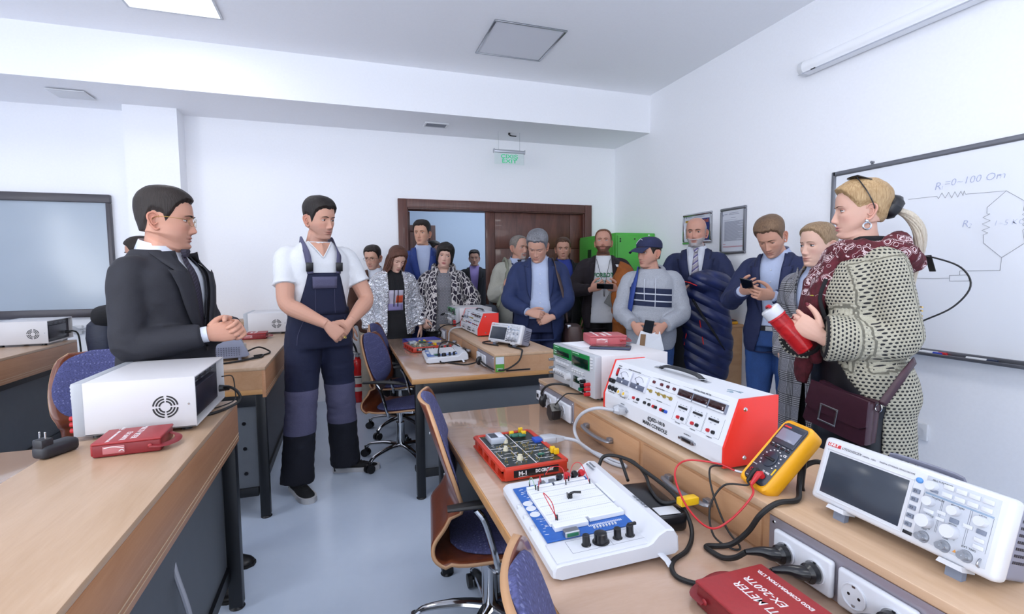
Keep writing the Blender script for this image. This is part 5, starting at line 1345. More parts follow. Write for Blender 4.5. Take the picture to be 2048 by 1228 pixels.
def skin_mat():
    t = NT('skin'); at = t.n('Attribute', attribute_name=SKIN_ATTR)
    f = t.noise(t.coord(), 120, 3)
    t.set(Base_Color=at.outputs['Color'], Roughness=t.ramp(f, [(.3, (.42,)*3+(1,)), (.7, (.58,)*3+(1,))]))
    t.b.inputs['Specular IOR Level'].default_value = .35
    t.b.inputs['Subsurface Weight'].default_value = .08; t.b.inputs['Subsurface Radius'].default_value = (.012, .004, .002); t.b.inputs['Subsurface Scale'].default_value = 1.0
    t.bump(f, .05, .001)
    return t.m
m_skin = skin_mat()
m_eye = M('eye white', '#e6e3e2', .2)
m_pup = M('pupil', '#0a0a0b', .1)
def hair_mat(name, c1, c2, rough=.5):
    if name in _mats: return _mats[name]
    t = NT(name); f = t.noise(t.coord((90, 90, 14)), 2.2, 4, .6); g = t.noise(t.coord(), 14, 2)
    t.set(Base_Color=t.ramp(t.math('ADD', t.math('MULTIPLY', f, .7), t.math('MULTIPLY', g, .3)), [(.32, lin(c1)), (.66, lin(c2))]), Roughness=rough)
    t.b.inputs['Specular IOR Level'].default_value = .35
    t.bump(f, .7, .004); _mats[name] = t.m
    return t.m
m_hair = dict(black=hair_mat('hair black', '#14100f', '#2c2422'), dark=hair_mat('hair dark brown', '#1a1411', '#332824'), brown=hair_mat('hair brown', '#3d2a20', '#6a4a38'), chest=hair_mat('hair chestnut', '#3f251c', '#774b3a'),
              grey=hair_mat('hair grey', '#55565c', '#9a9ba2'), grey2=hair_mat('hair grey brown', '#6a625c', '#a39b94'), fair=hair_mat('hair fair', '#7a5f46', '#b59a78'), blond=hair_mat('hair blond', '#9a774e', '#d3b487'), ash=hair_mat('hair pale ash', '#b8a893', '#e2d8c6'),
              sand=hair_mat('hair sandy', '#5a4333', '#94765a'), red=hair_mat('hair ginger', '#4a2a1a', '#8a5638'), white=hair_mat('hair white grey', '#8f8f92', '#c4c4c6'))
m_lash = M('lash dark', '#1c1412', .6)
def iris_mat(c): return M('iris '+c, c, .15)

class Person:
    """local frame: feet at z=0, body faces -y, +x is the person's left; built at 1.75 m then scaled"""
    def __init__(s, label, x, y, face, H, fem=False, girth=1.0, belly=0.0, skin='#d9a58c', category='person', shw=None, group=None):
        s.root = thing('person', label, category, (x, y, 0), R(face+90))
        k = H/1.701; s.armset = []; s.root.scale = (k, k, k); s.k = k; s.fem = fem; s.g = girth; s.belly = belly; s.skin = lin(skin)
        s.mats = []; s.body = MB(); s.tone = []
        s.sx = shw or (.158 if fem else .176)
        s.shz = 1.385
        s.W = Matrix.Translation((x, y, 0)) @ rotz(R(face+90)) @ Matrix.Scale(k, 4)
        w = [(.80, .150, .105, .120), (.86, .172, .112, .130), (.93, .172, .110, .125), (1.01, .160, .108, .106), (1.09, .150, .108, .098), (1.18, .158, .114, .100), (1.27, .170, .122, .106), (1.34, .172, .118, .108), (1.39, .160, .105, .104), (1.43, .118, .082, .094), (1.465, .080, .062, .080), (1.505, .064, .050, .070)]
        if fem: w = [(.80, .160, .100, .125), (.86, .178, .105, .135), (.93, .172, .100, .125), (1.01, .150, .094, .100), (1.09, .134, .092, .090), (1.18, .142, .106, .092), (1.27, .150, .130, .094), (1.33, .150, .112, .095), (1.385, .138, .092, .090), (1.43, .098, .070, .080), (1.465, .066, .052, .070), (1.505, .055, .042, .062)]
        z = [q[0] for q in w]
        bz = lambda zz: belly*math.exp(-((zz-1.05)/.13)**2)
        gg = [girth if q[0] < 1.42 else 1+(girth-1)*.3 for q in w]
        s.tw = hermite(z, [q[1]*g+bz(q[0])*.5 for q, g in zip(w, gg)]); s.tf = hermite(z, [q[2]*g+bz(q[0]) for q, g in zip(w, gg)]); s.tb = hermite(z, [q[3]*g for q, g in zip(w, gg)])
    # --- torso helpers
    def ring(s, z, off, n=40, flare=1.0):
        w, f, b = float(s.tw(z))*flare+off, float(s.tf(z))*flare+off, float(s.tb(z))*flare+off; P = []
        for j in range(n):
            a = 2*PI*j/n; c, sn = math.cos(a), math.sin(a); e = 2.5
            P.append((w*math.copysign(abs(sn)**(2/e), sn), (-f if c > 0 else b)*abs(c)**(2/e), z))
        return P
    def fy(s, x, z, off=0):
        """y of the torso front at (x, z)"""
        w, f = float(s.tw(z))+off, float(s.tf(z))+off; u = min(.98, abs(x)/w)
        return -f*(1-u**2.5)**(1/2.5)
    # --- arms
    def arm(s, side, wrist, pole=None, lift=0.0):
        """side +1 left, -1 right; returns shoulder, elbow, wrist"""
        S = Vector((side*s.sx, .01, s.shz+lift)); Wp = Vector(wrist); pole = Vector(pole or (side*.45, .5, -1))
        a, b = .300, .262; d = Wp-S; L = d.length
        if L > a+b-.005: d = d*((a+b-.005)/L); Wp = S+d; L = d.length
        n = d.normalized(); x = (a*a-b*b+L*L)/(2*L); h = math.sqrt(max(1e-6, a*a-x*x))
        p = pole-pole.dot(n)*n; p.normalize()
        s.armset.append((S, S+n*x+p*h, Wp)); return s.armset[-1]
    # --- head
    def head(s, yaw=0, pitch=0, roll=0, fwd=0.0, hair='dark', hl=None, thick=.006, top=.016, fr=None, eyes='#4a3426', look=(0, 0), lid=.0, beard=None, brow=None, mouth=None, dens=.8, smile=0, stubble=0, makeup=0, hairkind='short', lips=None, hscale=1.06, **hp):
        H = s.H = Head(s.fem, **hp); P = s.P = HeadPose((0, -.012-fwd, 1.607), yaw, pitch, roll, hscale*.94)
        ph, zs = H.grid(dens); rows = []; tone = []; base = np.array(s.skin[:3])
        lipc = np.array(lin(lips or ('#b5605f' if s.fem else '#b06f66'))[:3])
        bc = None if beard is None else np.array(lin(beard[1])[:3])
        for z in zs:
            x, y, zz = H.base(ph, np.full_like(ph, z)); front = np.cos(ph) > -.1
            d = np.where(front, H.feat(x, y, zz), 0)*sm(-.1, .25, np.cos(ph)); y = y+d
            if smile: pass
            c = np.tile(base, (len(ph), 1))
            lipm = np.maximum(np.exp(-(x/.0215)**4-((zz+.0690)/.0043)**4), np.exp(-(x/.019)**4-((zz+.0800)/.0052)**4))*(np.cos(ph) > .3)
            line = np.exp(-(x/.023)**4-((zz+.0744)/.0013)**2)*(np.cos(ph) > .3)
            cheek = sum(np.exp(-((x-sg*.043)/.02)**2-((zz+.035)/.018)**2) for sg in (-1, 1))*(np.cos(ph) > 0)
            nosec = np.exp(-(x/.014)**2-((zz+.043)/.012)**2)*(np.cos(ph) > 0)
            c = c*(1-.10*(cheek+nosec)[:, None]*np.array([0.2, 1, .9]))
            if stubble:
                m = sm(-.040, -.062, zz)*sm(.0, .45, np.cos(ph))*sm(-.135, -.122, zz)*stubble
                m = np.maximum(m, stubble*sm(-.02, -.05, zz)*np.exp(-((np.abs(x)-.064)/.014)**2)*(np.cos(ph) > -.05))
                c = c*(1-m[:, None]*np.array([.34, .30, .24]))
            if beard is not None:
                kind, _, bt = beard; xs = np.abs(x)
                if kind == 'full': m = sm(-.050, -.062, zz-.35*np.maximum(0, xs-.03)*.9)*sm(-.05, .2, np.cos(ph))*sm(-.142, -.128, zz)
                elif kind == 'chin': m = np.exp(-(xs/.026)**4-((zz+.102)/.020)**4)+np.exp(-((xs-.028)/.006)**2-((zz+.08)/.022)**4)+np.exp(-(xs/.030)**4-((zz+.0605)/.0055)**2)
                m = np.clip(m, 0, 1)*(1-np.clip(lipm*1.6, 0, 1))
                mus = np.exp(-(xs/.030)**4-((zz+.0605)/.0055)**2)
                m = np.maximum(m, np.clip(mus, 0, 1)*(np.cos(ph) > .3)); m = m*(np.cos(ph) > -.1)
                jit = np.array([noise.noise((a*260, b*260, 3.1)) for a, b in zip(x, zz)])
                y = y-bt*m*(1+.35*jit)*np.clip(np.cos(ph), .2, 1); x = x*(1+m*bt*4*np.abs(np.sin(ph)))
                zz = zz-.5*bt*m*sm(-.09, -.115, zz)
                c = c*(1-.92*m[:, None])+bc*(1+.25*jit[:, None])*(.92*m[:, None])
            c = c*(1-lipm[:, None]*.85)+lipc*(lipm[:, None]*.85); c = c*(1-.55*line[:, None])
            if makeup:
                for sg in (-1, 1):
                    e = np.exp(-((x-sg*.033)/.017)**4-((zz-.008)/.0055)**2)*(np.cos(ph) > 0); c = c*(1-makeup*e[:, None]*np.array([.35, .5, .5]))
            rows.append(np.stack([x, y, zz], 1)); tone.append(c)
        b0 = len(s.body.v)
        add_rows(s.body, rows, True, P, 0, False, True)
        s.tone += [tuple(t)+(1,) for r in tone for t in r]
        s.hp = dict(hair=hair, hl=hl or hairline_default, thick=thick, top=top)
        # eyes
        bl = lambda: (s.body, P)
        ic = iris_mat(eyes)
        for sg in (-1, 1):
            c = np.array([sg*.0320, -.0690, .0005]); r = .0122
            def sph(lat0, lat1, n, mi, rr, ax):
                ax = V3(ax)/np.linalg.norm(ax); u = np.cross(ax, (0, 0, 1)); u /= np.linalg.norm(u); v = np.cross(u, ax)
                rs = [[c+rr*(math.cos(t)*ax+math.sin(t)*(math.cos(a)*u+math.sin(a)*v)) for a in np.linspace(0, 2*PI, n, False)] for t in np.linspace(lat0, lat1, 7)]
                add_rows(s.body, rs, True, P, mi)
                s.pad()
            ax = (look[0]*.5+sg*.03, -1, look[1]*.5)
            sph(.02, 1.7, 18, 1, r, ax); sph(.0, .47, 18, 2, r+.0003, ax); sph(.0, .20, 14, 3, r+.0005, ax)
            # lids: skin caps above and below
            up = .30-lid*1.25; lo = -.36-.08*lid
            def lidcap(a0, a1, mi, rr, x0=-1.25, x1=1.25):
                rs = []
                for t in np.linspace(a0, a1, 7):
                    row = []
                    for u in np.linspace(x0, x1, 13):
                        k = 1-.62*(u/1.25)**2; tt = t
                        if abs(t-a0) < 1e-9 or True: tt = a1+(t-a1) if abs(t-a0) > 1e-6 else t*k-.05*(u*sg > 0)*abs(u)
                        row.append(c+rr*V3((math.sin(u)*math.cos(tt), -math.cos(u)*math.cos(tt), math.sin(tt))))
                    rs.append(row)
                add_rows(s.body, rs, False, P, mi); s.pad(base*(.93, .9, .9) if not makeup else base*(.80, .66, .64))
            lidcap(up, 1.35, 0, r+.0016); lidcap(lo, -1.35, 0, r+.0013)
            # upper lash line
            k = lambda u: 1-.62*(u/1.25)**2
            lash = [c+(r+.0021)*V3((math.sin(u)*math.cos(up*k(u)-.05*(u*sg > 0)*abs(u)), -math.cos(u)*math.cos(up*k(u)), math.sin(up*k(u)-.05*(u*sg > 0)*abs(u)))) for u in np.linspace(-1.1, 1.1, 9)]
            s.body.mi = 4; s.body.tube([P(p) for p in lash], .0009 if not s.fem else .0013, 5); s.pad()
            # brow
            br = []
            for t in np.linspace(0, 1, 7):
                x = sg*(.0125+.036*t); z = .0165+.0055*math.sin(PI*min(1, t*1.05)*.75)-.004*t*t+(.001 if s.fem else 0)
                y = float(H.base(np.array([math.asin(min(.98, abs(x)/float(H.wd(z)))**1.1)*np.sign(x)]), np.array([z]))[1][0])
                yy = float(-H.fr(z))*(1-(abs(x)/float(H.wd(z)))**2.25)**(1/2.25)+float(H.feat(np.array([x]), np.array([0.]), np.array([z]))[0])
                br.append((x, yy-.0008, z))
            s.body.mi = 5; w = (.0026 if s.fem else .0050)
            s.body.tube([P(p) for p in br], [w*.7, w, w*1.05, w, w*.85, w*.6, w*.25], 6, flat=.5); s.pad()
            # ear
            ex, ey, ez = float(H.wd(-.008))*.985, .014, -.012
            rim = [(0, -.012, -.028), (.004, -.003, -.034), (.008, .010, -.022), (.013, .021, .000), (.014, .024, .016), (.010, .018, .028), (.004, .004, .031), (.002, -.007, .022), (.001, -.010, .012)]
            E_ = [P((sg*(ex+a), ey+b, ez+c_)) for a, b, c_ in rim]
            s.body.mi = 0; s.body.tube(E_, [.005, .0055, .0048, .0042, .0042, .0042, .004, .0035, .0025], 7, 3); s.pad(base*(1, .86, .84))
            rr = [[P((sg*(ex+a*k_+.0015*(1-k_)), ey+.003+(b-.003)*k_, ez-.002+(c_+.002)*k_)) for a, b, c_ in rim[1:-1]] for k_ in (1, .6, .12)]
            s.body.rings(rr, False, True, False); s.pad(base*(.96, .80, .77))
            in2 = [P((sg*(ex+a), ey+b, ez+c_)) for a, b, c_ in ((.002, -.006, -.008), (.007, .004, -.016), (.010, .012, -.004), (.009, .011, .010), (.004, .004, .016))]
            s.body.tube(in2, .003, 6, 3); s.pad(base*(1, .84, .82))
        s.mats = [m_skin, m_eye, ic, m_pup, m_lash, m_hair[brow or hair] if isinstance(brow or hair, str) else m_hair['dark']]
        if smile:
            rows = [[P((x, -.0955-.002*k+.9*x*x/.1, -.0715-.006*k+14*x*x*.9)) for x in np.linspace(-.02, .02, 9)] for k in (0, 1)]
            s.body.mi = 1; s.body.rings(rows, False, False, False); s.pad()
        if hairkind == 'short': s.hair_cap()
        return s
    def pad(s, c=None):
        c = tuple(s.skin[:3]) if c is None else tuple(c)
        s.tone += [c+(1,)]*(len(s.body.v)-len(s.tone))
    def hair_cap(s, name='hair', thick=None, top=None, hl=None, mat=None, fn=None, jag=.006, parent=True, n=72, m=26, zmax=.1175):
        """shell of hair following the skull from the hairline up"""
        H, P = s.H, s.P; th = thick or s.hp['thick']; tp = s.hp['top'] if top is None else top; hl = hl or s.hp['hl']
        q = MB(); rows = []
        for i in range(m+1):
            v = i/m; row = []
            for j in range(n):
                ph = 2*PI*j/n; a = abs((ph+PI) % (2*PI)-PI)
                h0 = float(hl(np.array(ph)))+jag*noise.noise((math.cos(ph)*9, math.sin(ph)*9, 1.7))
                z = h0+(zmax-h0)*(1-(1-v)**1.35)
                x, y, zz = [float(t) for t in H.base(np.array([ph]), np.array([z]))] if False else [float(t[0]) for t in H.base(np.array([ph]), np.array([z]))]
                nrm = Vector((x/.075**2, y/.095**2, max(-.2, (zz-.02))/.105**2)).normalized()
                up = max(0, min(1, (zz-.02)/.09))
                t = th*(1-up)+(th+tp)*up
                t *= float(sm(0, .16, v))*.93+.07
                if fn: t += fn(ph, a, zz, v)*float(sm(0, .16, v))
                t += th*.22*noise.noise((x*60, y*60, zz*25))*float(sm(0, .2, v))
                row.append(P(Vector((x, y, zz))+nrm*t))
            rows.append(row)
        q.rings(rows, False, True)
        return q.build(name, mat or m_hair[s.hp['hair']], s.root, 60, solid=0)
    def finish(s):
        s.pad(); s.body.mi = 0
        s.body.tube([(0, .015, z) for z in (.86, 1.0, 1.2, 1.34, 1.42, 1.47)], [.09, .08, .08, .075, .05, .045], 12)
        for S_, E_, W_ in s.armset: s.body.tube([(S_.x*.4, .01, S_.z-.02), S_, E_, E_.lerp(W_, .6), W_], [.03, .034, .03, .026, .020], 8)
        for sg in (-1, 1): s.body.tube([(sg*.08, .01, .92), (sg*.09, .01, .66)], [.05, .04], 8)
        s.pad()
        me = s.body.mesh('body')
        at = me.color_attributes.new(SKIN_ATTR, 'FLOAT_COLOR', 'POINT'); at.data.foreach_set('color', np.array(s.tone, np.float32).ravel())
        me.set_sharp_from_angle(angle=R(70))
        return link('body', me, s.mats, s.root)
    # --- hands
    def hand(s, side, wrist, d, dorsal, curl=(35, 40, 45, 50), thumb=(35, 20), spread=4.0, voxel=.003, nails=None, fore=None, arm_r=None, scale=1.0, sub=False):
        """d: wrist to knuckles, dorsal: back of the hand; curl in degrees per joint for index..little"""
        mb = MB(); d = Vector(d).normalized(); n = Vector(dorsal); n = (n-n.dot(d)*d).normalized()
        tdir = d.cross(n)*(-1 if side < 0 else 1)                # towards the thumb
        X = frame_m(wrist, tdir, d, n) @ Matrix.Scale(scale*(.93 if s.fem else 1.0), 4)
        mb.X = X
        mb.rings([[(w*math.cos(a), y, t*math.sin(a)+zc) for a in (2*PI*k/14 for k in range(14))] for y, w, t, zc in ((-.03, .026, .019, 0), (0, .027, .0185, 0), (.022, .034, .0185, -.001), (.055, .041, .0165, -.002), (.085, .042, .0135, -.003), (.098, .038, .010, -.004))])
        mb.ball((.026, .035, -.009), (.017, .028, .014), 12, 8)
        tips = []
        for k, (fx, L, r) in enumerate(((.0295, .072, .0090), (.0100, .079, .0092), (-.0098, .074, .0088), (-.0285, .058, .0078))):
            p = Vector((fx, .090, -.003)); ang = 0; sp = R((1.5-k)*spread); seg = (.44, .31, .25); P = [p.copy()]
            cs = curl[k] if isinstance(curl[k], (tuple, list)) else (curl[k], curl[k]*1.15, curl[k]*.8)
            for q_, c in zip(seg, cs):
                ang += R(c); p = p+Vector((math.sin(sp)*math.cos(ang), math.cos(ang)*math.cos(sp), -math.sin(ang)))*L*q_; P.append(p.copy())
            mb.tube([tuple(P[0]-Vector((0, .012, 0)))]+[tuple(v) for v in P], [r*.95, r*1.04, r, r*.92, r*.72], 10, 2); mb.ball(tuple(P[-1]), r*.74, 10, 6); tips.append((P[-1], P[-1]-P[-2], ang, r))
        ta, tb = thumb; p = Vector((.026, .018, -.006)); a = R(ta+24); P = [p]
        dirs = [Vector((math.sin(R(42)), math.cos(R(42)), -.30)), Vector((math.sin(R(42)-a*.5), math.cos(R(42)-a*.5), -.25-.4*math.sin(R(tb)))), Vector((math.sin(R(42)-a), math.cos(R(42)-a), -.25-.7*math.sin(R(tb))))]
        for dd, L in zip(dirs, (.042, .034, .028)): p = p+dd.normalized()*L; P.append(p)
        mb.tube([tuple(v) for v in P], [.0145, .0125, .0108, .0085], 10, 2); mb.ball(tuple(P[-1]), .0087, 10, 6); tips.append((P[-1], P[-1]-P[-2], 0, .0108))
        mb.X = None
        if fore is not None:                                     # bare forearm and upper arm
            mb.tube([tuple(v) for v in fore], arm_r, 16, 5)
        me = remesh(mb, voxel, 3, .5)
        s.body.mi = 0; s.body.add([v.co for v in me.vertices], [list(p_.vertices) for p_ in me.polygons]); bpy.data.meshes.remove(me)
        s.pad()
        if nails:
            ni = len(s.mats) if nails not in s.mats else s.mats.index(nails)
            if ni == len(s.mats): s.mats.append(nails)
            s.body.mi = ni
            for p, dv, ang, r in tips:
                dv = dv.normalized(); up = Vector((0, 0, 1)); up = (up-up.dot(dv)*dv)
                up = up.normalized() if up.length > .2 else Vector((0, 1, 0))
                sd = dv.cross(up); c = p+up*r*.52+dv*.002
                s.body.ball((0, 0, 0), (r*.62, r*1.05, r*.35), 10, 6, X @ frame_m(c, sd, dv, up))
            s.pad()
        return X
    # --- cloth
    def cloth(s, name, mats, mb, voxel, iters=6, wr=.004, cut=None, thick=.006, elbows=(), bands=None, weave=None, seed=0.0, freq=1.0):
        """union of shapes -> smooth cloth; cut = front opening half-gap polyline [(z, gap)...]; bands = [(z0, z1, material index)]"""
        me = remesh(mb, voxel, iters); n = len(me.vertices)
        co = np.empty(n*3, np.float32); me.vertices.foreach_get('co', co); co = co.reshape(-1, 3)
        no = np.empty(n*3, np.float32); me.vertices.foreach_get('normal', no); no = no.reshape(-1, 3)
        if wr:
            d = np.zeros(n)
            for i in range(n):
                x, y, z = co[i]; a = noise.noise((x*5*freq+seed, y*5*freq, z*11*freq+seed))
                w = 1.0
                for e in elbows:
                    r2 = (x-e[0])**2+(y-e[1])**2+(z-e[2])**2; w += 1.8*math.exp(-r2/.010)
                b = 1-abs(noise.noise((x*9*freq-y*4+seed, y*9*freq, z*17*freq-x*5)))*2.2
                d[i] = wr*(a*.9+b*.55*w-.2)
            co = co+no*d[:, None]
        dele = []
        if cut:
            zs = [c[0] for c in cut]; gs = [c[1] for c in cut]
            o = np.argsort(zs); zs = np.array(zs)[o]; gs = np.array(gs)[o]
            fr = (co[:, 2] >= zs[0]-1e-4) & (co[:, 2] <= zs[-1]+.03) & (co[:, 1] < .0) & (co[:, 1] > -(s.tf(co[:, 2])+.075))
            g = np.interp(co[:, 2], zs, gs); ax = np.abs(co[:, 0]); dd = ax-g
            sn = fr & (np.abs(dd) < voxel*.62) & (g > .002)
            co[sn, 0] = np.sign(co[sn, 0])*g[sn]; dd[sn] = 0
            inside = fr & (dd <= 1e-5)
        me.vertices.foreach_set('co', co.astype(np.float32).ravel()); me.update()
        if cut:
            bm = bmesh.new(); bm.from_mesh(me); bm.verts.ensure_lookup_table()
            ff = [f for f in bm.faces if all(inside[v.index] for v in f.verts) and any(dd[v.index] < -1e-5 for v in f.verts) or (all(inside[v.index] for v in f.verts))]
            bmesh.ops.delete(bm, geom=ff, context='FACES'); bm.to_mesh(me); bm.free()
        me.polygons.foreach_set('use_smooth', [True]*len(me.polygons))
        if bands:
            n = len(me.vertices); co = np.empty(n*3, np.float32); me.vertices.foreach_get('co', co); co = co.reshape(-1, 3)
            for z0, z1, mi in bands:
                for zz in (z0, z1):
                    k = np.abs(co[:, 2]-zz) < voxel*.55; co[k, 2] = zz
            me.vertices.foreach_set('co', co.ravel()); me.update()
            for p in me.polygons:
                for z0, z1, mi in bands:
                    if z0 < p.center.z < z1: p.material_index = mi
        if weave:
            n = len(me.vertices); co = np.empty(n*3, np.float32); me.vertices.foreach_get('co', co); co = co.reshape(-1, 3).astype(float)
            w = np.stack([np.arctan2(co[:, 0], -co[:, 1])*.21, co[:, 2], 0*co[:, 0]], 1)
            for sd, (S_, E_, W_) in weave.items():
                for a_, b_, l0 in ((V3(S_), V3(E_), 0), (V3(E_), V3(W_), .3)):
                    d_ = b_-a_; L = np.linalg.norm(d_); d_ = d_/L; t_ = (co-a_) @ d_; r_ = co-a_-t_[:, None]*d_; k = (t_ > -.02) & (t_ < L+.1) & (np.linalg.norm(r_, axis=1) < .125) & (co[:, 0]*sd > s.sx*(.80 if l0 == 0 else -.3)) & ((l0 == 0) | (co[:, 1] < -.10))
                    u_ = np.cross(d_, (0, 0, 1)); u_ /= np.linalg.norm(u_); v_ = np.cross(d_, u_); w[k, 0] = np.arctan2(r_[k] @ u_, r_[k] @ v_)*.085; w[k, 1] = t_[k]+l0
            E_ = np.empty(len(me.edges)*2, np.int32); me.edges.foreach_get('vertices', E_); E_ = E_.reshape(-1, 2); k = np.abs(w[E_[:, 0]]-w[E_[:, 1]]).max(1) > .05; w[E_[k].ravel(), 2] = 1
            me.attributes.new('weave', 'FLOAT_VECTOR', 'POINT').data.foreach_set('vector', w.astype(np.float32).ravel())
        o = link(name, me, mats, s.root)
        if cut and thick:
            md = o.modifiers.new('thickness', 'SOLIDIFY'); md.thickness = thick; md.offset = -1
        return o
    def torso(s, mb, z0, z1, off, flare=None, step=.03, n=40, neck=0.0):
        zs = list(np.arange(z0, z1, step))+[z1]
        mb.rings([s.ring(z, off+(neck*float(sm(1.42, 1.50, z))), n, 1.0 if flare is None else flare(z)) for z in zs])
    def sleeve(s, mb, arm, side, off, upto=1.0, cuff=0.0, wide=1.0):
        S, E, Wp = arm; o = off
        f = (.86 if s.fem else 1.0)*(1+(s.g-1)*.6)
        P = [Vector((side*s.sx*.50, .005, s.shz-.008)), S+Vector((-side*.012, 0, -.006)), S.lerp(E, .22), S.lerp(E, .55), S.lerp(E, .92), E+(Wp-E)*.12, E.lerp(Wp, .5), E.lerp(Wp, .94)]
        r = [.042*f+o, .052*f+o, .053*f+o, .050*f+o, .046*f+o, .045*f+o, .041*f+o+cuff*.4, .033*f+o*.9+cuff]
        if upto < 1.0:
            k = 4 if upto > .5 else 3; P = P[:k]+[S.lerp(E, upto)]; r = r[:k]+[.057*f+o+.004]
        P2 = spline([tuple(p)+(q*wide if i > 1 else q,) for i, (p, q) in enumerate(zip(P, r))], 4)
        mb.tube([p[:3] for p in P2], [p[3] for p in P2], 18)
    def jacket(s, mats, arms, z0=.80, off=.020, name='jacket', cut=None, voxel=.011, wr=.0035, flare=None, z1=1.475, sl=None, elb=True, iters=7, thick=.006, cuff=0.0, wide=1.0, freq=1.0, neck=.0, weave=None):
        mb = MB(); s.torso(mb, z0, z1, off, flare, neck=neck)
        for sd, a in arms.items(): s.sleeve(mb, a, sd, (sl or off*.75), cuff=cuff, wide=wide)
        return s.cloth(name, mats, mb, voxel, iters, wr, cut, thick, [a[1] for a in arms.values()] if elb else (), freq=freq, seed=s.root.location.x*3.3, weave=weave)
    def shirt(s, mat, z0=.88, off=.006, name='shirt', z1=1.49, bump=True):
        q = MB(); zs = list(np.arange(z0, z1, .02))+[z1]
        q.rings([s.ring(z, off+.002*noise.noise((0, 0, z*30)), 48) for z in zs]); return q.build(name, mat, s.root, 60)
    def collar(s, mat, r=.068, z=1.500, h=.034, gap=22, tip=.022, name='collar', tilt=.30, flare=.014, parent=None, thick=.003, xs=1.0, dy=.012):
        """folded shirt collar: a leaning band, open at the front, with two points"""
        q = MB(); rows = [[], [], []]
        for k in range(33):
            a = -180+gap+(360-2*gap)*k/32; an = R(a); b = abs(abs(a)-(180-gap))
            c, sn = math.cos(an), math.sin(an)                   # a = 0 is the nape
            yb = c*r*1.02+dy; xb = sn*r*.98*xs
            zt = z+tilt*c*r
            pt = float(sm(45, 0, 180-gap-abs(a)))
            rows[0].append((xb*.96, yb*.96, zt-.004)); rows[1].append((xb*1.0, yb*1.0, zt+.006)); rows[2].append((xb*(1+flare/r)*(1-.12*pt), yb*(1+flare/r)-pt*.022, zt-h-tip*pt))
        q.grid(rows); return q.build(name, mat, parent or s.root, 80, solid=thick)
    def lapels(s, mat, cut, off=.034, w=.075, notch=.78, name='lapel', wsc=1.0, zt=None):
        zs = [c[0] for c in cut]; gs = [c[1] for c in cut]; o = np.argsort(zs); zs = np.array(zs)[o]; gs = np.array(gs)[o]
        z0 = zs[0] if gs[0] > .0 else zs[0]; z1 = zt or zs[-1]
        for sd in (-1, 1):
            q = MB(); rows = []
            T = [0, .15, .3, .45, .6, notch-.04, notch, notch+.012, .9, 1.0]; Wd = [.004, .5, .72, .88, .98, 1.06, 1.08, .62, .70, .60]
            for t, ww in zip(T, Wd):
                z = z0+(z1-z0)*t; g = float(np.interp(z, zs, gs)); row = []
                for u in (0, .33, .66, 1.0):
                    x = g-.004+u*w*ww*wsc; zz = z+(.012*u if t > .5 else .0)-(.02*u if t >= notch+.01 else 0)
                    y = s.fy(x, min(zz, 1.44), off)-.0035-.006*math.sin(PI*min(1, u+.15))
                    if zz > 1.40: y += (zz-1.40)*.75*u
                    row.append((sd*x, y, zz))
                rows.append(row)
            q.grid(rows); q.build(name, mat, s.root, 60, solid=.004)
    def tie(s, mat, z0=1.03, z1=1.452, off=.014, w=.036):
        q = MB(); rows = []
        for t in np.linspace(0, 1, 16):
            z = z1-(z1-z0)*t; ww = (.014+.026*min(1, t*1.4)) if t < .93 else .036*(1-t)/.07+.003
            y0 = s.fy(0, min(z, 1.44), off)-(z > 1.42)*.006
            rows.append([(x*ww, y0+abs(x)*.002-.003*(1-abs(x)), z) for x in (-1, -.5, 0, .5, 1)])
        q.grid(rows); o = q.build('tie', mat, s.root, 60, solid=.004)
        q = MB(); y0 = s.fy(0, 1.44, off)-.012; q.rings([[(sx*w_, y0+sy*d_, z) for sx, sy in ((-1, .2), (-.7, -1), (.7, -1), (1, .2), (.7, 1), (-.7, 1))] for z, w_, d_ in ((1.478, .020, .009), (1.470, .0215, .012), (1.446, .013, .009))]); q.build('tie_knot', mat, o, 40)
        return o
    def buttons(s, mat, pts, off, r=.007, name='button'):
        for x, z in pts:
            q = MB(); y = s.fy(x, z, off); q.lathe([(r, 0), (r, .002), (r*.7, .003)], 14, face_m((x, y, z), (1, 0, 0), (0, 0, 1))); q.build(name, mat, s.root)
    # --- legs
    def legs(s, mat, feet, name='trousers', off=.012, bands=None, voxel=.011, wr=.003, hem=.045, waist=1.03, wide=1.0, knees=None):
        """feet: {side: (x, y)} ankle positions on the floor"""
        mb = MB(); s.torso(mb, .84, waist, off-.002)
        f = s.g**.5
        for sd, (fx, fy_) in feet.items():
            hip = Vector((sd*.092*f, .012, .90)); an = Vector((fx, fy_+.02, hem)); kn = hip.lerp(an, .49)+Vector((0, -.018, 0))
            if knees and sd in knees: kn = Vector(knees[sd])
            P = [hip+Vector((0, 0, .03)), hip.lerp(kn, .25), hip.lerp(kn, .6), kn, kn.lerp(an, .35), kn.lerp(an, .75), an+Vector((0, -.01, .0))]
            r = [.094*f+off*.5, .092*f+off*.5, .076*f+off, .060*f+off, .060*f+off, .055*wide+off, .058*wide+off]
            P2 = spline([tuple(p)+(q*(wide if i > 2 else 1),) for i, (p, q) in enumerate(zip(P, r))], 4)
            mb.tube([p[:3] for p in P2], [p[3] for p in P2], 20)
        return s.cloth(name, mat, mb, voxel, 6, wr, None, 0, bands=bands, freq=1.3, seed=s.root.location.y)
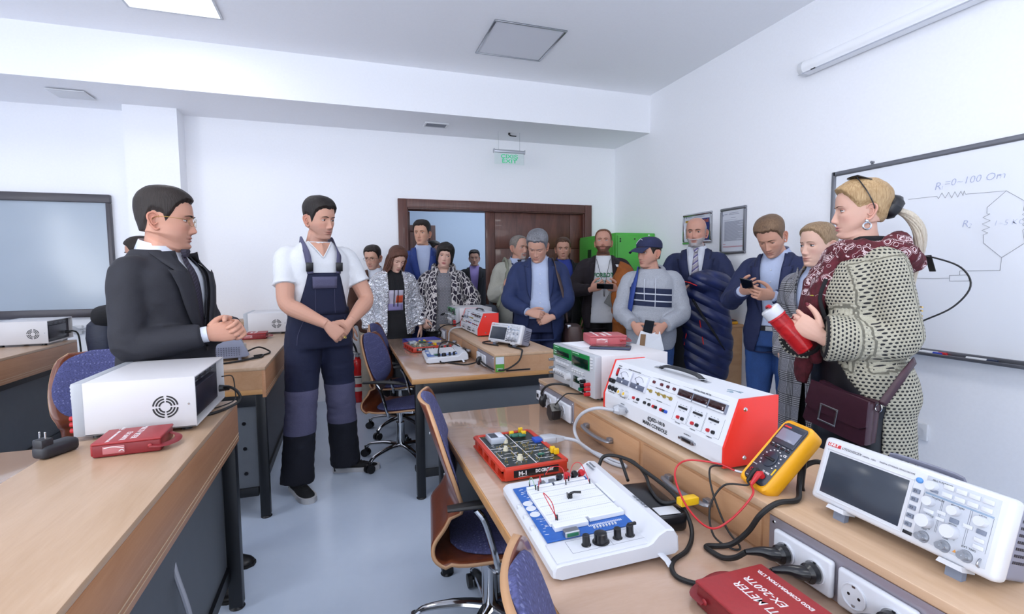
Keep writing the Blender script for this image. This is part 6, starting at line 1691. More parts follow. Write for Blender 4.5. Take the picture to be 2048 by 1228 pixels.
    def shoe(s, x, y, toe, mat, sole, L=.285, sport=False):
        """toe: direction angle in degrees, 0 = straight ahead (-y), + towards the person's left"""
        X = Matrix.Translation((x, y, 0)) @ rotz(R(toe)); q = MB(); rs = []
        for t, w, h in ((.075, .024, .050), (.07, .033, .075), (.04, .037, .085), (0, .038, .083), (-.05, .040, .074), (-.10, .046, .058), (-.15, .047, .045), (-.185, .038, .036), (-.205, .020, .026)):
            rs.append([(w*math.cos(a), t, .012+max(0, h-.012)*math.sin(a)**.8 if math.sin(a) > 0 else .012+.008*math.sin(a)) for a in (2*PI*k/18 for k in range(18))])
        q.rings(rs, X=X); o = q.build('shoe', mat, s.root, 60)
        q = MB(); out = [(w*1.06, t) for t, w in ((.082, .012), (.078, .026), (.05, .036), (0, .037), (-.05, .039), (-.10, .046), (-.15, .047), (-.19, .037), (-.212, .014))]
        P = [(a, b) for a, b in out]+[(-a, b) for a, b in reversed(out)]
        h = .030 if sport else .014; q.rings([[(a*.97, b, 0) for a, b in P], [(a, b, .004) for a, b in P], [(a*.99, b, h) for a, b in P]], X=X); q.build('sole', sole, o, 40)
        if sport:
            q = MB()
            for k in range(5): yy = -.055-k*.018; zz = .078-k*.0075; q.tube([(-.024, yy, zz-.006), (0, yy-.003, zz+.003), (.024, yy, zz-.006)], .0028, 6, 3, X=X)
            q.build('laces', mat, o)
        return o
    def patch(s, pts, off, mat, name, thick=.003, res=6, parent=None):
        """panel laid on the torso front; pts = rows of (x, z)"""
        q = MB(); q.grid([[(x, s.fy(x, z, off), z) for x, z in r] for r in pts]); return q.build(name, mat, parent or s.root, 60, solid=thick)
    def to_world(s, p): return s.W @ Vector(p)
def quad_rows(z0, z1, x00, x01, x10, x11, n=8, m=8):
    """rows of (x, z) from z0 (x00..x01) to z1 (x10..x11)"""
    return [[(x00+(x10-x00)*t+((x01+(x11-x01)*t)-(x00+(x10-x00)*t))*u, z0+(z1-z0)*t) for u in np.linspace(0, 1, m)] for t in np.linspace(0, 1, n)]
# ------------------------------------------------------------------ cloth materials
def cloth_m(name, c, rough=.85, nz=.10, scale=180, sheen=.0, bump=.25):
    if name in _mats: return _mats[name]
    t = NT(name); f = t.noise(t.coord(), scale, 3); c = lin(c)
    lo = tuple(x*(1-nz) for x in c[:3])+(1,); hi = tuple(min(1, x*(1+nz)) for x in c[:3])+(1,)
    t.set(Base_Color=t.ramp(f, [(.3, lo), (.7, hi)]), Roughness=rough); t.b.inputs['Sheen Weight'].default_value = sheen
    g = t.noise(t.coord((7, 7, 13)), 2.0, 3)
    t.bump(t.math('ADD', t.math('MULTIPLY', f, .08), g), bump, .012); _mats[name] = t.m
    return t.m
def stripe_m(name, ca, cb, freq, width, rot=(0, 0, 0), rough=.7, cc=None):
    if name in _mats: return _mats[name]
    t = NT(name); x, y, z = t.sep(t.coord((1, 1, 1), rot))
    f = t.math('FRACT', t.math('MULTIPLY', z, freq)); m = t.math('LESS_THAN', f, width); col = t.mix(m, lin(ca), lin(cb))
    if cc: col = t.mix(t.math('GREATER_THAN', f, 1-width*.5), col, lin(cc))
    t.set(Base_Color=col, Roughness=rough); _mats[name] = t.m
    return t.m
def leopard_m():
    t = NT('leopard print'); n = t.noise(t.coord(), 20, 2); co = t.coord((1, 1, .62))
    mx = t.n('MixRGB' if False else 'Mix', data_type='VECTOR'); tc = t.n('TexNoise', i_Vector=co, i_Scale=14.0, i_Detail=2.0)
    t.put(mx.inputs[0], .05); t.put(mx.inputs[4], co); t.put(mx.inputs[5], tc.outputs['Color'])
    v = t.n('TexVoronoi', feature='DISTANCE_TO_EDGE', i_Vector=mx.outputs[1], i_Scale=25.0)
    w = t.n('TexVoronoi', i_Vector=mx.outputs[1], i_Scale=25.0)
    edge = t.math('LESS_THAN', v.outputs['Distance'], .085); core = t.math('LESS_THAN', w.outputs['Distance'], t.math('MULTIPLY', n, .30))
    t.set(Base_Color=t.mix(t.math('MAXIMUM', edge, t.math('MULTIPLY', core, .6)), lin('#221a30'), lin('#ddd7d6')), Roughness=.9); t.b.inputs['Sheen Weight'].default_value = .2
    t.bump(t.noise(t.coord(), 70, 4), .6, .006); return t.m
def plaid_m():
    t = NT('glen check'); co = t.coord((1, 1, 1)); x, y, z = t.sep(co); u = t.math('SUBTRACT', x, t.math('MULTIPLY', y, .8))
    def fr(a, k): return t.math('FRACT', t.math('MULTIPLY', a, k))
    bz = t.math('LESS_THAN', fr(z, 7.5), .46); bu = t.math('LESS_THAN', fr(u, 8.0), .42)
    sz = t.math('GREATER_THAN', fr(z, 88.0), .5); su = t.math('GREATER_THAN', fr(u, 96.0), .5)
    k = t.math('ADD', t.math('MULTIPLY', t.math('MULTIPLY', bz, sz), .5), t.math('MULTIPLY', t.math('MULTIPLY', bu, su), .5))
    fine = t.noise(co, 320, 1); base = t.ramp(fine, [(.35, lin('#6d6d76')), (.65, lin('#a2a2aa'))])
    w = t.mix(t.math('MULTIPLY', t.math('ADD', t.math('MULTIPLY', bz, .5), t.math('MULTIPLY', bu, .3)), .9), base, lin('#cfcfd2'))
    t.set(Base_Color=t.mix(t.math('MULTIPLY', k, 1.7, clamp=True), w, lin('#25252c')), Roughness=.9); t.bump(t.noise(co, 200, 2), .2, .002); return t.m
def crochet_m(name, c='#c2beab', hole='#26262b'):
    t = NT(name); at = t.n('Attribute', attribute_name='weave'); u, v, _ = t.sep(at.outputs['Vector']); rv = t.math('MULTIPLY', v, 76.0); row = t.math('FLOOR', rv)
    fu = t.math('FRACT', t.math('ADD', t.math('MULTIPLY', u, 62.0), t.math('MULTIPLY', row, .5))); fv = t.math('FRACT', rv)
    dx = t.math('SUBTRACT', fu, .5); dy = t.math('MULTIPLY', t.math('SUBTRACT', fv, .5), 1.15)
    d = t.math('ADD', t.math('SQRT', t.math('ADD', t.math('MULTIPLY', dx, dx), t.math('MULTIPLY', dy, dy))), t.math('MULTIPLY', t.math('SUBTRACT', t.noise(t.coord(), 60, 2), .5), .22))
    f = t.noise(t.coord(), 260, 2); yarn = t.ramp(f, [(.3, tuple(q*.8 for q in lin(c)[:3])+(1,)), (.7, lin(c))])
    t.set(Base_Color=t.mix(t.math('LESS_THAN', t.math('ADD', d, _), .32), yarn, lin(hole)), Roughness=.95); t.bump(d, .9, .006); return t.m
def silver_m():
    t = NT('silver foil fabric'); f = t.noise(t.coord((9, 9, 16)), 2.4, 3, .55, .8); g = t.noise(t.coord((24, 24, 40)), 2.0, 2)
    t.set(Base_Color=(.86, .88, .93, 1), Metallic=.9, Roughness=.17); t.bump(t.math('ADD', f, t.math('MULTIPLY', g, .15)), 1.0, .055); return t.m
def scarf_m():
    t = NT('burgundy paisley'); co = t.coord(); nz = t.n('TexNoise', i_Vector=co, i_Scale=22.0, i_Detail=2.0); mx = t.n('Mix', data_type='VECTOR'); t.put(mx.inputs[0], .06); t.put(mx.inputs[4], co); t.put(mx.inputs[5], nz.outputs['Color'])
    v = t.n('TexVoronoi', i_Vector=mx.outputs[1], i_Scale=24.0); d = v.outputs['Distance']
    rings = t.math('GREATER_THAN', t.math('FRACT', t.math('MULTIPLY', d, 5.2)), .52); near = t.math('LESS_THAN', d, .52)
    x, y, z = t.sep(co); up = t.math('GREATER_THAN', z, 1.26)
    m = t.math('MULTIPLY', t.math('MULTIPLY', rings, near), up)
    col = t.mix(m, t.ramp(t.noise(co, 40, 3), [(.3, lin('#471019')), (.7, lin('#661a2a'))]), lin('#d9c2c6'))
    sp = t.n('TexVoronoi', i_Vector=co, i_Scale=9.0); col = t.mix(t.math('MULTIPLY', t.math('LESS_THAN', sp.outputs['Distance'], .17), up), col, lin('#a9a63a'))
    t.set(Base_Color=col, Roughness=.9); t.bump(t.noise(t.coord((20, 20, 6)), 3, 3), .6, .01); return t.m
def knit_print_m():
    t = NT('small lattice print'); x, y, z = t.sep(t.coord()); u = t.math('FRACT', t.math('MULTIPLY', t.math('ADD', x, z), 62.0)); v = t.math('FRACT', t.math('MULTIPLY', t.math('SUBTRACT', x, z), 62.0))
    m = t.math('MAXIMUM', t.math('LESS_THAN', u, .3), t.math('LESS_THAN', v, .3)); t.set(Base_Color=t.mix(m, lin('#26262c'), lin('#a9a9b2')), Roughness=.85); return t.m
def hoodie_m():
    t = NT('grey marl sweatshirt'); co = t.coord(); x, y, z0 = t.sep(co); z = t.math('ADD', z0, t.math('MULTIPLY', x, .06)); f = t.noise(co, 240, 3)
    base = t.ramp(f, [(.3, lin('#9ea2ab')), (.7, lin('#b9bdc7'))])
    def band(a, b): return t.math('MULTIPLY', t.math('GREATER_THAN', z, a), t.math('LESS_THAN', z, b))
    front = t.math('MULTIPLY', t.math('LESS_THAN', y, -.055), t.math('LESS_THAN', t.math('ABSOLUTE', x), .168))
    navy = t.math('MULTIPLY', band(1.165, 1.315), front); wh = t.math('MULTIPLY', t.math('ADD', band(1.205, 1.215), band(1.262, 1.272), clamp=True), front)
    t.set(Base_Color=t.mix(wh, t.mix(navy, base, lin('#222c4c')), lin('#d8dce4')), Roughness=.9); t.bump(t.noise(t.coord((7, 7, 13)), 2, 3), .3, .012); return t.m
def denim_m(name, c):
    t = NT(name); f = t.noise(t.coord(), 300, 2); g = t.noise(t.coord((4, 4, 2)), 2.5, 3); c = lin(c)
    t.set(Base_Color=t.ramp(t.math('ADD', t.math('MULTIPLY', f, .35), t.math('MULTIPLY', g, .65)), [(.3, tuple(q*.6 for q in c[:3])+(1,)), (.7, tuple(min(1, q*1.4) for q in c[:3])+(1,))]), Roughness=.85); t.bump(g, .3, .01); return t.m
def puffer_m():
    t = NT('navy down fabric'); x, y, z = t.sep(t.coord()); w = t.math('ABSOLUTE', t.math('SINE', t.math('MULTIPLY', t.math('ADD', z, t.math('MULTIPLY', x, .5)), 38.0)))
    t.set(Base_Color=t.ramp(t.noise(t.coord(), 12, 2), [(.3, lin('#131d48')), (.7, lin('#1e2c64'))]), Roughness=.42); t.bump(w, .8, .02); return t.m
c_shirt = cloth_m('white shirt', '#dfe4f0', .7, .02, 90); c_shirtb = cloth_m('pale blue shirt', '#bcc9e8', .7, .03, 90); c_tee = cloth_m('white cotton', '#eceef3', .8, .02, 120)
c_char = cloth_m('charcoal suiting', '#20212b', .75, .10, 300); c_navy = cloth_m('navy suiting', '#18244f', .75, .10, 260); c_navy2 = cloth_m('blue suiting', '#1d3a86', .7, .08, 260); c_mid = cloth_m('dark blue jacket', '#1b2d5c', .75, .08, 240)
c_black = cloth_m('black cloth', '#111218', .85, .12, 150); c_wine = cloth_m('dark wine jacket', '#1f151d', .85, .10, 150); c_brown = cloth_m('brown corduroy', '#4b2c20', .9, .14, 220); c_khaki = cloth_m('beige trousers', '#b7ac9d', .85, .05, 120)
c_beige = cloth_m('stone jacket', '#b9b8ac', .8, .06, 120); c_over = cloth_m('navy work cloth', '#131b3c', .85, .08, 160); c_overg = cloth_m('grey violet work cloth', '#5b5a78', .85, .08, 160); c_over_d = cloth_m('dark work cloth', '#0e1222', .85, .08, 160)
c_rust = cloth_m('rust padded cloth', '#a5591a', .8, .10, 60); c_lav = cloth_m('lavender shirt', '#9a86c6', .75, .04, 90); c_jean = denim_m('denim', '#2c4f8a'); c_jean2 = denim_m('dark denim', '#1a2746'); c_leather = M('black leather skirt', '#12131a', .35, 0, .1, 60)
c_leop, c_plaid, c_croch, c_silver, c_scarf, c_lat, c_hood, c_puff = leopard_m(), plaid_m(), crochet_m('cream crochet'), silver_m(), scarf_m(), knit_print_m(), hoodie_m(), puffer_m()
m_shoe = M('black shoe leather', '#101013', .35); m_trainer = cloth_m('black trainer knit', '#16171b', .85, .2, 200); m_sole = M('pale rubber sole', '#c8c8cb', .6); m_solk = M('black sole', '#0c0c0e', .6)
m_gold = M('gold wire', '#c9ab62', .25, 1.0); m_lens = None
def lens_m():
    t = NT('spectacle lens'); t.set(Base_Color=(1, 1, 1, 1), Roughness=.02, Transmission_Weight=1.0, IOR=1.02); return t.m
m_lens = lens_m()
m_nail = M('dark red nail', '#6d1024', .2); m_nailp = M('natural nail', '#d9a79a', .35)

# ------------------------------------------------------------------ people: accessories
def glasses(p, mat, w=.026, h=.017, r=.0011, temple=None, z=-.004, lens=True, lab=None):
    """spectacles resting on nose and ears"""
    P = p.P; q = MB(); y0 = -.1015
    def pt(a): return P(a)
    for sg in (-1, 1):
        ring = []
        for k in range(25):
            a = 2*PI*k/24; c, s_ = math.cos(a), math.sin(a); x = sg*.0335+w*math.copysign(abs(c)**.75, c); zz = z+h*math.copysign(abs(s_)**.75, s_)
            ring.append(pt((x, y0+.9*max(0, abs(x)-.02)**1.5, zz)))
        q.tube(ring, r, 6)
    q.tube([pt((-.009, y0-.001, z+.004)), pt((0, y0-.004, z+.006)), pt((.009, y0-.001, z+.004))], r, 6, 4)
    o = q.build('glasses', mat, p.root)
    for sg in (-1, 1):
        q = MB(); ex = float(p.H.wd(-.008)); q.tube([pt((sg*(.0335+w), y0+.012, z+.006)), pt((sg*(ex+.004), -.06, z+.008)), pt((sg*(ex+.006), .0, z+.010)), pt((sg*(ex+.005), .024, z-.004)), pt((sg*(ex+.003), .034, z-.028))], r*1.15, 6, 4); q.build('temple', temple or mat, o)
    if lens:
        q = MB()
        for sg in (-1, 1): q.add([pt((sg*.0335+w*.96*math.copysign(abs(math.cos(a))**.75, math.cos(a)), y0+.0006+.9*max(0, abs(sg*.0335+w*.96*math.cos(a))-.02)**1.5, z+h*.96*math.copysign(abs(math.sin(a))**.75, math.sin(a)))) for a in (2*PI*k/24 for k in range(24))], [list(range(24))])
        q.build('lens', m_lens, o)
    return o
def locks(p, roots, mat, r=.011, name='hair_lengths', flat=.6, seed=1, jit=.006):
    """hair lengths: roots = list of paths in head coordinates"""
    rnd = random.Random(seed); q = MB()
    for path in roots:
        P = [Vector(a)+Vector((rnd.uniform(-jit, jit), rnd.uniform(-jit, jit), 0)) for a in path]; n = len(P)
        q.tube([p.P(a) for a in P], [r*(.75 if i == 0 else 1.0 if i < n-2 else .75 if i < n-1 else .25) for i in range(n)], 7, 4, flat=flat)
    return q.build(name, mat, p.root, 0)
def prop(p, name, label, cat, group=None):
    t = thing(name, label, cat, tuple(p.root.location), p.root.rotation_euler.z, group); t.scale = p.root.scale; return t
def phone(p, c, right, up, lab, screen=True, w=.036, h=.075, logo=False):
    t = prop(p, 'smartphone', lab, 'phone'); X = face_m(c, right, up); q = MB(); q.box(-w, w, -h, h, -.004, .004, .004, 3, X); q.build('body', M('phone black', '#111217', .25), t)
    q = MB(); q.box(-w+.004, w-.004, -h+.005, h-.005, .0035, .0043, .0005, 1, X); q.build('screen', M('phone glass', '#0c1016', .04), t)
    q = MB(); q.box(-w+.004, -w+.018, h-.03, h-.008, -.0055, -.0035, .002, 2, X); q.lathe([(.008, 0), (.007, .0006)], 16, face_m(X @ Vector((0, .02, -.0042)), -Vector(right), up)); q.build('camera', M('phone lens', '#3a3c44', .15), t)
    return t
def strap(p, pts, w, mat, name, parent, thick=.004, k=5, wob=0.0):
    """flat band through local points (x, y, z, nx, ny, nz sideways direction implied by the band's run)"""
    q = MB(); Q = spline(pts, k); rows = []
    for i, a in enumerate(Q):
        t = Q[min(i+1, len(Q)-1)]-Q[max(i-1, 0)]; t /= np.linalg.norm(t); out = V3((a[0], a[1], 0)); out = out/max(1e-6, np.linalg.norm(out)); sd = np.cross(t, out); sd /= max(1e-6, np.linalg.norm(sd))
        rows.append([a-sd*w/2, a+out*.001, a+sd*w/2])
    q.grid(rows); return q.build(name, mat, parent, 60, solid=thick)
STAND = {1: (.10, 0.0), -1: (-.10, 0.0)}
def dress(p, tm, feet=None, sm_=m_shoe, sl=m_solk, toes=(8, -8), sport=False, **kw):
    feet = feet or STAND; o = p.legs(tm, feet, **kw)
    for sd, to in zip((1, -1), toes): p.shoe(feet[sd][0], feet[sd][1], to, sm_, sl, sport=sport)
    return o
HANG = {1: (.245, .0, .84), -1: (-.245, .0, .84)}
def hang_arms(p, dx=0.0, dy=0.0, z=.86): return {sd: p.arm(sd, (sd*(.235+dx), -.02+dy, z), (sd*.3, .8, -.2)) for sd in (1, -1)}
def hang_hand(p, A, sd, vox=.0035): p.hand(sd, A[sd][2], (sd*.05, -.12, -1), (sd*.9, -.35, 0), curl=(18, 22, 26, 30), thumb=(22, 10), voxel=vox)
CUT1 = [(1.07, .0), (1.2, .034), (1.33, .058), (1.47, .076)]
CUTO = [(.70, .085), (.95, .055), (1.07, .040), (1.2, .052), (1.33, .066), (1.47, .078)]
# ------------------------------------------------------------------ the people, from the foreground to the corridor
# 1 man in the grey suit
p = Person('man in charcoal suit and tie with thin gold glasses, hands clasped', -.735, 2.475, -18, 1.685, girth=1.10, belly=.022, skin='#d9a189')
p.head(yaw=20, pitch=4, hair='dark', eyes='#3a2a20', look=(.1, -.1), stubble=.35, hscale=1.12, dens=1.0, fat=.7, lid=.03, jaw=1.04,
       hl=lambda ph: np.interp(np.abs((ph+PI) % (2*PI)-PI), [0, .5, .80, 1.0, 1.16, 1.30, 1.42, 1.50, 1.85, 2.0, 2.15, 2.5, PI], [.070, .074, .062, .050, .030, .004, -.012, .024, .026, .0, -.040, -.074, -.082]))
glasses(p, m_gold, temple=m_gold, r=.0009)
A = {-1: p.arm(-1, (-.110, -.240, 1.125), (-.5, .75, -.9)), 1: p.arm(1, (.045, -.262, 1.14), (.7, .5, -.9))}
p.hand(-1, A[-1][2], (.62, -.76, .10), (-.76, -.58, .25), curl=((62, 66, 40), (64, 68, 42), (66, 70, 42), (66, 70, 42)), thumb=(26, 30), voxel=.0026, scale=1.05)
p.hand(1, A[1][2], (-.62, -.76, .02), (.62, -.60, .45), curl=((50, 60, 40), (54, 62, 42), (58, 64, 42), (60, 66, 42)), thumb=(20, 24), voxel=.0026, scale=1.05)
p.shirt(c_shirt, off=.004); p.jacket([c_char], A, z0=.79, off=.020, cut=[(1.06, 0), (1.2, .040), (1.33, .062), (1.47, .078)], voxel=.0085, wr=.0042)
p.lapels(c_char, [(1.06, 0), (1.2, .040), (1.33, .062), (1.47, .078)]); p.collar(c_shirt, r=.066, h=.036); p.tie(stripe_m('dark purple tie', '#241f2f', '#3a3348', 90, .4, (0, R(35), 0)))
for sd in (1, -1):
    q = MB(); d = (A[sd][2]-A[sd][1]).normalized(); q.tube([tuple(A[sd][2]-d*.03), tuple(A[sd][2]+d*.006)], [.031, .033], 18); q.build('shirt_cuff', c_shirt, p.root)
p.buttons(m_blk, [(.012, 1.045), (.012, .95)], .026)
q = MB(); q.grid([[(x, p.fy(x, z, .024)-.003, z) for x in np.linspace(.075, .155, 6)] for z in (1.262, 1.280)]); q.build('chest_pocket', c_char, p.root, 60, solid=.003)
dress(p, c_char, feet={1: (.10, -.06), -1: (-.10, -.12)}, toes=(6, -10)); p.finish()
# 2 half hidden person behind him
p = Person('half hidden man in black behind the grey suited man, only hair and dark sleeve showing', -1.46, 4.56, 178, 1.62, girth=1.05, skin='#d3a08a')
p.head(hair='dark', dens=.5, pitch=10); A = {1: p.arm(1, (.20, -.24, 1.10), (.9, .3, -.5)), -1: p.arm(-1, (-.2, -.2, .95))}
for sd in (-1,): p.hand(sd, A[sd][2], (-sd*.2, -.9, -.3), (sd*.9, -.1, .3), voxel=.004)
p.jacket([c_black], A, z0=.74, off=.028, z1=1.5, cuff=.035); dress(p, c_black); p.finish()
t = prop(p, 'backpack', 'navy backpack with red and white piping hanging on the half hidden man', 'backpack')
q = MB(); q.rings([[(x0*math.copysign(abs(math.cos(a))**.6, math.cos(a))+.16, -.24+y0*math.copysign(abs(math.sin(a))**.6, math.sin(a)), z) for a in (2*PI*k/20 for k in range(20))] for z, x0, y0 in ((.80, .08, .07), (.82, .12, .09), (.95, .13, .10), (1.05, .12, .09), (1.10, .07, .05))]); q.build('body', cloth_m('navy nylon', '#141d36', .5, .1, 60), t)
q = MB(); q.tube([(.10, -.335, .88), (.11, -.345, .97), (.14, -.335, 1.04)], .006, 8, 4); q.build('red_piping', m_ored, t)
q = MB(); q.tube([(.085, -.335, .88), (.095, -.345, .97), (.12, -.335, 1.04)], .006, 8, 4); q.build('white_piping', m_white, t)
q = MB(); q.tube([(.16, -.22, 1.09), (.16, -.27, 1.16), (.17, -.25, 1.12)], .010, 8, 4, flat=.4); q.tube([(.06, -.30, 1.06), (.03, -.33, .98), (.05, -.33, .88)], .009, 8, 4, flat=.4); q.build('strap', m_black, t)

# 3 man in overalls
p = Person('man in white t-shirt and navy bib overalls with grey knees, standing in the aisle', -.165, 3.40, -72, 1.80, girth=1.0, skin='#dba68f')
p.head(yaw=25, pitch=8, roll=-2, hair='black', eyes='#2f2018', look=(.25, -.25), stubble=.62, hscale=1.03, dens=1.0, top=.022, thick=.006, brow='black', lid=.05,
       hl=lambda ph: np.interp(np.abs((ph+PI) % (2*PI)-PI), [0, .45, .78, 1.0, 1.16, 1.30, 1.42, 1.50, 1.85, 2.0, 2.15, 2.5, PI], [.066, .070, .056, .044, .022, -.008, -.022, .022, .024, -.006, -.046, -.078, -.085]))
rw, lw = (-.030, -.255, .995), (.108, -.228, .995)
A = {-1: p.arm(-1, rw, (-1.0, .35, -.5)), 1: p.arm(1, lw, (1.0, .35, -.5))}
for sd, d, n_ in ((-1, (.66, -.26, -.70), (-.15, -.95, .25)), (1, (-.72, -.05, -.70), (.35, -.88, .35))):
    S_, E_, W_ = A[sd]; pts = [S_, S_.lerp(E_, .5), S_.lerp(E_, .9), E_.lerp(W_, .12), E_.lerp(W_, .3), E_.lerp(W_, .7), W_]
    p.hand(sd, W_, d, n_, curl=((40, 56, 40), (44, 58, 40), (48, 60, 40), (52, 60, 40)), thumb=(30, 25), voxel=.0032, fore=pts, arm_r=[.054, .053, .047, .046, .047, .036, .0275])
mb = MB(); p.torso(mb, .90, 1.468, .012)
for sd in (1, -1): p.sleeve(mb, A[sd], sd, .014, upto=.62)
p.cloth('t_shirt', [c_tee], mb, .0085, 6, .003, None, 0, elbows=[], freq=1.2)
q = MB(); q.grid([[(x*(1-.0)*t, p.fy(x*t, 1.455-.085*(1-abs(x)/.062), .0145)+(.02 if t < .1 else 0), 1.462-.090*(1-abs(x)/.062)*t) for x in np.linspace(-.062, .062, 13)] for t in (.05, .5, 1.0)])
_vn = q.build('neck_opening', m_skin, p.root, 0)
at = _vn.data.color_attributes.new(SKIN_ATTR, 'FLOAT_COLOR', 'POINT'); at.data.foreach_set('color', np.array([p.skin]*len(_vn.data.vertices), np.float32).ravel())
q = MB(); q.tube([(x, p.fy(x, 1.455-.085*(1-abs(x)/.062), .0145)-.001, 1.462-.090*(1-abs(x)/.062)) for x in np.linspace(-.066, .066, 15)], .0036, 6, 2); q.build('neck_rib', c_tee, p.root)
ft = {-1: (-.175, -.065), 1: (.155, .075)}
tr = p.legs([c_over, c_overg, c_over_d], ft, off=.020, bands=[(.345, .60, 1), (0, .345, 2)], voxel=.0095, wr=.0055, hem=.05, waist=1.08, wide=1.12)
p.shoe(ft[-1][0], ft[-1][1], 6, m_trainer, m_sole, sport=True); p.shoe(ft[1][0], ft[1][1], 62, m_trainer, m_sole, sport=True)
bib = p.patch(quad_rows(1.04, 1.285, -.150, .150, -.088, .088, 10, 12), .022, c_over, 'bib', .005)
p.patch(quad_rows(1.195, 1.262, -.068, .068, -.070, .070, 4, 8), .030, c_overg, 'bib_pocket_flap', .004, parent=bib)
for x0 in (-.055, .055):
    q = MB(); q.tube([(x0, p.fy(x0, z, .0285), z) for z in np.linspace(1.05, 1.19, 8)], .0009, 5); q.build('seam', c_overg, bib)
for sd in (1, -1):
    P_ = [(sd*.080, p.fy(.080, 1.28, .026)-.002, 1.28), (sd*.085, p.fy(.085, 1.34, .028)-.001, 1.34), (sd*.092, p.fy(.09, 1.40, .032)-.002, 1.40), (sd*.094, -.050, 1.455), (sd*.090, .0, 1.482), (sd*.085, .06, 1.462), (sd*.07, .115, 1.40), (sd*.03, .128, 1.25), (sd*.02, .125, 1.08)]
    st_ = strap(p, P_, .036, c_overg, 'shoulder_strap', p.root, .004)
    q = MB(); q.box(-.020, .020, -.026, .026, -.002, .007, .003, 2, face_m((sd*.0835, p.fy(.083, 1.315, .030)-.003, 1.318), (1, 0, 0), (sd*.05, -.1, 1))); q.build('buckle', m_blk, st_)
    q = MB(); q.grid([[(sd*x, p.fy(x, z, .014)-.004, z) for x in np.linspace(a, b, 4)] for z, a, b in ((1.284, .062, .09), (1.25, .065, .097), (1.2, .07, .107))]); q.build('bib_strap_base', c_over, bib, 60, solid=.004)
for sd in (-1, 1):
    q = MB(); q.tube([(sd*.115, p.fy(.115, 1.0, .022)-.002, 1.02), (sd*.15, p.fy(.15, .95, .024)-.002, .93), (sd*.158, p.fy(.155, .9, .026)-.002, .87)], .0012, 5, 4); q.build('pocket_seam', c_overg, tr)
q = MB(); q.lathe([(.0095, -.003), (.011, 0), (.0095, .003)], 16, face_m(Vector(rw)+Vector((.085, -.045, -.075)), (.5, .6, .3), (.5, -.2, -.8))); q.build('ring', m_gold, p.root)
p.finish()

# 4 man in brown jacket
p = Person('man in brown jacket and dark glasses by the wall behind the silver jacket', .29, 5.24, -95, 1.60, skin='#d8a790')
p.head(yaw=-22, pitch=10, hair='dark', dens=.6, stubble=.4, hscale=1.08); glasses(p, m_blk, w=.025, h=.014, r=.0014, lens=False)
A = hang_arms(p, .02, .04); [hang_hand(p, A, sd) for sd in (1, -1)]
p.shirt(c_shirt); p.jacket([c_brown], A, z0=.80, off=.024, cut=CUT1, voxel=.012); p.lapels(c_brown, CUT1); p.collar(c_shirt); dress(p, c_khaki, feet={1: (.09, 0), -1: (-.11, -.02)}); p.finish()
# 5 girl in silver jacket
p = Person('young woman with long brown hair in a shiny silver puffer jacket, looking down', .445, 4.99, -82, 1.59, fem=True, skin='#e2b7a4')
p.head(yaw=14, pitch=24, roll=6, hair='chest', dens=.7, lid=.30, look=(0, -.8), hairkind='none', hscale=1.10, brow='brown')
hlf = lambda ph: np.interp(np.abs((ph+PI) % (2*PI)-PI), [0, .4, .9, 1.3, 1.6, PI], [.070, .064, .030, .0, -.02, -.06])
p.hair_cap(hl=hlf, thick=.014, top=.012)
L = []
for sg in (-1, 1):
    for i in range(17):
        a = .98+i*.128; x = math.sin(a)*.079*sg; y = -math.cos(a)*.098; zt = .07-.012*max(0, 3-i)
        L.append([(x*.86, y*.9, zt), (x*1.05, y*1.02, .01), (x*1.12, y*1.02+.004, -.07), (x*1.22+sg*.006, y*.96, -.150), (x*1.20, y*.9, -.205)])
for i in range(8): a = PI-.45+i*.13; L.append([(math.sin(a)*.07, -math.cos(a)*.09, .06), (math.sin(a)*.078, -math.cos(a)*.108, -.03), (math.sin(a)*.08, .105, -.13), (math.sin(a)*.085, .10, -.21)])
locks(p, L, m_hair['chest'], r=.0135, seed=3)
A = {1: p.arm(1, (.275, -.03, .86), (.6, .7, -.2)), -1: p.arm(-1, (-.275, -.07, .86), (-.6, .7, -.2))}
hang_hand(p, A, 1); hang_hand(p, A, -1)
q = MB(); p.torso(q, .46, 1.48, .012, lambda z: 1+.18*float(sm(.9, .5, z))); p.cloth('dress', [c_black], q, .012, 5, .004)
CS = [(.70, .115), (.9, .10), (1.15, .088), (1.33, .082), (1.50, .078)]
p.jacket([c_silver], A, z0=.80, off=.040, cut=CS, voxel=.011, wr=.014, sl=.036, cuff=.006, thick=.02, z1=1.49, name='puffer_jacket', freq=.8)
pr_ = p.patch(quad_rows(1.06, 1.27, -.088, .070, -.088, .070, 6, 8), .020, M('pale print', '#c9c4d8', .7), 'shirt_print', .002)
p.patch(quad_rows(1.14, 1.215, -.01, .066, .0, .066, 4, 6), .0235, M('orange print', '#d2502c', .7), 'orange_print', .001, parent=pr_); p.patch(quad_rows(1.06, 1.13, -.084, .066, -.084, .066, 4, 6), .0232, M('violet print', '#8d86b8', .7), 'violet_print', .001, parent=pr_)
for x in (-.028, .012):
    q = MB(); q.tube([(x, p.fy(x, z, .028)-.002, z) for z in np.linspace(1.10, 1.40, 9)], .0042, 6); q.build('hood_cord', c_black, p.root)
q = MB(); q.tube([(.062*math.sin(a), .01-.066*math.cos(a)*.9, 1.462+.018*-math.cos(a)) for a in np.linspace(.35, 2*PI-.35, 17)], .021, 10); q.build('collar', c_silver, p.root)
dress(p, c_black, sm_=m_trainer, sl=m_sole, sport=True, feet={1: (.09, 0), -1: (-.11, -.05)}); p.finish()
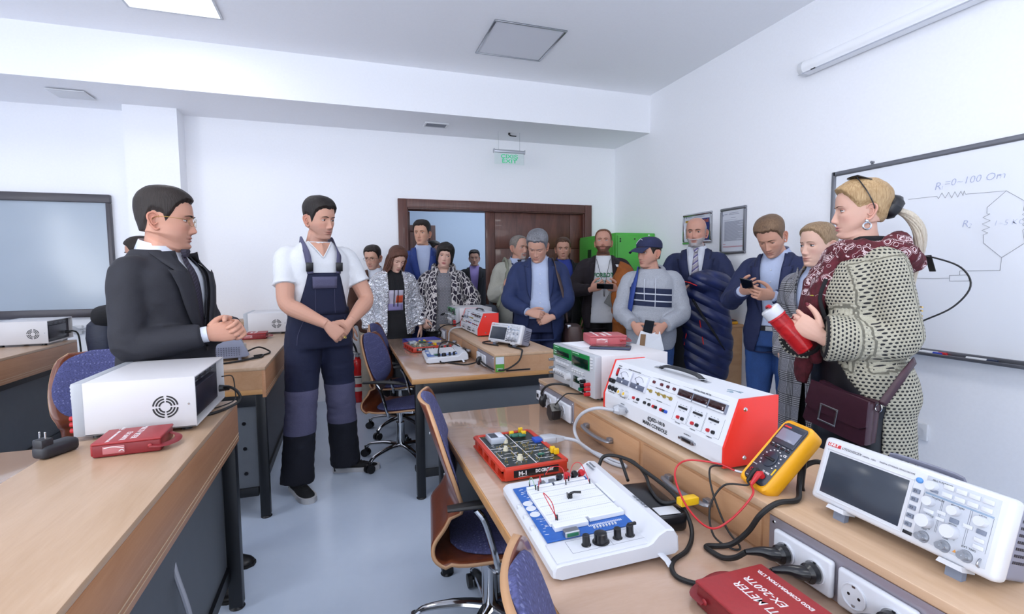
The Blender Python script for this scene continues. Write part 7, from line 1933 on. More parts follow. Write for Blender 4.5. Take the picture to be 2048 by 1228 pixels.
# 6 tall man in the doorway
p = Person('tall young man in blue suit and open pale shirt standing in the doorway', .80, 5.36, -98, 1.87, skin='#dda98f')
p.head(yaw=-20, pitch=0, hair='dark', dens=.6, top=.022, look=(-.2, 0), hscale=1.0)
A = hang_arms(p); [hang_hand(p, A, sd) for sd in (1, -1)]
p.shirt(c_shirtb); p.jacket([c_navy2], A, z0=.78, off=.018, cut=CUT1, voxel=.012); p.lapels(c_navy2, CUT1); p.collar(c_shirtb, h=.036, gap=34); dress(p, c_navy2); p.finish()
# 7 man behind him
p = Person('man almost hidden between the tall man and the leopard coat, only hair and ear visible', 1.055, 6.30, -60, 1.71, skin='#c99a86')
p.head(yaw=20, hair='dark', dens=.45); A = hang_arms(p); [hang_hand(p, A, sd, .005) for sd in (1, -1)]; p.jacket([c_black], A, z0=.8, voxel=.014); p.shirt(c_shirt, z1=1.5); dress(p, c_black, voxel=.014); p.finish()
# 8 woman in leopard coat
p = Person('woman with short black hair in a black and white leopard coat', .965, 5.10, -100, 1.605, fem=True, girth=1.16, belly=.03, skin='#e0b4a2')
p.head(yaw=-2, pitch=-2, roll=8, hair='black', dens=.7, hairkind='none', look=(.55, .05), lips='#b2485a', hscale=1.12, fat=.8, makeup=.5, brow='black')
p.hair_cap(hl=lambda ph: np.interp(np.abs((ph+PI) % (2*PI)-PI), [0, .35, .6, .85, 1.1, 1.5, 1.9, PI], [.050, .046, .040, .010, -.035, -.075, -.085, -.10]), thick=.014, top=.010, fn=lambda ph, a, z, v: .014*math.exp(-((a-2.4)/.8)**2))
A = {1: p.arm(1, (.235, -.13, .93), (1.0, .35, -.2)), -1: p.arm(-1, (-.235, -.13, .93), (-1.0, .35, -.2))}
for sd in (1, -1): p.hand(sd, A[sd][2], (-sd*.4, -.3, -.8), (sd*.6, -.8, 0), voxel=.005)
q = MB(); p.torso(q, .80, 1.455, .012); p.cloth('patterned_top', [c_lat], q, .010, 5, .003)
CL = [(.78, .105), (1.0, .085), (1.2, .075), (1.36, .085), (1.5, .082)]
p.jacket([c_leop], A, z0=.80, off=.045, cut=CL, voxel=.012, wr=.006, sl=.036, cuff=.012, thick=.022, z1=1.475, name='leopard_coat')
for sd in (1, -1):
    q = MB(); rs = []
    for a in np.linspace(.42, PI, 12):
        c_ = V3((sd*(.082*math.sin(a)+.012), .012-.085*math.cos(a), 1.472-.05*math.cos(a)*1.0)); o_ = V3((sd*math.sin(a), -math.cos(a), 0)); k = 1+.35*math.cos(a)
        rs.append([c_+o_*(.012+.030*k*(1+math.cos(b))*.5)+V3((0, 0, .046*k*math.sin(b))) for b in np.linspace(0, 2*PI, 10, False)])
    q.rings(rs); q.build('coat_collar', c_leop, p.root, 60)
q = MB(); q.grid([[(x*t, p.fy(x*t, 1.43, .013)-.002*t, 1.462-.13*t*(1-abs(x)/.045)) for x in np.linspace(-.045, .045, 9)] for t in (.05, .5, 1)])
o = q.build('neckline_skin', m_skin, p.root, 0); at = o.data.color_attributes.new(SKIN_ATTR, 'FLOAT_COLOR', 'POINT'); at.data.foreach_set('color', np.array([p.skin]*len(o.data.vertices), np.float32).ravel())
dress(p, c_black); p.finish()
# 9 smiling man in the corridor
p = Person('smiling man in dark jacket and lavender shirt far back in the corridor', 1.84, 7.25, -105, 1.645, skin='#c99a84')
p.head(hair='dark', dens=.6, lid=.06, hscale=1.06, lips='#a5605a'); A = hang_arms(p); [hang_hand(p, A, sd, .004) for sd in (1, -1)]
p.shirt(c_lav); p.jacket([c_black], A, z0=.8, cut=CUTO, voxel=.013); p.lapels(c_black, CUTO); p.collar(c_lav, gap=30); dress(p, c_black, voxel=.014); p.finish()
# 10 older man in stone jacket
p = Person('older man with grey goatee in stone jacket and dark tie, holding a shoulder strap', 1.72, 4.96, -95, 1.70, girth=1.05, belly=.02, skin='#d6a48f')
p.head(yaw=30, pitch=3, hair='grey2', dens=.6, beard=('chin', '#a9a39f', .006), look=(.2, 0), hscale=1.08, thick=.006, top=.004,
       hl=lambda ph: np.interp(np.abs((ph+PI) % (2*PI)-PI), [0, .5, .80, 1.02, 1.18, 1.32, 1.42, 1.50, 1.85, 2.0, 2.15, 2.5, PI], [.098, .094, .085, .060, .024, -.012, -.016, .020, .022, -.010, -.050, -.082, -.088]))
A = {-1: p.arm(-1, (-.165, -.20, 1.175), (-.35, .4, -1)), 1: p.arm(1, (.24, -.03, .86), (.4, .8, -.2))}
p.hand(-1, A[-1][2], (.42, -.25, .75), (-.35, -.9, .1), curl=(60, 64, 66, 68), thumb=(40, 30), voxel=.0035); hang_hand(p, A, 1)
p.shirt(c_shirtb, off=.010)
CB = [(.74, .095), (1.0, .082), (1.2, .078), (1.5, .085)]
p.jacket([c_beige], A, z0=.76, off=.034, cut=CB, voxel=.012, wr=.006, sl=.026, thick=.010, z1=1.485, name='stone_jacket'); p.collar(c_shirtb, gap=24); p.tie(cloth_m('dark tie', '#23202e', .7, .1, 120), off=.018)
q = MB(); q.grid([[(sd_*(g), p.fy(g, z, .012)-.002, z) for g in (.06, .095)] for sd_ in (1,) for z in np.linspace(.9, 1.44, 10)]); q.grid([[(-g, p.fy(g, z, .012)-.002, z) for g in (.06, .095)] for z in np.linspace(.9, 1.44, 10)]); q.build('waistcoat_edge', c_navy, p.root, 60, solid=.004)
dress(p, c_navy); p.finish()
t = prop(p, 'shoulder_bag', 'dark grey shoulder bag with pale strap carried by the older man in stone jacket', 'bag'); m_gbag = cloth_m('grey bag canvas', '#3c4350', .7, .1, 90)
strap(p, [(-.15, .10, 1.44), (-.14, .0, 1.485), (-.135, -.09, 1.44), (-.15, -.155, 1.30), (-.20, -.185, 1.14), (-.25, -.16, 1.0)], .042, cloth_m('pale olive strap', '#8f9280', .8, .08, 90), 'strap', t, .006)
q = MB(); q.rings([[(-.30+x0*math.copysign(abs(math.cos(a))**.6, math.cos(a)), -.05+y0*math.copysign(abs(math.sin(a))**.6, math.sin(a)), z) for a in (2*PI*k/18 for k in range(18))] for z, x0, y0 in ((.78, .05, .14), (.80, .075, .17), (.95, .07, .16), (1.01, .045, .12))]); q.build('bag', m_gbag, t)
# 11 grey haired man in blue jacket
p = Person('grey haired man in dark blue jacket with hands crossed, looking down', 1.585, 4.0, -108, 1.69, girth=1.10, belly=.03, skin='#d3a28d')
p.head(yaw=-14, pitch=30, roll=4, hair='grey', dens=.8, lid=.26, look=(0, -.6), hscale=1.10, top=.020, fwd=.02, fat=.5)
A = {-1: p.arm(-1, (-.105, -.275, 1.03), (-.9, .3, -.6)), 1: p.arm(1, (.085, -.255, .985), (.9, .3, -.6))}
p.hand(-1, A[-1][2], (.88, -.22, -.12), (-.05, -.85, .5), curl=(32, 42, 46, 50), thumb=(14, 6), voxel=.003); p.hand(1, A[1][2], (-.85, -.2, -.20), (.1, -.9, .3), curl=((50, 56, 36), (52, 58, 36), (54, 60, 36), (54, 60, 36)), thumb=(30, 20), voxel=.003)
q = MB(); d = (A[-1][2]-A[-1][1]).normalized(); q.tube([tuple(A[-1][2]-d*.045), tuple(A[-1][2]-d*.004)], [.034, .036], 18); q.build('shirt_cuff', c_shirtb, p.root)
p.shirt(c_shirtb, z0=.965, off=.012); CG = [(.78, .12), (.95, .095), (1.1, .085), (1.25, .075), (1.36, .072), (1.48, .080)]
p.jacket([c_mid], A, z0=.77, off=.024, cut=CG, voxel=.011, wr=.006, name='dark_blue_jacket'); p.lapels(c_mid, [(1.12, .083), (1.25, .075), (1.36, .072), (1.48, .080)], w=.055); p.collar(c_shirtb, gap=34, h=.036)
p.buttons(c_shirt, [(0, z) for z in (1.34, 1.26, 1.18, 1.10)], .014, .0055); dress(p, c_navy, waist=.96); p.finish()
t = prop(p, 'shoulder_bag', 'brown leather shoulder bag of the grey haired man', 'bag'); m_bag = M('brown leather', '#4a3430', .45, 0, .12, 60)
strap(p, [(.06, .13, 1.40), (.115, .04, 1.462), (.135, -.07, 1.43), (.165, -.135, 1.30), (.21, -.13, 1.12), (.24, -.10, .93)], .040, M('bag strap brown', '#54423e', .6), 'strap', t, .005)
q = MB(); q.rings([[(.285+x0*math.copysign(abs(math.cos(a))**.5, math.cos(a)), -.07+y0*math.copysign(abs(math.sin(a))**.5, math.sin(a)), z) for a in (2*PI*k/18 for k in range(18))] for z, x0, y0 in ((.66, .06, .13), (.68, .075, .145), (.85, .075, .15), (.90, .06, .14))]); b_ = q.build('bag', m_bag, t)
q = MB(); q.cbox((.24, -.185, .90), (.03, .02, .03), .004); q.build('buckle', m_steel, b_)
# 12 man before the door leaf
p = Person('man in dark coat over blue shirt standing before the closed door leaf', 2.26, 4.98, -98, 1.69, skin='#cf9c86')
p.head(yaw=-14, pitch=3, hair='brown', dens=.6, thick=.007, top=.006, stubble=.3, hscale=1.06); A = hang_arms(p); [hang_hand(p, A, sd) for sd in (1, -1)]
p.shirt(cloth_m('bright blue shirt', '#2a3f9a', .7, .05, 90)); CM = [(.75, .05), (1.2, .055), (1.5, .08)]
p.jacket([c_black], A, z0=.72, off=.03, cut=CM, voxel=.013, z1=1.49); p.collar(cloth_m('bright blue shirt', '#2a3f9a'), gap=34, h=.04, flare=.02); dress(p, c_black); p.finish()
# 13 bearded man
p = Person('bearded man in dark jacket and white printed t-shirt, holding a phone', 2.47, 4.47, -118, 1.735, girth=1.06, belly=.01, skin='#d7a08a')
p.head(yaw=-4, pitch=-9, hair='red', dens=.8, beard=('full', '#5f3a28', .011), look=(-.5, .55), lid=-.07, hscale=1.08, thick=.005, top=.004, eyes='#6a7f96', brow='sand',
       hl=lambda ph: np.interp(np.abs((ph+PI) % (2*PI)-PI), [0, .5, .80, 1.02, 1.18, 1.32, 1.42, 1.50, 1.85, 2.0, 2.15, 2.5, PI], [.094, .090, .078, .056, .024, -.008, -.012, .020, .022, -.010, -.050, -.082, -.088]))
A = {-1: p.arm(-1, (-.115, -.285, 1.155), (-.9, .2, -.8)), 1: p.arm(1, (.135, -.285, 1.15), (.9, .2, -.8))}
p.hand(-1, A[-1][2], (.72, -.35, .30), (-.25, -.85, -.3), curl=(34, 40, 44, 48), thumb=(24, 18), voxel=.003); p.hand(1, A[1][2], (-.72, -.35, .28), (.25, -.85, -.3), curl=(32, 40, 46, 50), thumb=(24, 18), voxel=.003)
mb = MB(); p.torso(mb, .82, 1.475, .012); p.cloth('t_shirt', [c_tee], mb, .010, 5, .004)
CW = [(.76, .13), (1.0, .115), (1.2, .10), (1.36, .085), (1.48, .078)]
p.jacket([c_wine], A, z0=.76, off=.028, cut=CW, voxel=.011, wr=.006, name='dark_jacket'); p.lapels(c_wine, [(1.1, .108), (1.2, .10), (1.36, .085), (1.48, .078)], w=.05)
q = MB(); X = face_m((0, p.fy(0, 1.29, .016)-.004, 1.285), (1, 0, 0), (0, 0, 1)); put_text(q, 'FORBOT', .058, X, extrude=.001, align='CENTER', bold=.0016, sx=.86); put_text(q, 'WALKTER', .028, X @ Matrix.Translation((-.02, -.062, 0)), extrude=.001, align='CENTER', bold=.0004)
q.v = [(x, p.fy(x, z, .018)-.0015 if y < X.translation.y else p.fy(x, z, .018), z) for x, y, z in q.v]; q.build('shirt_lettering', M('shirt green ink', '#1f7a4a', .7), p.root, 0)
q = MB(); q.tube([(-.075, -.03, 1.475), (-.05, p.fy(.05, 1.38, .026), 1.38), (-.012, p.fy(.01, 1.22, .026), 1.22), (.005, p.fy(.0, 1.06, .03), 1.08)], .0022, 6, 5); q.tube([(.075, -.03, 1.475), (.05, p.fy(.05, 1.38, .026), 1.38), (.02, p.fy(.01, 1.22, .026), 1.22), (.008, p.fy(.0, 1.06, .03), 1.08)], .0022, 6, 5); ly = q.build('lanyard', m_black, p.root)
q = MB(); q.box(-.045, .045, -.065, .065, -.002, .002, .002, 1, face_m((.075, -.175, 1.055), (.85, -.1, -.5), (.5, 0, .85))); q.build('badge', m_blk, ly)
q = MB(); q.cbox((.125, p.fy(.125, 1.375, .036)-.003, 1.375), (.03, .004, .025), .001); q.build('pin_badge', m_white, p.root); dress(p, c_black, waist=.93); p.finish()
phone(p, (.01, -.375, 1.185), (0, -.75, .65), (-1, .1, 0), 'dark smartphone in the hands of the bearded man')
t = prop(p, 'padded_coat', 'rust orange padded coat hung over the arm of the bearded man', 'coat')
mb = MB(); mb.tube([(.15, .0, 1.36), (.195, -.10, 1.29), (.175, -.21, 1.21), (.13, -.265, 1.15)], [.07, .095, .095, .07], 14, 5); mb.tube([(.16, -.16, 1.22), (.155, -.22, 1.0), (.15, -.23, .72), (.15, -.22, .60)], [.07, .075, .08, .06], 14, 5, flat=.75); mb.tube([(.12, -.27, 1.13), (.145, -.275, 1.0), (.15, -.25, .8)], [.05, .07, .06], 12, 4)
me = remesh(mb, .012, 5); 
for v in me.vertices: v.co += v.normal*.012*(1-2*abs(noise.noise(Vector((v.co.x*9, v.co.y*9, v.co.z*11)))))
me.polygons.foreach_set('use_smooth', [True]*len(me.polygons)); co_ = link('coat_body', me, c_rust, t)
q = MB(); q.tube([(.12, -.345, 1.10), (.17, -.35, 1.04), (.215, -.33, 1.00), (.20, -.335, 1.07), (.15, -.35, 1.07)], .006, 8, 5); q.build('draw_cord', m_white, t)
# 14 man with cap
p = Person('man in navy cap and grey striped sweatshirt holding a phone and a booklet', 2.27, 3.34, -128, 1.58, girth=1.01, belly=.02, skin='#d6a08a')
p.head(yaw=-44, pitch=2, hair='dark', dens=.9, stubble=.5, look=(-.2, 0), hscale=1.10, hairkind='none', fat=.3)
p.hair_cap(thick=.005, top=.0)
H, P = p.H, p.P
def skull(ph, z, t): x, y, zz = [float(a[0]) for a in H.base(np.array([ph]), np.array([z]))]; n_ = Vector((x/.075**2, y/.095**2, max(0, zz-.02)/.105**2)).normalized(); return Vector((x, y, zz))+n_*t
q = MB(); rows = []
for i in range(18):
    v = i/17; rows.append([P(skull(2*PI*j/48, (.046+.0*math.cos(2*PI*j/48))+(.1175-.046)*(1-(1-v)**1.4)-.018*(1-v)*(1-math.cos(2*PI*j/48))*.5, .012+.008*math.sin(PI*v))) for j in range(48)])
m_cap = cloth_m('navy cap cotton', '#262c52', .85, .08, 150); q.rings(rows, False, True); cap = q.build('cap', m_cap, p.root, 60, solid=.003)
q = MB(); rows = []
for t_ in np.linspace(0, 1, 7):
    rows.append([P(skull(a, .044, .012)*(1-t_)+(Vector((math.sin(a)*.086, -.105-.085*math.cos(a*1.15)+0, .034-.020*t_-.22*math.sin(a)**2*.1)))*t_) for a in np.linspace(-1.05, 1.05, 17)])
q.grid(rows); q.build('cap_peak', m_cap, cap, 60, solid=.004)
q = MB(); q.ball(P((0, 0, .140)), .007, 10, 6); q.tube([P(skull(a_, .085-.01*abs(i_-2)+.006*i_, .0235)) for i_, a_ in enumerate((-.28, -.16, -.04, .1, .26))], .0025, 6, 3); q.build('cap_emblem', m_white, cap)
A = {-1: p.arm(-1, (-.115, -.255, 1.02), (-.65, .35, -.8)), 1: p.arm(1, (.115, -.25, 1.02), (.65, .35, -.8))}
p.hand(-1, A[-1][2], (.52, -.62, -.45), (-.72, -.55, .45), curl=(30, 34, 38, 42), thumb=(20, 20), voxel=.0028); p.hand(1, A[1][2], (-.55, -.62, -.42), (.72, -.55, .45), curl=(30, 34, 38, 42), thumb=(20, 20), voxel=.0028)
p.jacket([c_hood], A, z0=.80, off=.026, voxel=.0095, wr=.006, cuff=.008, name='sweatshirt', sl=.024, z1=1.47)
q = MB(); q.tube([(.088*math.sin(a), .035-.085*math.cos(a), 1.462+.035*-math.cos(a)-.012) for a in np.linspace(.32, 2*PI-.32, 19)], [.016+.016*math.sin(x) for x in np.linspace(0, PI, 19)], 12); q.build('hood', c_hood, p.root)
q = MB(); q.tube([(.070*math.sin(a), .028-.070*math.cos(a), 1.462+.030*-math.cos(a)) for a in np.linspace(.2, 2*PI-.2, 19)], .012, 10); q.build('hood_lining', cloth_m('navy lining', '#1c2340', .9), p.root)
for x, zb in ((-.045, 1.21), (.04, 1.16)):
    q = MB(); q.tube([(x, -.075, 1.415), (x*1.05, p.fy(x, 1.36, .040), 1.36), (x, p.fy(x, zb, .036), zb)], .0028, 6, 5); q.build('draw_string', c_shirt, p.root)
dress(p, c_jean, waist=.93); p.finish()
phone(p, (.0, -.335, 1.0), (.9, .15, -.15), (.05, -.3, .95), 'black smartphone held by the man with the cap')
t = prop(p, 'booklet', 'white folded booklet held under the phone by the man with the cap', 'booklet'); q = MB()
for k, an in enumerate((-18, -4, 12)): q.box(-.075, .075, -.15, .0, -.001+.002*k, .001+.002*k, 0, 1, face_m((.015, -.33+.006*k, .965), (math.cos(R(an)), .2, math.sin(R(an))), (-math.sin(R(an))*.8+.25, .2, 1)))
q.build('pages', M('paper', '#eef1f8', .7), t); q = MB(); q.box(-.07, -.03, -.10, -.01, -.0015, -.001, 0, 1, face_m((.015, -.334, .965), (.97, .2, -.1), (.3, .2, 1))); q.build('picture', M('brown picture', '#8d6b4a', .6), t)
t = prop(p, 'backpack', 'blue backpack on one shoulder of the man with the cap', 'backpack'); m_bp = cloth_m('blue backpack nylon', '#1f4092', .6, .1, 80)
for sd in (-1,): strap(p, [(sd*.10, .12, 1.36), (sd*.115, .06, 1.455), (sd*.118, -.03, 1.458), (sd*.125, -.105, 1.40), (sd*.145, -.145, 1.28), (sd*.17, -.12, 1.12), (sd*.185, .0, 1.02), (sd*.15, .12, 1.0)], .055, m_bp, 'strap', t, .010)
q = MB(); q.rings([[(x0*math.copysign(abs(math.cos(a))**.6, math.cos(a)), .235+y0*math.copysign(abs(math.sin(a))**.6, math.sin(a)), z) for a in (2*PI*k/20 for k in range(20))] for z, x0, y0 in ((.94, .10, .06), (.96, .14, .09), (1.2, .145, .095), (1.36, .12, .08), (1.40, .06, .05))]); q.build('body', m_bp, t)
# 15 bald man
p = Person('bald man with grey beard in navy suit and striped tie, coat over his arm', 2.85, 3.54, -132, 1.77, girth=1.04, skin='#d7a18c')
p.head(yaw=-8, pitch=1, hair='white', dens=.9, beard=('full', '#b3b1b3', .006), hscale=1.06, look=(-.1, 0), brow='dark', hairkind='none')
p.hair_cap(hl=lambda ph: np.interp(np.abs((ph+PI) % (2*PI)-PI), [0, 1.1, 1.3, 1.42, 1.50, 1.85, 2.0, 2.15, 2.5, PI], [.1165, .1165, .02, -.012, .020, .022, -.010, -.050, -.082, -.088]), thick=.0018, top=-.004, zmax=.075, jag=.002) if False else None
q = MB(); rows = []
for i in range(9):
    v = i/8; row = []
    for j in range(40):
        a = -PI+1.32+(2*PI-2.64)*j/39; ph = a+PI; b_ = abs((ph+PI) % (2*PI)-PI); z0 = float(np.interp(b_, [1.3, 1.42, 1.50, 1.85, 2.0, 2.15, 2.5, PI], [-.005, -.012, .020, .022, -.010, -.050, -.082, -.088])); z1 = float(np.interp(b_, [1.3, 1.6, 2.4, PI], [.03, .055, .055, .045])); row.append(p.P(skull(ph, z0+(z1-z0)*v, .0035*math.sin(PI*min(1, max(.02, v)))**.5 if False else .0025*(4*v*(1-v))**.5+.0004)))
    rows.append(row)
q.grid(rows); q.build('hair', m_hair['white'], p.root, 60)
A = {-1: p.arm(-1, (-.085, -.255, 1.14), (-.9, .3, -.8)), 1: p.arm(1, (.085, -.27, 1.12), (1.0, .3, -.6))}
p.hand(-1, A[-1][2], (.85, -.35, .05), (-.2, -.85, .4), curl=(40, 44, 48, 50), thumb=(30, 20), voxel=.003); p.hand(1, A[1][2], (-.85, -.3, -.1), (.2, -.85, .3), voxel=.004)
q = MB(); d = (A[-1][2]-A[-1][1]).normalized(); q.tube([tuple(A[-1][2]-d*.045), tuple(A[-1][2]-d*.0)], [.032, .034], 18); q.build('shirt_cuff', c_shirt, p.root)
p.shirt(c_shirt); p.jacket([c_navy], A, z0=.78, off=.020, cut=CUT1, voxel=.010, wr=.004); p.lapels(c_navy, CUT1); p.collar(c_shirt, h=.036); p.tie(stripe_m('striped tie', '#a9a4ae', '#5d5790', 26, .28, (0, R(40), 0), cc='#d8d4da')); dress(p, c_navy); p.finish()
t = prop(p, 'down_coat', 'navy quilted down coat with black trim over the arm of the bald man', 'coat')
mb = MB(); mb.tube([(-.02, -.30, 1.20), (.07, -.33, 1.215), (.17, -.26, 1.19), (.22, -.12, 1.17)], [.05, .085, .09, .07], 16, 5)
mb.rings([[(cx+x0*math.copysign(abs(math.cos(a))**.75, math.cos(a)), cy+y0*math.copysign(abs(math.sin(a))**.75, math.sin(a)), z) for a in (2*PI*k/26 for k in range(26))] for z, cx, cy, x0, y0 in ((.42, .09, -.23, .12, .07), (.47, .09, -.23, .155, .085), (.65, .10, -.235, .18, .10), (.85, .095, -.24, .18, .105), (1.02, .08, -.25, .165, .10), (1.11, .07, -.26, .14, .095), (1.18, .07, -.26, .10, .08))])
me = remesh(mb, .012, 5)
for v in me.vertices: v.co += v.normal*(.012*abs(math.sin((v.co.z+.35*v.co.x)*24))+.010*noise.noise(Vector((v.co.x*8, v.co.y*8, v.co.z*8))))
me.polygons.foreach_set('use_smooth', [True]*len(me.polygons)); link('coat_body', me, c_puff, t)
q = MB(); q.tube([(.0, -.36, 1.08), (.07, -.375, .96), (.16, -.355, .82), (.23, -.30, .70)], .018, 8, 5, flat=.4); q.build('black_strap', c_black, t)
q = MB(); q.tube([(-.06, -.35, 1.215), (-.02, -.375, 1.205), (.03, -.405, 1.185)], .008, 8, 4, flat=.5); q.tube([(-.03, -.33, .95), (-.04, -.32, .85), (-.06, -.31, .72)], .004, 6, 3); q.tube([(.05, -.352, .92), (.07, -.345, .80), (.085, -.33, .70)], .004, 6, 3); q.build('red_trim', m_ored, t)
q = MB(); q.rings([[(-.06+x0*math.copysign(abs(math.cos(a))**.7, math.cos(a)), -.22+y0*math.sin(a), z) for a in (2*PI*k/18 for k in range(18))] for z, x0, y0 in ((.45, .08, .06), (.5, .10, .075), (.8, .10, .08), (1.05, .07, .06))]); q.build('black_lining', c_black, t)
# 16 young man in navy blazer
p = Person('young man in navy blazer, pale shirt and jeans looking down at a phone', 2.775, 2.63, -152, 1.69, girth=1.03, skin='#d9a48c')
p.head(yaw=-6, pitch=30, roll=-3, hair='sand', dens=.9, stubble=.55, lid=.22, look=(0, -.7), hscale=1.08, top=.030, fwd=.02, thick=.003)
A = {-1: p.arm(-1, (-.105, -.345, 1.225), (-.8, .3, -1)), 1: p.arm(1, (.075, -.345, 1.20), (.9, .3, -.9))}
p.hand(-1, A[-1][2], (.58, -.72, .25), (-.72, -.35, -.45), curl=(34, 40, 46, 50), thumb=(18, 20), voxel=.0027); p.hand(1, A[1][2], (-.55, -.78, .12), (.75, -.35, -.35), curl=(26, 34, 38, 42), thumb=(12, 15), voxel=.0027)
for sd in (-1, 1):
    q = MB(); d = (A[sd][2]-A[sd][1]).normalized(); q.tube([tuple(A[sd][2]-d*.05), tuple(A[sd][2]-d*.002)], [.034, .036], 18); q.build('shirt_cuff', c_shirtb, p.root)
p.shirt(c_shirtb, z0=.92, off=.008); CZ = [(.80, .10), (.92, .065), (1.05, .045), (1.2, .056), (1.33, .068), (1.47, .080)]
p.jacket([c_navy], A, z0=.80, off=.022, cut=CZ, voxel=.0095, wr=.006, name='blazer'); p.lapels(c_navy, [(1.05, .045), (1.2, .056), (1.33, .068), (1.47, .080)], w=.06); p.collar(c_shirtb, gap=32, h=.036); p.buttons(m_steel, [(.055, 1.03)], .032, .010); p.buttons(c_shirt, [(0, z) for z in (1.36, 1.28, 1.2, 1.12, 1.04)], .012, .005)
o = dress(p, c_jean, waist=.98); q = MB(); q.rings([[(a, b, z) for a, b, _ in p.ring(.965, e, 40)] for z, e in ((.950, .013), (.952, .017), (.985, .017), (.987, .013))], False, False); bl = q.build('belt', m_blk, p.root)
q = MB(); q.box(-.024, .024, -.016, .016, 0, .006, .002, 1, face_m((0, p.fy(0, .968, .020), .968), (1, 0, 0), (0, 0, 1))); q.build('belt_buckle', m_steel, bl); p.finish()
phone(p, (-.035, -.475, 1.275), (.95, .1, -.2), (-.05, -.88, .45), 'black smartphone held up by the young man in the navy blazer')
# 17 woman in checked coat
p = Person('young woman with fair ponytail in a long grey checked coat', 2.42, 2.01, -168, 1.57, fem=True, skin='#e6bba8')
p.head(yaw=-16, pitch=2, hair='fair', dens=1.0, hairkind='none', look=(-.15, 0), hscale=1.10, lips='#c07c74', eyes='#5b6a74', brow='sand', makeup=.15)
hlw = lambda ph: np.interp(np.abs((ph+PI) % (2*PI)-PI), [0, .5, .85, 1.15, 1.35, 1.5, 1.8, 2.1, PI], [.080, .078, .062, .030, -.006, .014, .018, -.03, -.078])
p.hair_cap(hl=hlw, thick=.009, top=.006, jag=.003)
L = [[(.012*math.cos(a), .094, -.030+.012*math.sin(a)), (.02*math.cos(a)+.01, .118, -.050+.01*math.sin(a)), (.026*math.cos(a)+.02, .122+.012*math.sin(a), -.095), (.020*math.cos(a)+.028, .100, -.15), (.010*math.cos(a)+.02, .086, -.20)] for a in np.linspace(0, 2*PI, 14, False)]
L += [[(-.05, -.0, -.07), (-.07, -.03, -.13), (-.075, -.055, -.20), (-.07, -.06, -.26)], [(-.055, .01, -.07), (-.08, -.01, -.14), (-.085, -.03, -.22), (-.08, -.04, -.27)], [(-.055, .02, -.08), (-.088, .01, -.15), (-.09, -.005, -.22), (-.085, -.01, -.265)]]
locks(p, L, m_hair['fair'], r=.012, seed=8, jit=.004)
q = MB(); q.lathe([(.008, 0), (.012, .008), (.008, .016)], 14, frame_m(p.P((0, .098, -.034)), (1, 0, 0), (0, .5, .85), (0, .85, -.5))); q.build('hair_tie', m_black, p.root)
q = MB(); [q.ball(p.P((sg*.079, .004, -.050)), .005, 10, 6) for sg in (-1, 1)]; q.build('earring', m_white, p.root)
A = {1: p.arm(1, (.185, -.05, .93), (.6, .8, -.2)), -1: p.arm(-1, (-.185, -.05, .93), (-.6, .8, -.2))}; [p.hand(sd, A[sd][2], (-sd*.35, -.1, -.95), (sd*.9, -.35, 0), curl=(20, 20, 20, 20), voxel=.004) for sd in (1, -1)]
p.shirt(c_shirtb, z0=.95, off=.006); p.collar(c_shirtb, r=.058, gap=38, h=.036, z=1.492); q = MB(); q.tube([(.052, -.04, 1.455), (.03, p.fy(.03, 1.40, .010), 1.385), (0, p.fy(0, 1.34, .012), 1.345), (-.03, p.fy(.03, 1.40, .010), 1.385), (-.052, -.04, 1.455)], .0012, 5, 5); q.build('necklace', m_gold, p.root)
CC = [(.42, .035), (.9, .004), (1.14, .0), (1.25, .042), (1.36, .066), (1.48, .074)]
p.jacket([c_plaid], A, z0=.44, off=.034, cut=CC, voxel=.010, wr=.004, sl=.026, name='checked_coat', flare=lambda z: 1+.16*float(sm(.95, .45, z)), thick=.008)
p.lapels(c_plaid, [(1.14, .0), (1.25, .042), (1.36, .066), (1.48, .074)], off=.046, w=.085)
q = MB(); q.lathe([(.017, 0), (.018, .004), (.013, .007)], 18, face_m((.03, p.fy(.03, 1.10, .040)-.002, 1.10), (1, 0, 0), (0, 0, 1))); q.build('button', m_blk, p.root)
q = MB(); q.grid([[(x, p.fy(x, z, .040)-.003, z) for x in np.linspace(.075, .155, 6)] for z in (1.0, 1.035)]); q.build('pocket_flap', c_plaid, p.root, 60, solid=.004)
dress(p, c_black); p.finish()
# 18 blonde woman
p = Person('blonde woman in cream crochet cardigan and burgundy scarf holding a red bottle', 2.0, 1.47, 150, 1.685, fem=True, girth=1.22, belly=.02, skin='#e3b5a2')
p.head(yaw=-9, pitch=2, hair='blond', dens=1.0, hairkind='none', look=(0, .0), hscale=.99, lips='#b9606a', eyes='#6f8a96', brow='chest', makeup=.45, fat=.6, nose=1.08)
p.hair_cap(hl=lambda ph: np.interp(np.abs((ph+PI) % (2*PI)-PI), [0, .5, .85, 1.15, 1.35, 1.5, 1.8, 2.1, PI], [.082, .078, .062, .034, .004, .016, .014, -.03, -.08]), thick=.012, top=.012, jag=.003, fn=lambda ph, a, z, v: .010*math.exp(-((a-2.6)/.7)**2-((z-.05)/.05)**2))
q = MB(); rows = []
X = frame_m(p.P((0, .112, .006)), (1, 0, 0), (0, .45, .9), (0, .9, -.45))
for i in range(22):
    a = 2*PI*i/22; rows.append([X @ Vector(((.030+.020*math.cos(b)*(1+.3*noise.noise((i*1.3, b, 0))))*math.cos(a), (.030+.020*math.cos(b)*(1+.3*noise.noise((i*1.3, b, 0))))*math.sin(a), .026*math.sin(b)*(1+.4*noise.noise((i*2.1, b, 4))))) for b in np.linspace(0, 2*PI, 12, False)])
rows.append(rows[0]); q.rings(rows, False, False); q.build('scrunchie', M('black satin leather', '#15161c', .4), p.root, 60)
tail = []
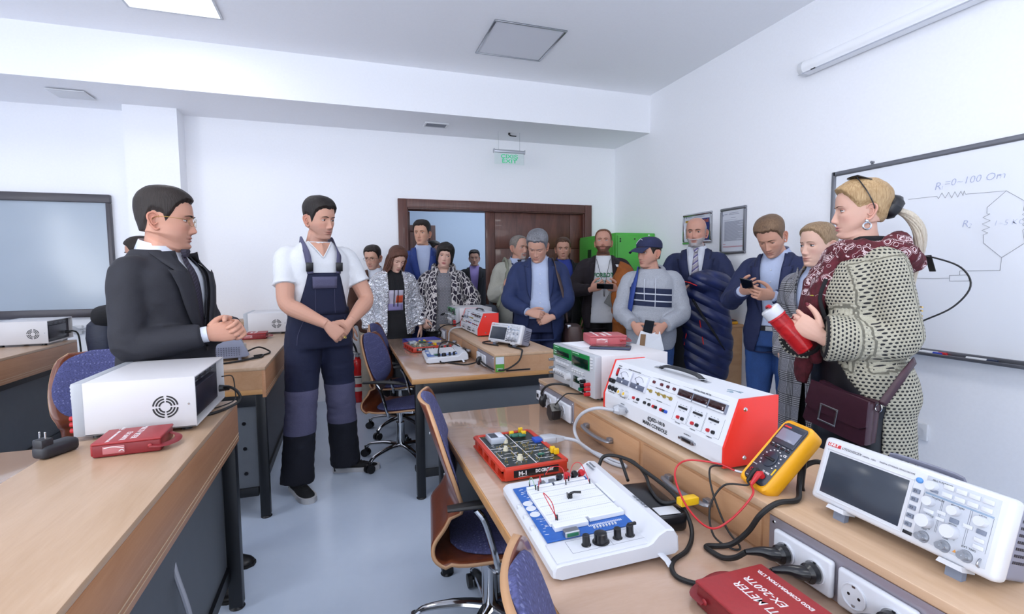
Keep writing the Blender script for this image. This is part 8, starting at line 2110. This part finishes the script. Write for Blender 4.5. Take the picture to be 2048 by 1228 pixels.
for k in range(12):
    a = 2*PI*k/12; tw = lambda s_: a+s_*4.5
    tail.append([(.018*math.cos(tw(s_)), c_[0]+.016*math.sin(tw(s_)), c_[1]) for s_, c_ in ((0, (.125, -.005)), (.18, (.175, -.035)), (.34, (.212, -.10)), (.5, (.218, -.18)), (.62, (.205, -.25)), (.75, (.19, -.36)), (.9, (.205, -.47)), (1.0, (.195, -.60)))])
locks(p, tail, m_hair['ash'], r=.0125, name='ponytail', seed=4, jit=.002)
# sunglasses pushed up on the head, earrings
q = MB(); [q.tube([p.P((sg*.066, -.030, .138)), p.P((sg*.096, .0, .070)), p.P((sg*.094, .022, .018)), p.P((sg*.082, .030, -.002))], .0022, 6, 4) for sg in (-1, 1)]; q.rings([[p.P((x, -.022-.075*t+.35*x*x/.07, .136+.032*t)) for x in np.linspace(-.066, .066, 13)]+[p.P((x, -.022-.075*t+.35*x*x/.07, .133+.032*t)) for x in np.linspace(.066, -.066, 13)] for t in (-.35, .35)]); q.build('sunglasses', M('dark sunglass', '#20222a', .15), p.root)
for sg in (-1, 1):
    q = MB(); q.ball(p.P((sg*.082, .002, -.052)), .007, 12, 8); q.tube([p.P((sg*.085, .002+.0145*math.sin(a), -.073+.0145*math.cos(a))) for a in np.linspace(0, 2*PI, 19)], .0038, 8); q.build('earring', m_chrome, p.root)
A = {1: p.arm(1, (.155, -.205, 1.105), (.25, .5, -1)), -1: p.arm(-1, (.04, -.24, 1.085), (-.9, .3, -.9))}
p.hand(1, A[1][2], (-.25, -.72, .52), (.80, -.45, .15), curl=((42, 38, 30), (46, 42, 34), (50, 46, 38), (52, 48, 40)), thumb=(6, 6), spread=5, voxel=.0024, nails=m_nail, scale=1.1)
p.hand(-1, A[-1][2], (.30, -.80, .42), (-.75, -.5, .2), curl=(50, 54, 56, 58), thumb=(25, 20), voxel=.0028, nails=m_nail)
q = MB(); p.torso(q, .85, 1.5, .006); p.cloth('black_top', [c_black], q, .012, 4, .0)
q = MB(); p.torso(q, .30, 1.02, .018, lambda z: 1-.10*float(sm(.6, .3, z))); p.cloth('skirt', [c_leather], q, .011, 5, .003)
CK = [(.30, .30), (.75, .28), (.90, .215), (1.02, .125), (1.2, .085), (1.48, .085)]
mbj = dict(z0=.34, off=.022, cut=CK, voxel=.010, wr=.0035, sl=.026, cuff=.045, wide=.97, thick=.010, weave=A)
p.jacket([c_croch], A, name='crochet_cardigan', flare=lambda z: 1+.10*float(sm(.9, .4, z)), **mbj)
for sd in (1, -1):
    q = MB(); q.tube([(sd*g, p.fy(min(g, .15), max(z, .8), .036)-.004, z) for z, g in ((1.33, .09), (1.25, .09), (1.15, .095), (1.03, .115))], .008, 8, 4, flat=.6); q.build('black_edging', c_black, p.root)
    q = MB(); d = (A[sd][2]-A[sd][1]).normalized(); c_ = A[sd][2]-d*.018; u_ = d.cross(Vector((0, 0, 1))).normalized(); v_ = d.cross(u_); q.tube([c_+(u_*math.cos(a)+v_*math.sin(a))*.074 for a in np.linspace(0, 2*PI, 25)], .009, 8); q.build('cuff_trim', c_black, p.root)
dress(p, c_black); p.finish()
t = prop(p, 'scarf', 'burgundy paisley scarf around the neck of the blonde woman', 'scarf'); mb = MB()
mb.tube([(.105*math.sin(a), .015-.105*math.cos(a), 1.436+.030*-math.cos(a)+.01*math.sin(3*a)) for a in np.linspace(0, 2*PI, 25)], [.040+.010*math.cos(a) for a in np.linspace(0, 2*PI, 25)], 14, flat=1.35)
mb.tube([(.02, -.115, 1.40), (.03, -.165, 1.28), (.0, -.185, 1.16), (.01, -.18, 1.06), (0, -.165, .98)], [.05, .06, .058, .05, .03], 14, 4, flat=.6, up=(0, 1, 0)); mb.tube([(-.05, -.10, 1.42), (-.07, -.155, 1.30), (-.06, -.18, 1.18), (-.05, -.19, 1.0), (-.04, -.2, .88)], [.045, .055, .05, .045, .03], 14, 4, flat=.6, up=(0, 1, 0)); mb.tube([(.115, .03, 1.45), (.11, .09, 1.42), (.06, .13, 1.40), (0, .14, 1.395)], [.04, .05, .055, .05], 12, 4, flat=.8)
me = remesh(mb, .009, 4)
for v in me.vertices: v.co += v.normal*(.011*(1-2.2*abs(noise.noise(Vector((v.co.x*16, v.co.y*16, v.co.z*9))))))
me.polygons.foreach_set('use_smooth', [True]*len(me.polygons)); link('cloth', me, c_scarf, t)
# bottle
t = prop(p, 'drink_bottle', 'red translucent drink bottle with white lid in the hands of the blonde woman', 'bottle')
a_ = Vector((-.10, -.50, .62)).normalized(); o_ = A[1][2]+Vector((-.045, -.075, -.015)); u_ = Vector((1, 0, 0)); u_ = (u_-u_.dot(a_)*a_).normalized(); X = frame_m(o_, u_, a_.cross(u_), a_)
g = NT('red translucent plastic'); g.set(Base_Color=(.75, .03, .04, 1), Roughness=.12, Transmission_Weight=.65, IOR=1.35); q = MB(); q.lathe([(.026, -.06), (.034, -.055), (.036, -.03), (.036, .10), (.034, .115)], 28, X); q.build('body', g.m, t)
q = MB(); q.lathe([(.037, .115), (.0385, .118), (.0385, .150), (.034, .156), (.020, .158)], 28, X); ld = q.build('lid', m_white, t); q = MB(); q.tube([(-.034, 0, .158), (-.012, .0, .166), (.022, 0, .168), (.042, 0, .160)], [.006, .008, .008, .006], 8, 4, flat=.5, X=X); q.build('lid_loop', m_red, ld)
q = MB(); q.lathe([(.0365, .106), (.039, .108), (.039, .114), (.0365, .115)], 28, X, caps=False); q.build('red_band', m_red, t)
# purse on a strap
t = prop(p, 'handbag', 'plum leather handbag with square buckle on the blonde woman', 'bag'); m_pl = M('plum leather', '#41202e', .38, 0, .08, 50)
XP = face_m((.185, -.155, .815), (.80, .55, -.16), (.16, .10, .98)) @ Matrix.Scale(1.12, 4); q = MB()
def pb(pts, z0, z1, name, par, mat=m_pl, bev=True):
    q = MB(); n_ = len(pts); cx = sum(a for a, b in pts)/n_; cy = sum(b for a, b in pts)/n_
    q.rings([[(cx+(a-cx)*e, cy+(b-cy)*e, z) for a, b in pts] for z, e in ((z0, .97), (z0+.004, 1), (z1-.004, 1), (z1, .97))], X=XP); return q.build(name, mat, par, 40)
pb([(-.115, -.07), (-.105, -.078), (.105, -.078), (.115, -.07), (.10, .07), (-.10, .07)], -.035, 0, 'front_pocket', t); pb([(-.105, -.06), (.112, -.07), (.10, .075), (-.10, .075)], -.062, -.033, 'back_pocket', t)
fl = pb([(-.112, -.005), (-.09, -.022), (.09, -.022), (.112, -.005), (.103, .082), (-.103, .082)], 0, .009, 'flap', t)
q = MB()
for (a0, a1, b0, b1) in ((-.05, .015, .008, .014), (-.05, .015, -.05, -.044), (-.05, -.044, -.044, .008), (.009, .015, -.044, .008)): q.box(a0, a1, b0, b1, .009, .014, .001, 1, XP)
q.build('buckle', m_steel, fl)
q = MB(); q.tube([(.112+.010*math.cos(a), .06+.014*math.sin(a), -.03) for a in np.linspace(0, 2*PI, 13)], .0025, 6, X=XP); q.build('strap_ring', m_chrome, t)
c0 = XP @ Vector((.12, .075, -.03)); strap(p, [tuple(c0), tuple(c0*.5+Vector((.275, .03, .99))*.5), (.275, .03, .99), (.22, .09, 1.03)], .028, m_pl, 'shoulder_strap', t, .004, 6)
q = MB(); q.box(-.014, .014, -.06, .03, -.003, .003, .001, 1, face_m((.03, .185, 1.16), (.8, .4, 0), (-.1, .2, 1))); sp_ = q.build('strap_end', m_pl, t); q = MB(); [q.tube([(.03+a, .19+b, z) for a, b in ((-.02, -.005), (.0, .012), (.02, .005))], .003, 6, 3) for z in (1.18, 1.20, 1.215)]; q.build('gold_buckle', m_gold, sp_)
t = prop(p, 'bag_strap_loop', 'thin black leather strap end sticking out behind the shoulder of the blonde woman', 'strap'); q = MB(); q.tube([(.02, .175, 1.42), (.06, .22, 1.41), (.10, .29, 1.37), (.115, .315, 1.30), (.10, .27, 1.22), (.06, .19, 1.16)], .0055, 8, 6, flat=.6); q.build('loop', m_black, t)
q = MB(); q.box(-.012, .012, -.07, .0, -.002, .002, .001, 1, face_m((.05, .205, 1.42), (.8, .4, 0), (-.2, -.5, .8))); q.build('strap_end', m_black, t)
